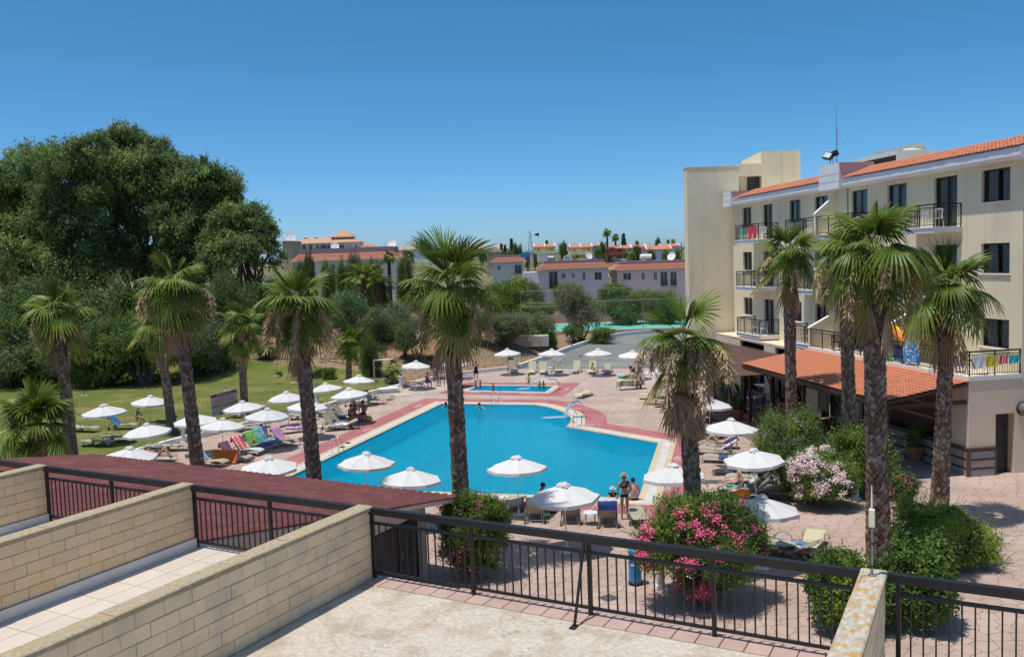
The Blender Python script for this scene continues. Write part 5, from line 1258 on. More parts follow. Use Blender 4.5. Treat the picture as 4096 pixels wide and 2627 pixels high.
bush('dark glossy bush right of the tallest palm trunk, behind the orange lichen wall', 2160, 1470, 180, 195, ['ole', 'green', 'ole'], 22000, .085, .6, seed=12, spike=120)
bush('top of a small oleander peeping over the corrugated roof', 828, 1215, 90, 105, ['ole', 'green', 'lime'], 7000, .16, .16, name='oleander', depth=30.5, seed=13, up=1.2, spike=40)
bush('magenta flowering bush behind the thickest palm trunk', 2115, 1195, 70, 85, ['green', 'ole'], 6000, .09, .4, seed=14, fl=[(m_magf, 300, 26, .05)])
bush('bushy potted fern by the two traffic cones', 1706, 925, 42, 40, ['lime', 'green'], 3500, .14, .3, seed=15)

V = []; r = np.random.default_rng(2)
for px, py, w_ in ((1640, 1385, 2.0), (1560, 1370, 1.6), (1112, 1345, 1.3), (1900, 1195, 1.4)):
 c = G('D', px, py)
 for k in range(130): q = np.array([c.x + r.normal() * w_ * .6, c.y - .3 + r.normal() * w_ * .5, .016]); a = r.random() * 6; s_ = .03; V += [q, q + [math.cos(a) * s_, math.sin(a) * s_, .006], q + [math.cos(a + 1.5) * s_, math.sin(a + 1.5) * s_, .002]]
link('fallen_petals', tri_mesh('fallen_petals', np.array(V), 3, m_pinkf), label='fallen pink petals on the paving below the oleanders', kind='stuff')
# ================================================================ UMBRELLAS
m_canvas = mat('white_canvas', (.76, .755, .74), (.68, .675, .66), scale=1.3, contrast=.6, rough=.85, transl=.18, bump=.12, bscale=3, rnd=.05)
m_pole = mat('white_pole', (.74, .70, .65), rough=.45)
def umbrella_meshes():
 n = 8; R = 1.10; z0 = 1.80; zt = 2.18; mb = MB(); seg = 5; rings = 6
 P = []
 for i in range(rings + 1):
  t = i / rings; row = []
  for k in range(n * seg):
   a = 2 * pi * k / (n * seg); ph = (k % seg) / seg; c = math.cos(pi / n) / math.cos(((ph - .5) * 2 * pi / n)); sag = math.sin(ph * pi)
   rad = R * (t * .965 + .035) * (1 - (1 - c * 1.04) * t - .015 * sag * t); z = zt - (zt - z0) * (t * .86 + .14 * t * t) - .035 * sag * math.sin(t * pi * .8); row.append((math.cos(a) * rad, math.sin(a) * rad, z))
  P.append(row)
 m_ = n * seg
 val = [(x * 1.005, y * 1.005, z - .11 + .012 * math.cos(8 * k)) for k, (x, y, z) in enumerate(P[-1])]
 vs = [p for row in P for p in row] + val; fs = []
 for i in range(rings + 1):
  for k in range(m_): fs.append((i * m_ + k, (i + 1) * m_ + k, (i + 1) * m_ + (k + 1) % m_, i * m_ + (k + 1) % m_))
 fs.append(tuple(range(m_))); can = MB().add(vs, fs).mesh('canopy', m_canvas)
 # vent flap: a crumpled little cap on top
 mb = MB(); r = random.Random(2); prof = [(.20, 2.13), (.19, 2.19), (.12, 2.25), (.04, 2.26)]; nn = 10; vs = []
 for i, (rad, z) in enumerate(prof):
  for k in range(nn): q = 1 + .30 * math.sin(k * 2.1 + i) * (1 - i * .2); vs.append((math.cos(2 * pi * k / nn) * rad * q, math.sin(2 * pi * k / nn) * rad * q, z + .025 * math.sin(k * 2.1)))
 fs = [(i * nn + k, i * nn + (k + 1) % nn, (i + 1) * nn + (k + 1) % nn, (i + 1) * nn + k) for i in range(3) for k in range(nn)] + [tuple(3 * nn + k for k in range(nn))]
 vent = MB().add(vs, fs).mesh('vent_cap', m_canvas)
 pole = MB().tube([(0, 0, 0), (0, 0, 2.2)], .019, 8).mesh('pole', m_pole)
 rib = MB().tube([(.05, 0, 2.12), (1.04, 0, 1.80)], .008, 4).tube([(.02, 0, 1.72), (.55, 0, 1.955)], .006, 4).mesh('rib', m_pole)
 hub = MB().lathe([(.04, 1.68), (.04, 1.76)], 8).mesh('hub', m_pole)
 base = MB().lathe([(.24, 0), (.24, .03), (.07, .07), (.035, .22), (.026, .24)], 14).mesh('base', m_pole)
 return can, vent, pole, rib, hub, base
UM = umbrella_meshes()
def umbrella(r, x, y, label, s=1.0, rot=None, lean=None, z=0):
 p = G(r, x, y, 2.23 * s + z); rr = random.Random(int(p.x * 97 + p.y * 31)); lx, ly = lean or (rr.uniform(-.06, .06), rr.uniform(-.06, .06))
 root = thing('umbrella', label, 'umbrella', (p.x, p.y, z), rot if rot is not None else rr.uniform(0, .78), 'white sun umbrellas'); root.rotation_euler = (lx, ly, root.rotation_euler[2]); 
 v = root.rotation_euler.to_matrix() @ Vector((0, 0, 2.23)); root.location = (p.x - v.x, p.y - v.y, z); root.scale = (s, s, s)
 link('canopy', UM[0], root); link('vent_cap', UM[1], root, None, (0, 0, rr.uniform(0, 6)), scale=(rr.uniform(.7, 1.1), rr.uniform(.7, 1.1), 1)); link('pole', UM[2], root)
 for k in range(8): link('rib', UM[3], root, None, k * pi / 4)
 link('hub', UM[4], root); link('base', UM[5], root); return root
U = [('R5', 1065, 815, 'umbrella on the lawn, leftmost of all, over an empty lounger', 1.06), ('R5', 1545, 722, 'umbrella on the lawn farthest back, behind the reader with the blue towel', 1.0), ('R5', 1500, 1010, 'umbrella on the lawn just above two flat loungers', 1.0),
  ('R5', 1330, 1250, 'umbrella nearest the left end of the corrugated roof', 1.0), ('R5', 2000, 905, 'umbrella beside the white pillar half behind the trunk with tan flowers', 1.0), ('R6', 490, 955, 'umbrella over the pink striped towel', .98),
  ('R6', 690, 778, 'umbrella in front of the swimming pool sign', .98), ('R6', 945, 852, 'umbrella over the green and blue towels', 1.02), ('R6', 1140, 682, 'umbrella at the lawn kerb left of the yellow frond palm trunk', .98), ('R6', 1360, 765, 'umbrella half hidden by the yellow frond palm trunk', 1.0),
  ('R6', 1540, 592, 'umbrella right of the yellow frond palm trunk, at the lawn edge', .97), ('R6', 1785, 645, 'umbrella shading the three people eating', 1.0), ('R6', 1890, 512, 'umbrella next to the shower post', .95),
  ('R6', 960, 1352, 'umbrella with shadow patches behind the corrugated roof edge, left of the pool ladder', 1.0), ('R6', 1965, 1305, 'umbrella over the near left corner of the pool', 1.0), ('R7', 420, 365, 'umbrella over the couple sitting on a lounger', 1.0),
  ('R7', 820, 345, 'umbrella hidden by the central palm trunk at the far deck edge', 1.0), ('R7', 1355, 242, 'umbrella beside the far pillar at the road kerb', 1.0), ('R7', 1815, 244, 'umbrella over two loungers in the far middle row', 1.0), ('R7', 2290, 242, 'umbrella in front of the asphalt over the bare backed child', 1.0),
  ('R8', 590, 262, 'umbrella over the pushchair, half behind palm leaves', 1.02), ('R8', 860, 418, 'umbrella behind the dry stalks of the oleander palm', 1.0), ('R8', 1180, 590, 'umbrella behind the trunk crown at the far end of the right row', 1.0), ('R8', 1390, 738, 'umbrella right of the oleander palm trunk, farthest in clear view', 1.0),
  ('R8', 1600, 960, 'umbrella over the woman sunbathing in a bikini', 1.06), ('R8', 1830, 1270, 'umbrella over the man with the pale cap', 1.0), ('R8', 1005, 1425, 'umbrella left of the oleander palm trunk by the pool corner', 1.0),
  ('R3', 110, 207, 'umbrella in the middle of the near pool edge', 1.0), ('R3', 420, 387, 'nearest umbrella, above the round table and loungers', 1.03), ('R4', 75, 467, 'umbrella behind the pink oleander, shadowed by palm leaves', 1.0), ('R2', 1068, 283, 'umbrella at the near pool edge beside the middle palm trunk', 1.0)]
for a in U: umbrella(*a[:3], a[3], a[4])

# ================================================================ LOUNGERS
m_sling = mat('beige_sling_fabric', (.42, .40, .30), (.38, .36, .27), scale=3, rough=.8, rnd=.08, transl=.1)
m_alu = mat('taupe_frame_metal', (.25, .235, .215), rough=.4, metal=.3); m_wheel = mat('black_rubber', (.02, .02, .02), rough=.6)
m_slingd = mat('dark_beige_fabric', (.30, .26, .19), rough=.8); m_slingc = mat('cream_sling_fabric', (.52, .48, .32), rough=.8); m_aluc = mat('cream_frame_metal', (.50, .46, .32), rough=.4)
SEATP = [(.0, .235), (.05, .285), (.14, .325), (.30, .345), (.55, .325), (.85, .285), (1.15, .275)]
def seat_prof(back):
 a = math.radians(back); return SEATP, [(1.17, .28), (1.17 + .4 * math.cos(a), .28 + .4 * math.sin(a)), (1.17 + .80 * math.cos(a), .28 + .80 * math.sin(a))]
def ribbon(prof, y0, y1, t=.012, wav=0):
 mb = MB(); n = len(prof); vs = []
 for x, z in prof: vs += [(x, y0, z), (x, y1, z), (x, y1, z - t), (x, y0, z - t)]
 fs = []
 for i in range(n - 1):
  a = i * 4; fs += [(a, a + 4, a + 5, a + 1), (a + 3, a + 2, a + 6, a + 7), (a, a + 3, a + 7, a + 4), (a + 1, a + 5, a + 6, a + 2)]
 fs += [(0, 1, 2, 3), ((n - 1) * 4 + 3, (n - 1) * 4 + 2, (n - 1) * 4 + 1, (n - 1) * 4)]; return mb.add(vs, [f[::-1] for f in fs])
LP = {}
def lounger_parts(back, style):
 k = (back, style)
 if k in LP: return LP[k]
 fab, fr = {'b': (m_sling, m_alu), 'd': (m_slingd, m_alu), 'c': (m_slingc, m_aluc)}[style]; w_ = .30; s_, b = seat_prof(back); P = []
 P.append(('seat', ribbon(s_, -w_, w_).mesh('seat', fab), [])); P.append(('backrest', ribbon(b, -w_, w_).mesh('backrest', fab), []))
 fm = MB()
 for y in (-w_ - .01, w_ + .01):
  fm.tube([(x, y, z) for x, z in s_ + [b[0]]], .016, 5); fm.tube([(x, y, z) for x, z in b], .015, 5)
 fm.tube([(b[-1][0], -w_ - .01, b[-1][1]), (b[-1][0], w_ + .01, b[-1][1])], .015, 5); fm.tube([(.9, -w_, .27), (.9, w_, .27)], .012, 5); fm.tube([(1.45, -w_, .1), (1.45, w_, .1)], .012, 5)
 if back > 12: fm.tube([(b[1][0], -w_ + .05, b[1][1] - .02), (1.62, -w_ + .05, .14)], .009, 4).tube([(b[1][0], w_ - .05, b[1][1] - .02), (1.62, w_ - .05, .14)], .009, 4)
 P.append(('frame', fm.mesh('frame', fr), []))
 for y in (-w_ - .01, w_ + .01):
  P.append(('leg', MB().tube([(.02, y, .25), (.0, y, .14), (-.03, y, .0)], .016, 5).mesh('leg', fr), [])); P.append(('leg', MB().tube([(.5, y, .31), (.40, y, .26), (.34, y, .0)], .016, 5).mesh('leg', fr), []) if False else ('leg', MB().tube([(.95, y, .28), (1.25, y, .19), (1.55, y, .09), (1.62, y, .04)], .016, 5).mesh('leg', fr), []))
  P.append(('armrest', MB().tube([(.88, y * 1.06, .27), (.92, y * 1.1, .44), (1.06, y * 1.12, .52), (1.28, y * 1.12, .52), (1.50, y * 1.1, .40), (1.60, y * 1.06, .12)], .016, 5).mesh('armrest', fr), []))
  P.append(('wheel', MB().lathe([(.02, -.016), (.085, -.018), (.09, 0), (.085, .018), (.02, .016)], 12).xf(Matrix.Translation((1.56, y * 1.2, .09)) @ Matrix.Rotation(pi / 2, 4, 'X')).mesh('wheel', m_wheel), []))
 LP[k] = P; return P
def lounger(r, x, y, deg, back, label, anchor=0.0, style='b', z=0, group='beige sun loungers', dz=0):
 p = G(r, x, y, z); a = math.radians(deg); root = thing('sun_lounger', label, 'sun lounger', (p.x - math.cos(a) * anchor, p.y - math.sin(a) * anchor, z + dz), a, group)
 for nm, me, _ in lounger_parts(back, style): link(nm, me, root)
 root['_b'] = back; return root
def tmat(name, cols, scale=9, axis=1, kind='stripe'):
 m = bpy.data.materials.new(name); m.use_nodes = True; t = m.node_tree; b = t.nodes['Principled BSDF']; b.inputs['Roughness'].default_value = .95; L = t.links.new
 tc = _n(t, 'ShaderNodeTexCoord'); cr = _n(t, 'ShaderNodeValToRGB'); cr.color_ramp.interpolation = 'CONSTANT'; e = cr.color_ramp.elements
 for i, c in enumerate(cols):
  el = e[i] if i < len(e) else e.new(i / len(cols)); el.position = i / len(cols); el.color = tuple(c) + (1,)
 if kind == 'stripe':
  sp = _n(t, 'ShaderNodeSeparateXYZ'); ml = _n(t, 'ShaderNodeMath', operation='MULTIPLY'); ml.inputs[1].default_value = scale; fr = _n(t, 'ShaderNodeMath', operation='FRACT'); L(tc.outputs['Object'], sp.inputs[0]); L(sp.outputs[axis], ml.inputs[0]); L(ml.outputs[0], fr.inputs[0]); L(fr.outputs[0], cr.inputs[0])
 else:
  v = _n(t, 'ShaderNodeTexNoise'); v.inputs['Scale'].default_value = scale; v.inputs['Detail'].default_value = 1; v.inputs['Distortion'].default_value = 1.5; mr = _n(t, 'ShaderNodeMapRange'); mr.inputs['From Min'].default_value = .3; mr.inputs['From Max'].default_value = .7; L(tc.outputs['Object'], v.inputs['Vector']); L(v.outputs[0], mr.inputs[0]); L(mr.outputs[0], cr.inputs[0])
 L(cr.outputs[0], b.inputs['Base Color']); return m
BL_, TE, WH, PK, RD = (.03, .16, .42), (.06, .36, .42), (.75, .78, .76), (.72, .08, .30), (.65, .04, .07)
TM = {'teal': tmat('teal_striped_towel', [TE, WH, BL_, (.25, .55, .62), TE, (.02, .06, .16), WH, BL_], 3.1), 'pink': tmat('pink_striped_towel', [PK, (.85, .62, .68), (.45, .02, .15), WH, PK, (.85, .5, .6)], 4.5), 'red': tmat('red_striped_towel', [RD, (.8, .35, .32), RD, (.85, .75, .7), RD], 3.5),
  'green': tmat('green_towel', [(.16, .55, .03), (.16, .55, .03), (.20, .6, .05), (.02, .04, .02), (.7, .75, .6), (.16, .55, .03)], 7, kind='n'), 'blue': tmat('blue_patterned_towel', [(.02, .22, .55), (.05, .45, .65), (.1, .6, .55), (.5, .6, .2), (.03, .2, .5)], 6, kind='n'), 'ppink': tmat('pink_printed_towel', [(.75, .2, .42), (.8, .45, .6), (.2, .3, .6), (.75, .15, .35)], 6, kind='n'),
  'floral': tmat('white_yellow_blue_towel', [WH, (.75, .6, .1), (.1, .2, .55), WH, (.2, .35, .7), WH], 7, kind='n'), 'navy': tmat('navy_towel', [(.03, .06, .22), (.04, .08, .30)], 3, kind='n'), 'lav': tmat('lavender_striped_towel', [(.48, .42, .60), (.62, .57, .70), (.40, .36, .52)], 14), 'white': tmat('white_towel', [(.75, .76, .78), (.68, .70, .73)], 3, kind='n'),
  'sky': tmat('blue_towel', [(.03, .18, .45), (.05, .28, .55)], 4, kind='n'), 'turq': tmat('turquoise_towel', [(.05, .45, .45), (.08, .55, .52)], 4, kind='n'), 'multi': tmat('rainbow_striped_towel', [(.5, .03, .04), (.7, .3, .03), (.03, .1, .4), (.6, .5, .05), (.4, .03, .05)], 2.2), 'orange': tmat('orange_cloth', [(.75, .22, .03), (.8, .32, .05)], 3, kind='n'), 'aqua': tmat('aqua_white_towel', [(.2, .55, .7), WH, (.1, .4, .6)], 5, kind='n'), 'leo': tmat('dark_patterned_towel', [(.05, .04, .04), (.6, .58, .5), (.1, .08, .07)], 12, kind='n')}
def towel(lg, where, key, label, x0=.1, x1=1.0, name='beach_towel', cat='towel', off=0., over=.25):
 s_, b = seat_prof(lg['_b']); prof = s_ if where == 'seat' else b
 def at(x):
  for (a, c), (d, e) in zip(prof, prof[1:]):
   if x <= d: return c + (e - c) * (x - a) / max(1e-6, d - a)
  return prof[-1][1]
 if where == 'seat': line = [(x0 + (x1 - x0) * i / 10., at(x0 + (x1 - x0) * i / 10.)) for i in range(11)]
 else:
  a = math.radians(lg['_b']); L = .8; line = [(b[0][0] + (b[2][0] - b[0][0]) * t, b[0][1] + (b[2][1] - b[0][1]) * t) for t in (0., .15, .3, .45, .6, .75, .9, 1.03)]
  nx_, nz = math.sin(a), -math.cos(a); line += [(line[-1][0] + nx_ * .05, line[-1][1] + nz * .03 - .02)]; line += [(line[-1][0] - math.cos(a) * .02 + .01, line[-1][1] - over * t) for t in (.5, 1)]
 r = random.Random(label); mb = MB(); ny = 9; vs = []
 for i, (x, z) in enumerate(line):
  for j in range(ny):
   y = (-.34 + .68 * j / (ny - 1)) * (1 + .04 * math.sin(i * 1.3)) + off; e = abs(j - (ny - 1) / 2) / ((ny - 1) / 2); dz = .022 + .012 * math.sin(i * 1.7 + j * 2.1 + len(label)) - (.10 * max(0, e - .8) / .2 if where == 'seat' else 0); n_ = (0, 1) if where == 'seat' else (-math.sin(math.radians(lg['_b'])), math.cos(math.radians(lg['_b'])))
   vs.append((x + n_[0] * dz, y, z + n_[1] * dz))
 k = len(line); fs = [(i * ny + j, (i + 1) * ny + j, (i + 1) * ny + j + 1, i * ny + j + 1) for i in range(k - 1) for j in range(ny - 1)]; base = len(vs); vs += [(x, y, z - .008) for x, y, z in vs]; fs += [tuple(q + base for q in f[::-1]) for f in fs]
 mb.add(vs, fs); o = mb.obj(name, TM[key], None, lg.location, tuple(lg.rotation_euler), smooth=True, label=label, cat=cat); return o
# left side of the pool
A = lounger('C7', 672, 1165, 163, 52, 'lounger with the teal striped towel on its raised back'); towel(A, 'back', 'teal', 'teal, blue and white striped towel over a raised lounger back')
A = lounger('C7', 1085, 1085, 158, 58, 'lounger with the pink striped towel, shade mattress leaning on it'); towel(A, 'back', 'pink', 'pink and white striped towel over a raised lounger back')
A = lounger('C7', 1290, 965, 158, 55, 'lounger with a red towel on its back and a floral one on its foot'); towel(A, 'back', 'red', 'red striped towel over a lounger back, right of the pink one'); towel(A, 'seat', 'floral', 'white, yellow and blue towel hanging over the lounger foot', -.02, .9)
A = lounger('C7', 1450, 895, 152, 62, 'lounger with the bright green towel on its back'); towel(A, 'back', 'green', 'bright green towel with a black print over a lounger back'); towel(A, 'seat', 'navy', 'dull blue patterned towel on the seat beside the small ball', .05, .9)
A = lounger('C7', 1590, 830, 150, 60, 'lounger with blue patterned towels on back and seat'); towel(A, 'back', 'blue', 'blue towel with coloured figures over a lounger back'); towel(A, 'seat', 'sky', 'plain blue towel spread on a lounger seat', .0, .95)
A = lounger('C7', 1895, 808, 148, 60, 'lounger with a pink printed towel on its back and a bare seat'); towel(A, 'back', 'ppink', 'pink printed towel over the right one of the raised backs')
A = lounger('C7', 1640, 595, 30, 62, 'lounger turned to the lawn with a bright pink towel on it'); towel(A, 'seat', 'ppink', 'bright pink towel crumpled on a seat behind the towelled row', .3, 1.1)
A = lounger('C7', 985, 560, 140, 8, 'flat lounger with a turquoise towel at the lawn kerb'); towel(A, 'seat', 'turq', 'turquoise towel lying on a flat lounger at the kerb', .5, 1.15)
lounger('C7', 880, 540, 35, 8, 'flat lounger just behind the white kerb, under the pool sign umbrella')
A = lounger('C7', 1440, 395, 200, 50, 'lounger with an orange towel beyond the towelled row'); towel(A, 'back', 'orange', 'orange and yellow towel over a back beyond the towelled row')
lounger('C7', 1250, 330, 165, 5, 'flat lounger by the kerb, behind the beige sun hat'); lounger('C7', 1350, 175, 170, 5, 'flat lounger on the lawn right of the slim palm trunk')
lounger('R5', 1960, 1285, 170, 4, 'flat empty lounger left of the trunk with tan flowers'); lounger('R5', 1790, 1395, 172, 28, 'lounger with a reclining sunbather behind the corrugated roof')
lounger('R6', 60, 1290, 175, 6, 'flat lounger right behind the trunk with tan flowers')
# the group at the people eating
A = lounger('C8', 850, 1165, 160, 55, 'lounger nearest the pool in the eating group, white towel on its foot'); towel(A, 'seat', 'white', 'white towel spread over the foot of a lounger', .0, .75)
lounger('C8', 905, 1100, 158, 58, 'second lounger of the eating group, blue bag on it'); lounger('C8', 990, 980, 160, 58, 'third lounger of the eating group, behind the man in black')
lounger('C8', 1190, 775, 158, 55, 'lounger in the shade of the umbrella behind the bare chested man'); lounger('C8', 1490, 725, 158, 58, 'lounger with raised back left of the shower tray'); lounger('C8', 1620, 650, 165, 6, 'flat lounger right beside the shower tray')
lounger('C8', 640, 900, 165, 6, 'flat lounger in the shade left of the eating group'); lounger('C8', 300, 1000, 165, 8, 'flat lounger hidden behind the yellow frond palm trunk')
A = lounger('C8', 440, 1200, 20, 20, 'lounger beside the white plastic stool'); towel(A, 'seat', 'lav', 'pale grey striped towel hanging from the lounger by the stool', .6, 1.15)
# lawn
lounger('R5', 995, 1100, 160, 5, 'flat lounger under the leftmost lawn umbrella', z=.08); lounger('R5', 1150, 1245, 165, 4, 'nearer one of two flat loungers on the lawn', z=.08); lounger('R5', 1340, 1200, 163, 4, 'farther one of two flat loungers on the lawn', z=.08)
A = lounger('R5', 1400, 1065, 175, 55, 'lounger on the lawn with a blue towel and a seated reader', z=.08); towel(A, 'back', 'sky', 'bright blue towel with black rings on the lawn lounger')
A = lounger('R5', 1590, 1050, 5, 20, 'lounger on the lawn in the palm shade with a dark skinned sunbather', z=.08); towel(A, 'seat', 'sky', 'blue towel under the sunbather on the lawn', .2, 1.1)
lounger('R5', 130, 1215, 20, 30, 'lounger half hidden by the short bushy palm', z=.08)
# far left and far row
A = lounger('R7', 490, 640, 165, 55, 'lounger with the rainbow striped towel'); towel(A, 'back', 'multi', 'rainbow striped towel over a lounger back near the pillar')
A = lounger('R7', 700, 560, 110, 50, 'lounger with a lime green towel left of the central trunk'); towel(A, 'seat', 'green', 'lime green towel on a seat left of the central trunk', .1, 1.1)
lounger('R7', 985, 560, 160, 45, 'lounger just right of the central palm trunk'); lounger('R7', 1000, 545, 150, 20, 'lounger behind the woman in the black dress')
lounger('R7', 1435, 495, 100, 66, 'lounger in the umbrella shade beside the far pillar')
lounger('R7', 1592, 512, 80, 66, 'empty upright lounger, first one right of the far pillar umbrella', style='c')
A = lounger('R7', 1732, 512, 90, 66, 'upright lounger with a blue and white towel on the seat', style='c'); towel(A, 'seat', 'aqua', 'blue and white towel on an upright far lounger', .1, .9)
A = lounger('R7', 1885, 495, 90, 66, 'upright lounger in the shade with a black shirt on its back'); towel(A, 'back', 'leo', 'black shirt hung over an upright lounger back', over=.1)
A = lounger('R7', 2030, 505, 70, 66, 'upright lounger with a pink fishing net stuck behind it', style='c'); towel(A, 'seat', 'teal', 'blue striped towel on the lounger with the pink net', .0, .9)
lounger('R7', 2210, 508, 75, 66, 'upright lounger with the bare backed child', style='c')
A = lounger('R8', 310, 508, 75, 40, 'lounger right of the bare backed child, towel on it'); towel(A, 'seat', 'lav', 'pale lilac towel on the lounger right of the child', .0, .9)
lounger('R7', 2080, 760, 60, 4, 'low wire lounger standing alone between the two pools', style='c')
for k in range(4): lounger('R8', 445, 668, 12, 4, ('lowest', 'second lowest', 'third', 'topmost')[k] + ' lounger of the stack at the far right', style='c', dz=.13 * k, group='stacked loungers')
# right row, from the far end
RR = [('C5', 470, 862, -10, 45, 'cream wire lounger with raised back at the far end of the right row', 'c'), ('C5', 578, 950, -20, 38, 'lounger with a raised back, second from the far end of the right row', 'b'), ('C5', 738, 998, -22, 30, 'lounger with the far sunbather wearing black shoes', 'b'),
  ('C5', 868, 1030, -24, 30, 'lounger with the pair of bare legs, upper one', 'b'), ('C5', 885, 1092, -24, 30, 'lounger with the person holding a tablet', 'b'), ('C5', 968, 1140, -24, 6, 'lounger with a blue cloth, sixth from the far end', 'b'), ('C5', 1030, 1210, -25, 5, 'empty flat lounger left of the palm bark, seventh from the far end', 'b'),
  ('C5', 1120, 1262, -25, 8, 'empty flat lounger mostly behind the palm bark, eighth from the far end', 'b'), ('C5', 1018, 1378, -26, 8, 'flat lounger sticking out towards the pool left of the palm bark', 'b'), ('C5', 1190, 1435, -26, 8, 'flat lounger next to the one sticking out, its foot at the bark', 'b'),
  ('C2', 560, 670, -20, 12, 'lounger with the sunbather in navy shorts', 'b'), ('C2', 600, 735, -20, 22, 'lounger with a yellow towel roll at its head', 'b'), ('C2', 660, 820, -18, 32, 'lounger with the woman in the purple bikini', 'b'), ('C2', 640, 905, -18, 32, 'lounger with the lavender striped towel', 'b'),
  ('C2', 715, 1015, -16, 12, 'lounger with a navy bundle on it', 'b'), ('C2', 860, 1185, -12, 10, 'flat empty lounger with a dotted bag behind the seated man', 'b'), ('C2', 1040, 1300, -8, 4, 'long flat lounger behind the man with the pale cap', 'b'), ('C2', 930, 1420, -14, 45, 'lounger of the man with the pale cap', 'b'), ('C2', 1060, 1500, -14, 50, 'lounger of the woman reading', 'b')]
RL = [lounger(a[0], a[1], a[2], a[3], a[4], a[5], style=a[6]) for a in RR]
towel(RL[5], 'seat', 'aqua', 'bright blue cloth on the sixth lounger of the right row', .4, 1.1); towel(RL[11], 'back', 'orange', 'yellow towel roll at a lounger head in the right row', over=.05); towel(RL[12], 'back', 'sky', 'royal blue towel under the woman in the purple bikini'); towel(RL[13], 'back', 'lav', 'lavender striped towel over a raised lounger back', over=.35); towel(RL[14], 'seat', 'navy', 'navy bundle of clothes on a lounger', .75, 1.15)
towel(RL[15], 'seat', 'leo', 'dotted black and white bag cloth on a flat lounger', .8, 1.15); towel(RL[17], 'seat', 'turq', 'turquoise towel under the man with the pale cap', .3, 1.1); towel(RL[17], 'back', 'aqua', 'pale blue towel over the back behind the reading woman', over=.3); towel(RL[18], 'back', 'floral', 'yellow and blue towel over the reading woman\'s lounger back', over=.35)
RL.append(lounger('C4', 1130, 490, -30, 48, 'folded taupe lounger at the right of the reading woman', style='d'))
# near row, backs to the camera
A = lounger('C1', 480, 838, -96, 62, 'lounger with its bare beige back to the camera, leftmost of the near row', anchor=1.56)
B = lounger('C1', 970, 858, -92, 60, 'lounger with a blue towel over its top, second of the near row', anchor=1.56); towel(B, 'back', 'aqua', 'bright blue towel hanging over the near lounger top', over=.12)
Cc = lounger('C1', 1480, 898, -93, 60, 'lounger with a navy towel draped on its back, right of the round table', anchor=1.56); towel(Cc, 'back', 'navy', 'navy towel draped over the near lounger right of the table', over=.3)
lounger('C1', 1920, 860, -88, 5, 'lounger half behind the pink oleander in the near row', anchor=1.56); lounger('C1', 200, 640, -100, 10, 'small flat lounger between the magenta oleander and the near pool edge', anchor=1.0)
lounger('C4', 1050, 1250, -35, 28, 'dark brown lounger right of the pink oleander', style='d', anchor=.2); A = lounger('C4', 1600, 1330, 60, 10, 'cream lounger with a blue towel behind the orange flowered bush', style='c', anchor=0); towel(A, 'seat', 'sky', 'blue towel hanging from the cream lounger', .3, .7, off=.2)
lounger('C4', 1130, 1180, 140, 5, 'grey framed lounger tipped behind the dark brown one', anchor=1.5)
for o in bpy.data.objects:
 if '_b' in o: del o['_b']

# ================================================================ SMALL THINGS ON THE DECK
def rtable(r, x, y, label, rad=.27, h=.45, top=None, glass=False):
 p = G(r, x, y); root = thing('round_table', label, 'table', (p.x, p.y, 0), random.uniform(0, 1)); MB().lathe([(rad, h - .02), (rad + .01, h - .01), (rad, h)], 24).obj('table_top', top or m_white, root)
 for k in range(4): a = pi / 2 * k + .6; MB().tube([(math.cos(a) * rad * .8, math.sin(a) * rad * .8, h - .02), (math.cos(a) * rad * .92, math.sin(a) * rad * .92, 0)], .014, 5).obj('leg', m_alu, root)
 return root
m_glt = mat('frosted_table_glass', (.42, .46, .42), rough=.2, spec=.6)
rtable('C1', 1238, 840, 'small round white table between two near loungers', top=mat('pale_blue_table', (.62, .68, .70), rough=.4)); rtable('C4', 1350, 1290, 'round glass table right of the pink oleander', top=m_glt, rad=.30); rtable('R7', 450, 645, 'low table by the rainbow towel lounger', top=m_acw if False else m_white); rtable('R7', 1800, 480, 'low table between two upright far loungers', h=.4, rad=.22)
p = G('C7', 2290, 590); t_ = thing('plastic_stool', 'white plastic stool right of the yellow frond palm trunk', 'stool', (p.x, p.y, 0)); MB().bbox(-.2, -.2, .40, .2, .2, .44).obj('seat', m_white, t_)
for a, b in ((-1, -1), (1, -1), (1, 1), (-1, 1)): MB().tube([(a * .15, b * .15, .4), (a * .19, b * .19, 0)], .022, 5).obj('leg', m_white, t_)
m_beer = mat('beer_cup', (.75, .62, .35), rough=.2); p = G('C1', 1268, 655, .45); link('plastic_cup', MB().lathe([(.028, 0), (.04, .12)], 10).mesh('plastic_cup', m_beer), None, p, None, 'plastic cup of beer on the round white table', 'cup')
# litter bin
m_blue = mat('blue_painted_metal', (.015, .25, .58), (.012, .21, .5), scale=3, rough=.35, spec=.5); p = G('R3', 900, 1055)
bn = thing('litter_bin', 'bright blue cylindrical litter bin behind the black railing', 'litter bin', (p.x, p.y, 0), .25)
MB().lathe([(.20, .0), (.21, .02), (.21, .09), (.19, .10)], 24).obj('foot', m_iron, bn); MB().lathe([(.185, .10), (.19, .11), (.19, .95), (.185, .97)], 24).obj('body', m_blue, bn, smooth=False); MB().lathe([(.20, .96), (.205, .98), (.19, 1.03), (.12, 1.06)], 24).obj('lid', m_blue, bn)
mb = MB(); mb.box(-.1, -.2, .80, .1, -.17, .92, Matrix.Rotation(-.7, 4, 'Z')); mb.obj('opening', m_dark, bn); mb = MB(); mb.box(-.06, -.199, .6, .06, -.17, .68, Matrix.Rotation(-.7, 4, 'Z')); mb.obj('sticker', m_white, bn)
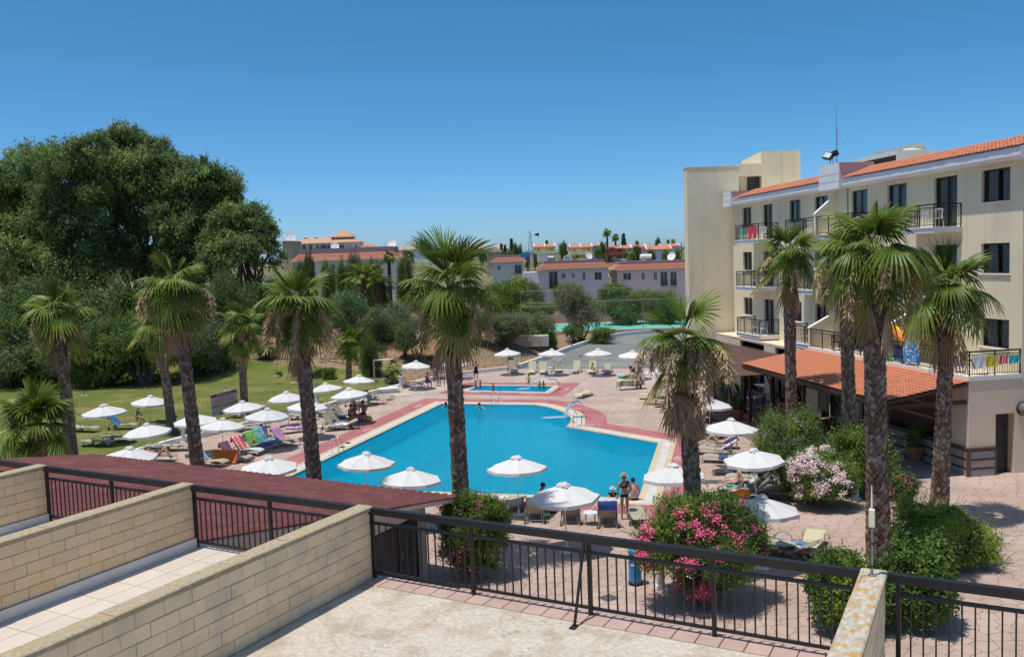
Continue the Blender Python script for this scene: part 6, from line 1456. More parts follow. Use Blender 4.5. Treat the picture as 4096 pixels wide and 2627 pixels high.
# pillars with lanterns
def pillar(r, x, y, label, h=1.0, lantern=True, z=0):
 p = G(r, x, y, z); root = thing('lamp_pillar', label, 'lamp pillar', (p.x, p.y, z), .1, 'white pillars carrying black lanterns'); MB().box(-.17, -.17, 0, .17, .17, .05).box(-.14, -.14, .05, .14, .14, .1).obj('plinth', m_white, root)
 n = 12; pr = []
 for k in range(n * 2): rr_ = .115 if k % 2 == 0 else .10; a = pi * k / n; pr.append((math.cos(a) * rr_, math.sin(a) * rr_))
 MB().prism(pr, .1, h - .08).obj('shaft', m_white, root); MB().box(-.13, -.13, h - .08, .13, .13, h - .04).box(-.16, -.16, h - .04, .16, .16, h).obj('capital', m_white, root)
 if lantern: l = link('lantern', None, root, (0, 0, h)); MB().lathe([(.05, 0), (.02, .03), (.02, .10), (.07, .13), (.09, .16)], 6).lathe([(.13, .36), (.08, .42), (.02, .47)], 6).obj('lantern_frame', m_iron, l); MB().lathe([(.08, .16), (.115, .36)], 6).obj('lantern_glass', m_glt, l)
pillar('R5', 1888, 1212, 'white pillar on the lawn kerb left of the trunk with tan flowers', z=0); pillar('R6', 1462, 800, 'white pillar with lantern at the kerb, right of the yellow frond trunk'); pillar('R7', 270, 652, 'white pillar left of the rainbow towel'); pillar('R7', 1446, 452, 'white pillar at the corner of the road kerb'); pillar('R8', 846, 648, 'white pillar behind the hanging palm leaves', h=1.15)
pillar('R8', 1322, 762, 'white pillar by the patio plants'); pillar('R4', 703, 492, 'white pillar with a black lantern in front of the bush', h=1.05); pillar('R3', 1064, 1078, 'white pillar at the foot of the big pink oleander', h=.95, lantern=False)
# swimming pool sign
a = G('R6', 378, 960, .3); b = G('R6', 650, 880, .3); d = Vector((b.x - a.x, b.y - a.y)); Ls = d.length; sa = math.atan2(d.y, d.x)
sg = thing('pool_rules_sign', 'white and magenta SWIMMING POOL rules board standing on the lawn', 'sign', (a.x, a.y, .08), sa); hS = 1.42
m_sw = mat('sign_board_white', (.60, .55, .53), rough=.5); m_mag = mat('sign_magenta', (.38, .03, .16), rough=.5); m_txt = mat('sign_dark_print', (.04, .03, .04), rough=.6); m_rtx = mat('sign_red_print', (.50, .18, .20), rough=.6); m_btx = mat('sign_blue_print', (.08, .2, .5), rough=.6)
MB().box(0, 0, .30, Ls, .04, .3 + hS).obj('board', m_sw, sg); MB().box(.02, -.006, .3 + hS - .22, Ls - .02, -.001, .3 + hS - .02).obj('header_band', m_mag, sg)
for x in (.15, Ls - .3): MB().box(x, .04, -.1, x + .06, .10, .3 + hS - .1).obj('post', m_white, sg)
def stext(t, x, z, s, m, al='CENTER'): me = text_mesh(t, s, .001, al); me.materials.append(m); link('lettering', me, sg, (x, -.009, z), (pi / 2, 0, 0))
stext('SWIMMING POOL', Ls / 2, .3 + hS - .12, .20, m_sw); stext('OPENING TIMES:  9:00 AM - 7:00 AM' if False else 'OPENING TIMES:  9:00 AM - 7:00 PM', Ls / 2, .3 + hS - .30, .085, m_txt)
for k in range(5): MB().box(.25 + .04 * (k % 2), -.004, .3 + hS - .42 - k * .07, Ls - .25 - .1 * (k % 3), -.002, .3 + hS - .39 - k * .07).obj('small_print', m_rtx, sg)
MB().box(.03, -.006, .3 + .56, Ls - .03, -.002, .3 + .63).obj('black_band', m_txt, sg); stext('SWIMMING POOL RULES AND REGULATIONS', Ls / 2, .3 + .595, .055, m_sw)
for k in range(8): x = .22 + k * (Ls - .4) / 8; MB().box(x, -.004, .3 + .37, x + .015, -.002, .3 + .53).box(x + .08, -.005, .3 + .40, x + .12, -.002, .3 + .49).obj('pictogram', m_btx if k in (3, 4) else m_txt, sg)
for k in range(4): MB().box(.08, -.004, .3 + .30 - k * .045, Ls * .9, -.002, .3 + .315 - k * .045).obj('small_print', mat('sign_grey_print', (.3, .28, .28), rough=.6), sg)
MB().box(Ls * .28, -.006, .3 + .02, Ls * .55, -.002, .3 + .11).obj('black_band', m_txt, sg); stext('FIRST AID', Ls * .415, .3 + .065, .075, m_sw)
# ladders
m_chr = mat('polished_steel', (.62, .63, .65), rough=.15, metal=1)
def ladder(r, x, y, deg, label, w_=.5):
 p = G(r, x, y); root = thing('pool_ladder', label, 'pool ladder', (p.x, p.y, 0), math.radians(deg))
 for s_ in (-w_ / 2, w_ / 2): MB().tube([(-.55, s_, .02), (-.55, s_, .45), (-.48, s_, .72), (-.30, s_, .86), (-.08, s_, .80), (.06, s_, .55), (.12, s_, .1), (.14, s_, -.6)], .021, 8).obj('handrail', m_chr, root, smooth=True); MB().lathe([(.05, .02), (.05, .035)], 10, (-.55, s_, 0)).obj('floor_flange', m_chr, root)
 for z in (-.2, -.42): MB().box(.08, -w_ / 2, z, .18, w_ / 2, z + .03).obj('step', m_chr, root)
ladder('R6', 1690, 1330, -16, 'steel pool ladder at the near left side of the large pool'); ladder('R7', 1235, 808, -106, 'steel pool ladder at the far edge of the large pool'); ladder('R7', 2085, 1050, -165 + 90 + 0 - 40, 'steel pool ladder next to the curved water spout')
# curved spout with its jet
def arch(r, x, y, deg, label, H=1.25, wid=.42, reach=1.3):
 p = G(r, x, y); root = thing('water_spout', label, 'water spout', (p.x, p.y, 0), math.radians(deg)); mb = MB(); n = 14; vs = []
 for i in range(n + 1):
  t = i / n; a = pi * .92 * t; x_ = reach * .42 * (1 - math.cos(a)); z = .02 + H * (t * 2.4 if t < .25 else .6 + .4 * math.sin((t - .25) / .75 * pi * .8)); z = .02 + H * min(1, math.sin(min(a, pi / 2)) * (1 if a < pi / 2 else 1)) - (0 if a < pi / 2 else H * .30 * (1 - math.sin(a)))
  for s_, dz in ((-wid / 2, 0), (wid / 2, 0), (wid / 2, -.035), (-wid / 2, -.035)): vs.append((x_, s_ * (1 - .1 * t), z + dz))
 fs = []
 for i in range(n):
  b_ = i * 4
  for k in range(4): fs.append((b_ + k, b_ + (k + 1) % 4, b_ + 4 + (k + 1) % 4, b_ + 4 + k))
 fs += [(0, 3, 2, 1), (n * 4, n * 4 + 1, n * 4 + 2, n * 4 + 3)]; mb.add(vs, fs); mb.obj('spout', m_chr, root); return root
m_foam = mat('white_foam', (.80, .86, .90), (.55, .75, .85), scale=6, rough=.5, transl=.3)
sp = arch('R7', 2160, 945, 178, 'wide curved steel water spout over the bulge of the large pool', H=1.0, wid=.42, reach=1.05)
def jet(pts, w_, name, label, parent=None, seed=1):
 r = np.random.default_rng(seed); V = []
 for k in range(900):
  t = r.random(); i = min(len(pts) - 2, int(t * (len(pts) - 1))); f = t * (len(pts) - 1) - i; p = np.array(pts[i]) * (1 - f) + np.array(pts[i + 1]) * f; p = p + r.normal(size=3) * w_ * (.5 + t); s_ = .02 + .05 * r.random(); a = r.normal(size=3); a /= np.linalg.norm(a); b_ = r.normal(size=3); b_ /= np.linalg.norm(b_)
  V += [p, p + a * s_, p + b_ * s_]
 link(name, tri_mesh(name, np.array(V), 3, m_foam), None, None, None, label, 'water jet')
q0 = G('R7', 2045, 815, 1.3); q1 = G('R7', 1955, 935, -.05); jet([tuple(q0), ((q0.x * 2 + q1.x) / 3 - .1, (q0.y * 2 + q1.y) / 3, 1.1), ((q0.x + q1.x * 2) / 3 - .05, (q0.y + q1.y * 2) / 3, .6), tuple(q1)], .05, 'water_jet', 'sheet of water falling from the curved steel spout')
r = np.random.default_rng(4)
def foam(r_, x0, y0, x1, y1, n, w_, label):
 a = G(r_, x0, y0, -.06); b_ = G(r_, x1, y1, -.06); V = []
 for k in range(n):
  t = r.random() ** .8; p = a.lerp(b_, t); p = np.array((p.x, p.y, -.065)) + np.array([r.normal() * w_, r.normal() * w_, abs(r.normal()) * .02]); s_ = .03 + .07 * r.random() * (1 - t * .5); an = r.random() * 6; V += [p, p + [math.cos(an) * s_, math.sin(an) * s_, .01], p + [math.cos(an + 1.6) * s_, math.sin(an + 1.6) * s_, 0]]
 link('foam', tri_mesh('foam', np.array(V), 3, m_foam), label=label, kind='stuff')
foam('R7', 1945, 945, 1750, 952, 1500, .11, 'white foam where the spout hits the large pool'); foam('R7', 1570, 650, 1480, 660, 500, .12, "white foam under the children's pool jet")
p = G('R7', 1890, 655); ks = thing('arched_pipe', "thin steel pipe arching a water jet over the children's pool", 'water spout', (p.x, p.y, 0), 0); e = G('R7', 1790, 560, 1.0) - p
MB().tube([(0, 0, 0), (0, 0, .5), (e.x * .4, e.y * .4, .85), (e.x, e.y, 1.05)], .05, 8).obj('pipe', m_chr, ks); MB().lathe([(.11, 0), (.11, .03)], 12).obj('flange', m_chr, ks)
q0 = p + Vector((e.x, e.y, 1.05)); q1 = G('R7', 1575, 640, -.05); jet([tuple(q0.lerp(q1, t) + Vector((0, 0, 1.2 * t * (1 - t) * 1.6))) for t in (0, .2, .4, .6, .8, 1)], .03, 'water_jet', "thin arched jet falling into the children's pool", seed=4)
# shower post and tray, tap
p = G('R6', 2055, 698); sh = thing('shower_post', 'tall grey shower post with white arms at the far kerb', 'shower', (p.x, p.y, 0)); MB().tube([(0, 0, 0), (0, 0, 2.55)], .06, 8).obj('post', m_steel, sh)
for a in (0, .28, -.25): MB().tube([(0, 0, 2.5), (1.5 * math.cos(a), 1.5 * math.sin(a), 2.56)], .018, 5).obj('arm', m_white, sh)
p = G('R6', 2200, 690); s2 = thing('shower_step', 'square white raised shower step', 'shower step', (p.x, p.y, 0), .3); MB().bbox(-.75, -.5, .25, .75, .5, .36, .02).obj('top', m_white, s2); MB().box(-.6, -.4, 0, .6, .4, .25).obj('base', m_white, s2)
p = G('R6', 2230, 725); link('shower_tray', MB().bbox(-1.3, -.8, 0, 1.3, .8, .03).mesh('shower_tray', m_cop), None, (p.x, p.y, .012), .3, 'flat cream shower tray on the deck', 'tray')
p = G('R6', 2152, 650); tp = thing('garden_tap', 'small white standpipe tap by the far kerb', 'tap', (p.x, p.y, 0)); MB().tube([(0, 0, 0), (0, 0, .75), (.12, 0, .8), (.2, 0, .72)], .025, 6).obj('pipe', m_white, tp)
# grates in the paving
for (r_, x, y, w_, h_, a, lab) in (('C4', 320, 265, 1.15, .62, -.1, 'dark rectangular drain grating in the paving beside the palm trunk'), ('R3', 722, 1148, .42, .42, .55, 'small square dark drain cover near the litter bin')):
 p = G(r_, x, y); g_ = thing('drain_grating', lab, 'drain', (p.x, p.y, .006), a); mb = MB(); mb.box(-w_ / 2, -h_ / 2, 0, w_ / 2, h_ / 2, .008); mb.obj('pan', m_dark, g_); mb = MB(); n = 18
 for i in range(n): mb.box(-w_ / 2 + w_ * i / n, -h_ / 2, .008, -w_ / 2 + w_ * (i + .4) / n, h_ / 2, .018)
 mb.obj('bars', m_steel, g_, kind='stuff')
# flip flops
m_ff = mat('dark_flip_flop', (.04, .05, .07), rough=.8)
def flips(r_, x, y, deg, lab, z=.03):
 p = G(r_, x, y); f = thing('flip_flops', lab, 'flip flops', (p.x, p.y, z), math.radians(deg))
 for s_ in (-.09, .09): MB().prism([(-.13, s_ - .04), (.05, s_ - .05), (.14, s_ - .02), (.14, s_ + .02), (.05, s_ + .05), (-.13, s_ + .04)], 0, .02).tube([(-.02, s_ - .045, .02), (.02, s_, .06), (.07, s_, .02)], .008, 4).tube([(-.02, s_ + .045, .02), (.02, s_, .06)], .008, 4).obj('sandal', m_ff, f)
flips('R6', 1718, 1258, 20, 'pair of dark flip flops on the coping near the left ladder'); flips('R6', 1778, 1215, 40, 'pair of dark flip flops on the coping, farther from the left ladder'); flips('C2', 785, 805, 10, 'pair of blue flip flops between two loungers on the right', z=.01)
# orange air mattress, bags and toys
p = G('C7', 870, 1118); am = thing('air_mattress', 'orange air mattress leaning on its edge between two loungers', 'air mattress', (p.x, p.y, .02), math.radians(165)); T = Matrix.Rotation(math.radians(28), 4, 'X')
m_or = mat('orange_vinyl', (.72, .20, .03), (.62, .16, .02), scale=3, rough=.45); mb = MB()
for k in range(7): mb.tube([(0.05, 0, .05 + k * .1), (1.5, 0, .05 + k * .1)], .055, 8)
mb.xf(T); mb.obj('silver_side', mat('silver_vinyl', (.35, .33, .36), rough=.3, metal=.4), am); mb = MB(); 
for k in range(7): mb.tube([(0.06, .05, .05 + k * .1), (1.49, .05, .05 + k * .1)], .05, 8)
mb.xf(T); mb.obj('orange_side', m_or, am)
def blob(name, label, cat, r_, x, y, s_, mt, z=0, seed=1, par=None):
 p = G(r_, x, y, z); rr = random.Random(seed); mb = MB(); n = 10; m_ = 7; vs = []
 for i in range(m_ + 1):
  ph = pi * i / m_
  for k in range(n): th = 2 * pi * k / n; q = 1 + .18 * math.sin(3 * th + i * seed) + rr.uniform(-.07, .07); vs.append((math.sin(ph) * math.cos(th) * s_[0] * q, math.sin(ph) * math.sin(th) * s_[1] * q, s_[2] * (1 - math.cos(ph)) * .5 * 2 * .5 + 0))
 fs = [(i * n + k, (i + 1) * n + k, (i + 1) * n + (k + 1) % n, i * n + (k + 1) % n) for i in range(m_) for k in range(n)]; fs = [f[::-1] for f in fs]
 mb.add(vs, fs); return mb.obj(name, mt, None, p, smooth=True, label=label, cat=cat)
blob('duffel_bag', 'dark red bag between the blue and pink towels', 'bag', 'C7', 1330, 640, (.22, .2, .65), TM['ppink'], seed=2); blob('beach_bag', 'pink polka dot bag beside the dark red bag', 'bag', 'C7', 1350, 660, (.22, .15, .45), TM['ppink'], seed=3); blob('straw_hat', 'beige straw sun hat hanging behind the towelled row', 'hat', 'C7', 1360, 410, (.17, .17, .2), m_infl, z=.7, seed=4)
blob('toy_ball', 'small orange ball on the floral towel', 'ball', 'C7', 1155, 755, (.09, .09, .18), m_or, z=.42, seed=0); blob('orange_bag', 'orange and red beach bag in front of the reading woman', 'bag', 'C4', 760, 470, (.36, .22, .3), TM['orange'], z=.30, seed=6); blob('green_bag', 'olive green bag under the leftmost near lounger', 'bag', 'C1', 650, 770, (.13, .1, .22), LM['green'], seed=7)
blob('swim_ring', 'yellow inflatable under the bare chested man', 'toy', 'C8', 1180, 1030, (.28, .2, .4), mat('yellow_vinyl', (.65, .62, .12), rough=.4), seed=5); blob('cool_box', 'dark pink cool bag between the people eating', 'bag', 'C8', 1065, 1020, (.3, .22, .45), TM['ppink'], seed=8); blob('blue_bag', 'blue bag on the second lounger of the eating group', 'bag', 'C8', 740, 990, (.28, .16, .2), TM['navy'], z=.32, seed=9)
blob('towel_bundle', 'navy towel bundle on the first lounger of the eating group', 'towel', 'C8', 590, 1040, (.2, .13, .16), TM['navy'], z=.32, seed=10)
for i, (x, y, c, n_) in enumerate(((150, 470, 'ppink', 'pink'), (205, 480, 'orange', 'orange'), (270, 470, 'red', 'red'), (170, 492, 'turq', 'green'))): blob('pool_toy', n_ + ' inflatable pool toy in the heap beside the pushchair', 'toy', 'C5', x, y, (.3, .24, .26), TM[c], seed=20 + i)
# pushchair
p = G('C5', 365, 470); ps = thing('pushchair', 'black folding pushchair beside the far right umbrella', 'pushchair', (p.x, p.y, 0), -1.2)
for s_ in (-.22, .22): MB().tube([(-.35, s_, 1.05), (-.2, s_, .7), (.35, s_, .1)], .015, 5).tube([(-.1, s_, .55), (-.35, s_, .1)], .015, 5).obj('frame', m_iron, ps); MB().lathe([(.09, -.02), (.09, .02)], 12).xf(Matrix.Translation((.36, s_, .09)) @ Matrix.Rotation(pi / 2, 4, 'X')).obj('wheel', m_wheel, ps); MB().lathe([(.09, -.02), (.09, .02)], 12).xf(Matrix.Translation((-.36, s_, .09)) @ Matrix.Rotation(pi / 2, 4, 'X')).obj('wheel', m_wheel, ps)
MB().add([(-.25, -.2, .85), (-.25, .2, .85), (0, .2, .42), (0, -.2, .42), (.3, .2, .40), (.3, -.2, .40), (.2, .2, .95), (.2, -.2, .95)], [(0, 1, 2, 3), (3, 2, 4, 5), (0, 7, 6, 1)]).obj('seat_and_hood', m_wheel, ps)
# traffic cones
for x, lab in ((1745, 'left orange and white traffic cone by the patio wall'), (1905, 'right orange and white traffic cone by the patio wall')):
 p = G('C5', x, 612); c_ = thing('traffic_cone', lab, 'traffic cone', (p.x, p.y, 0)); MB().box(-.22, -.22, 0, .22, .22, .03).obj('base', m_red, c_)
 for z0, z1, m_ in ((.03, .22, mat('cone_red', (.70, .07, .05), rough=.5)), (.22, .36, m_white), (.36, .50, MATS['cone_red']), (.50, .60, m_white), (.60, .78, MATS['cone_red'])): MB().lathe([(.16 - z0 * .17, z0), (.16 - z1 * .17, z1)], 14).obj('cone_band', m_, c_)
# patio wall, white block, planters and restaurant furniture
a = G('C5', 1150, 620); b = G('C5', 1960, 612); wall_along([(a.x, a.y + .4), (b.x + .3, b.y + .4)], .2, 1.25, 'patio_wall', m_cream, label='low cream wall behind the traffic cones', cat='wall')
p = G('C5', 910, 598); link('white_counter', MB().bbox(-.6, -.3, 0, .6, .3, 1.1).mesh('white_counter', m_cream), None, (p.x, p.y, 0), 0, 'cream counter block behind the hanging palm leaves', 'counter')
m_pot = mat('terracotta_pot', (.42, .16, .09), (.34, .13, .075), scale=4, rough=.8)
def planter(x, y, r_, lab, h=.9, s_=.26, kinds=('green', 'ole')):
 p = G(r_, x, y); root = thing('potted_plant', lab, 'potted plant', (p.x, p.y, 0), 0, 'potted plants on the patio edge'); MB().lathe([(s_ * .7, 0), (s_, s_ * 1.5), (s_ * 1.1, s_ * 1.5), (s_ * 1.1, s_ * 1.75), (s_ * .9, s_ * 1.75)], 14).obj('pot', m_pot, root)
 z = s_ * 1.7; link('foliage', leaves('foliage', [(0, 0, z + h * .45, h * .38, h * .38, h * .48), (h * .15, 0, z + h * .65, h * .26, h * .26, h * .3)], 1800, .13, .35, [LM[k] for k in kinds], seed=int(x), up=.6), root)
planter(585, 1040, 'C6', 'tall leafy plant in a terracotta pot at a pergola post', h=1.4); planter(695, 1120, 'C6', 'low green plant in a wide terracotta pot', h=.6, s_=.32); planter(240, 640, 'C6', 'potted plant left of the traffic cones', h=.8); planter(1240, 1300, 'B1', 'spiky bare plant in a terracotta pot in front of the striped counter', h=1.0, s_=.38); planter(640, 640, 'C6', 'bushy potted plant at the corner of the patio wall', h=1.0)
m_chair = mat('blue_resin', (.008, .05, .30), rough=.3, spec=.5); m_wick = mat('dark_wicker', (.03, .025, .03), rough=.7); m_tealch = mat('teal_resin', (.01, .13, .22), rough=.4)
def chair_mesh(mt, seat=.45, w_=.46):
 P = []; P.append(('seat', MB().bbox(-w_ / 2, -w_ / 2, seat - .03, w_ / 2, w_ / 2, seat).mesh('seat', mt))); mb = MB()
 for k in range(7): a = -1.2 + 2.4 * k / 6; mb.box(-.02, -.012, 0, .02, .012, .42, Matrix.Translation((-math.cos(a) * .24, math.sin(a) * .24, seat)) @ Matrix.Rotation(-a, 4, 'Z') @ Matrix.Rotation(-.1, 4, 'Y'))
 mb.tube([(-math.cos(a) * .27, math.sin(a) * .27, seat + .42 - .16 * abs(a) / 1.2) for a in np.linspace(-1.4, 1.4, 9)], .022, 5); P.append(('backrest', mb.mesh('backrest', mt)))
 for a, b in ((-1, -1), (1, -1), (1, 1), (-1, 1)): P.append(('leg', MB().tube([(a * w_ * .42, b * w_ * .42, seat), (a * w_ * .5, b * w_ * .5, 0)], .02, 5).mesh('leg', mt)))
 return P
CH = {'blue': chair_mesh(m_chair), 'teal': chair_mesh(m_tealch), 'white': chair_mesh(m_white, .43), 'dark': chair_mesh(m_dwood)}
def chair(pos, deg, kind, label, group): 
 root = thing('chair', label, 'chair', pos, math.radians(deg), group)
 for nm, me in CH[kind]: link(nm, me, root)
for x, y, k, d, w_ in ((580, 830, 'blue', 200, 'behind the tall potted plant'), (700, 880, 'teal', 60, 'right of the tall potted plant'), (850, 935, 'blue', 250, 'left of the small round topped table'), (780, 1000, 'teal', 30, 'at the front corner post'), (830, 1010, 'teal', 160, 'just inside the front corner post'), (1110, 960, 'blue', 300, 'tipped, nearest the feathery bush'), (1170, 930, 'blue', 200, 'beside the tipped one'), (990, 1000, 'blue', 90, 'between the small table and the bush'),
 (980, 730, 'blue', 250, 'at the far end of the big slatted table'), (1180, 800, 'teal', 100, 'right of the big slatted table'), (1200, 830, 'blue', 20, 'at the second slatted table'), (1130, 830, 'teal', 200, 'at the near side of the big slatted table'), (440, 850, 'teal', 150, 'at the leftmost pergola post')):
 p = G('C6', x, y); chair((p.x, p.y, .013), d, k, f'{k} resin chair on the dark patio, {w_}', k + ' chairs under the pergola')
def sqtable(x, y, lab, w_=.8, l_=.8):
 p = G('C6', x, y); root = thing('patio_table', lab, 'table', (p.x, p.y, .013), HA); n = 8
 for k in range(n): MB().box(-l_ / 2, -w_ / 2 + w_ * k / n + .006, .70, l_ / 2, -w_ / 2 + w_ * (k + 1) / n - .006, .73).obj('slat', m_white, root)
 MB().box(-.06, -.06, .03, .06, .06, .70).obj('pedestal', m_white, root); MB().bbox(-.3, -.3, 0, .3, .3, .04).obj('foot', m_white, root)
sqtable(1050, 800, 'white slatted patio table, the larger one at the back', .9, 1.4); sqtable(1230, 830, 'white slatted patio table behind the second post', .8, .8); sqtable(895, 985, 'small white patio table with blue chairs round it', .7, .7)

# ---------------------------------------------------------------- things on the balconies
def HLt(x, y, z=0): p = BL(x, y); return (p[0], p[1], z)
def on_bal(px, zf, lab, k='white', y=1.7, deg=200): chair(HLt(px, y, zf), deg + math.degrees(HA), k, lab, 'white plastic chairs on the balconies')
for zf, nm in ((10.42, 'top'), (7.25, 'middle'), (4.05, 'lowest')):
 on_bal(-23.9, zf, f'white plastic chair on the far {nm} balcony, left one'); on_bal(-22.9, zf, f'white plastic chair on the far {nm} balcony, right one', deg=330)
 on_bal(-16.4, zf, f'white plastic chair on the second {nm} balcony', deg=300)
on_bal(-5.4, 10.42, 'white plastic chair on the near top balcony, left one', deg=20); on_bal(-4.6, 10.42, 'white plastic chair on the near top balcony, right one', deg=170); on_bal(-11.6, 10.42, 'white plastic chair on the top balcony right of the slanted divider')
chair(HLt(-12.3, 1.0, 4.06), 80, 'dark', 'dark blue cushioned wooden chair behind the terrace railing', None); on_bal(-2.2, 4.05, 'white plastic chair on the terrace, left of the laundry', y=1.2, deg=60); on_bal(-1.2, 4.05, 'white plastic chair on the terrace behind the laundry', y=1.4, deg=120)
def cloth(x0, x1, y, ztop, h, key, lab, name='towel', cat='towel', wav=.02, axis='x'):
 mb = MB(); n = 8; vs = []
 for i in range(n + 1):
  for j in range(4):
   t = i / n; c = x0 + (x1 - x0) * t; o_ = wav * math.sin(t * 11 + j) * (j / 3); zz = ztop - h * j / 3 * (1 + .05 * math.sin(t * 7))
   vs.append((c, y + o_, zz) if axis == 'x' else (y + o_, c, zz))
 fs = [(i * 4 + j, i * 4 + j + 1, (i + 1) * 4 + j + 1, (i + 1) * 4 + j) for i in range(n) for j in range(3)]; b_ = len(vs); vs += [(x + (.008 if axis != 'x' else 0), yy + (.008 if axis == 'x' else 0), z) for x, yy, z in vs]; fs += [tuple(q + b_ for q in f[::-1]) for f in fs]
 mb.add(vs, fs); me = mb.mesh(name, TM[key] if isinstance(key, str) else key); link(name, me, None, (bK.x, bK.y, 0), HA, lab, cat)
TM['hib'] = tmat('blue_hibiscus_towel', [(.02, .20, .50), (.02, .25, .55), (.03, .30, .62), (.75, .80, .85), (.02, .22, .5)], 3.2, kind='n')
cloth(-4.55, -3.35, .02, 5.26, .95, 'hib', 'blue towel with white flowers hanging on the terrace railing'); cloth(-5.5, -4.75, .1, 5.0, .6, 'navy', 'dark blue towel with a white mark on the terrace railing')
cloth(-2.2, -1.5, .12, 4.95, .55, 'leo', 'dark patterned garment drying on the terrace'); cloth(-1.3, -.5, .12, 4.98, .5, 'lav', 'pale patterned garment drying on the terrace')
cloth(.15, .7, .0, 5.0, .5, 'white', 'white garment drying on the side railing', axis='y'); cloth(.75, 1.25, .0, 5.0, .45, tmat('yellow_cloth', [(.6, .5, .04), (.62, .52, .06)], 2, kind='n'), 'yellow garment drying on the side railing', axis='y'); cloth(1.3, 1.75, .0, 4.98, .35, 'red', 'red garment drying on the side railing', axis='y'); cloth(1.8, 2.3, .0, 4.98, .35, 'turq', 'turquoise garment drying on the side railing', axis='y')
cloth(-24.8, -24.5, 1.02, 11.25, .75, 'turq', 'turquoise towel on the far top balcony railing'); cloth(-23.6, -22.4, 1.02, 11.3, .85, 'red', 'red towel on the far top balcony railing'); cloth(-18.0, -17.6, 1.05, 4.9, .7, 'lav', 'pale striped towel on the second lowest balcony railing')
def bag(x, y, z, mt, lab): me = MB().lathe([(.02, .36), (.05, .28), (.14, .16), (.16, .06), (.10, 0), (.02, -.02)], 12).mesh('drawstring_bag', mt); link('drawstring_bag', me, None, HLt(x, y, z), HA, lab, 'bag')
m_bb = mat('blue_nylon', (.01, .16, .50), rough=.5); bag(-6.0, .9, 10.85, TM['navy'], 'dark blue and white drawstring bag hanging on the top balcony railing'); bag(-5.6, .88, 10.75, m_bb, 'bright blue drawstring bag hanging on the top balcony railing')
# inflatable boat
ob = thing('inflatable_kayak', 'orange and yellow inflatable kayak propped on the terrace', 'inflatable kayak', HLt(-7.0, .9, 4.1), HA)
pts = [(math.cos(a) * 1.15, 0, .75 + math.sin(a) * .62) for a in np.linspace(-.3, pi + .3, 16)]
mb = MB(); mb.tube(pts, .19, 10); mb.obj('hull', m_or, ob, smooth=True); pts = [(math.cos(a) * 1.0, .12, .95 + math.sin(a) * .62) for a in np.linspace(.35, pi - .2, 12)]; MB().tube(pts, .12, 8).obj('yellow_deck', mat('yellow_orange_vinyl', (.80, .42, .03), rough=.4), ob, smooth=True); MB().box(-.8, .02, .2, .8, .10, 1.0).obj('seat_mesh', m_slingd, ob)
for i, (x, c, n_) in enumerate(((-5.9, 'green', 'lime green'), (-5.3, 'floral', 'yellow and green'))):
 me = MB().tube([(math.cos(a) * .42, .25 * math.sin(a), .35 + math.sin(a) * .25) for a in np.linspace(0, 2 * pi, 13)], .17, 8, False).mesh('inflatable_ring', TM[c]); link('inflatable_ring', me, None, HLt(x, .5, 4.08), HA, n_ + ' inflatable ring on the terrace beside the kayak', 'inflatable')
# little fishing net
p = G('R7', 2072, 400); nt_ = thing('fishing_net', 'small pink toy fishing net stuck behind a far lounger', 'toy net', (p.x - .05, 74.2, 0)); MB().tube([(0, 0, .2), (.05, 0, 1.25)], .01, 4).obj('handle', m_steel, nt_); MB().lathe([(.10, 0), (.16, .2)], 8, (.05, 0, 1.2)).obj('net', TM['ppink'], nt_)
# rocks on the lawn
for i, (x, y, s_) in enumerate(((1232, 610, .45), (1272, 560, .35), (1050, 535, .3))): blob('rock', ('pale flat rock on the lawn by the yellow frond trunk', 'rounded rock half behind the yellow frond trunk', 'small brown rock at the lawn edge')[i], 'rock', 'R6', x, y, (s_, s_ * .7, s_ * .5), mat('lawn_rock', (.42, .36, .27), (.3, .25, .18), scale=3), z=terr(*G('R6', x, y)[:2]), seed=30 + i)
for i, (r_, x, y) in enumerate((('R5', 865, 720), ('R5', 2040, 550), ('R6', 525, 668))): p = G(r_, x, y, .1); q = thing('sprinkler', ('lawn sprinkler nearest the short palm', 'lawn sprinkler in front of the bright green tree', 'lawn sprinkler left of the slim palm')[i], 'sprinkler', (p.x, p.y, .08)); MB().tube([(0, 0, 0), (0, 0, .25)], .03, 6).obj('riser', m_iron, q); MB().bbox(-.3, -.06, 0, .3, .06, .04).bbox(-.06, -.3, 0, .06, .3, .04).obj('foot', mat('pale_blue_plastic', (.25, .5, .55), rough=.5), q)
# hoses on the bank
def hose(pts, lab):
 P = [GT('R6', x, y) for x, y in pts]; me = MB().tube([(p.x, p.y, terr(p.x, p.y) + .04) for p in P], .035, 5).mesh('irrigation_hose', m_wheel); link('irrigation_hose', me, None, None, None, lab, 'hose')
hose([(570, 345), (700, 350), (900, 352), (1100, 350), (1260, 358)], 'black irrigation hose, lower one on the bare bank'); hose([(730, 195), (900, 205), (1050, 190), (1200, 185)], 'black irrigation hose, upper one on the bare bank'); hose([(1500, 345), (1650, 350), (1800, 342), (1870, 338)], 'black irrigation hose right of the hanging dead frond'); hose([(1520, 362), (1640, 385), (1750, 405), (1880, 412)], 'second black hose right of the hanging dead frond')
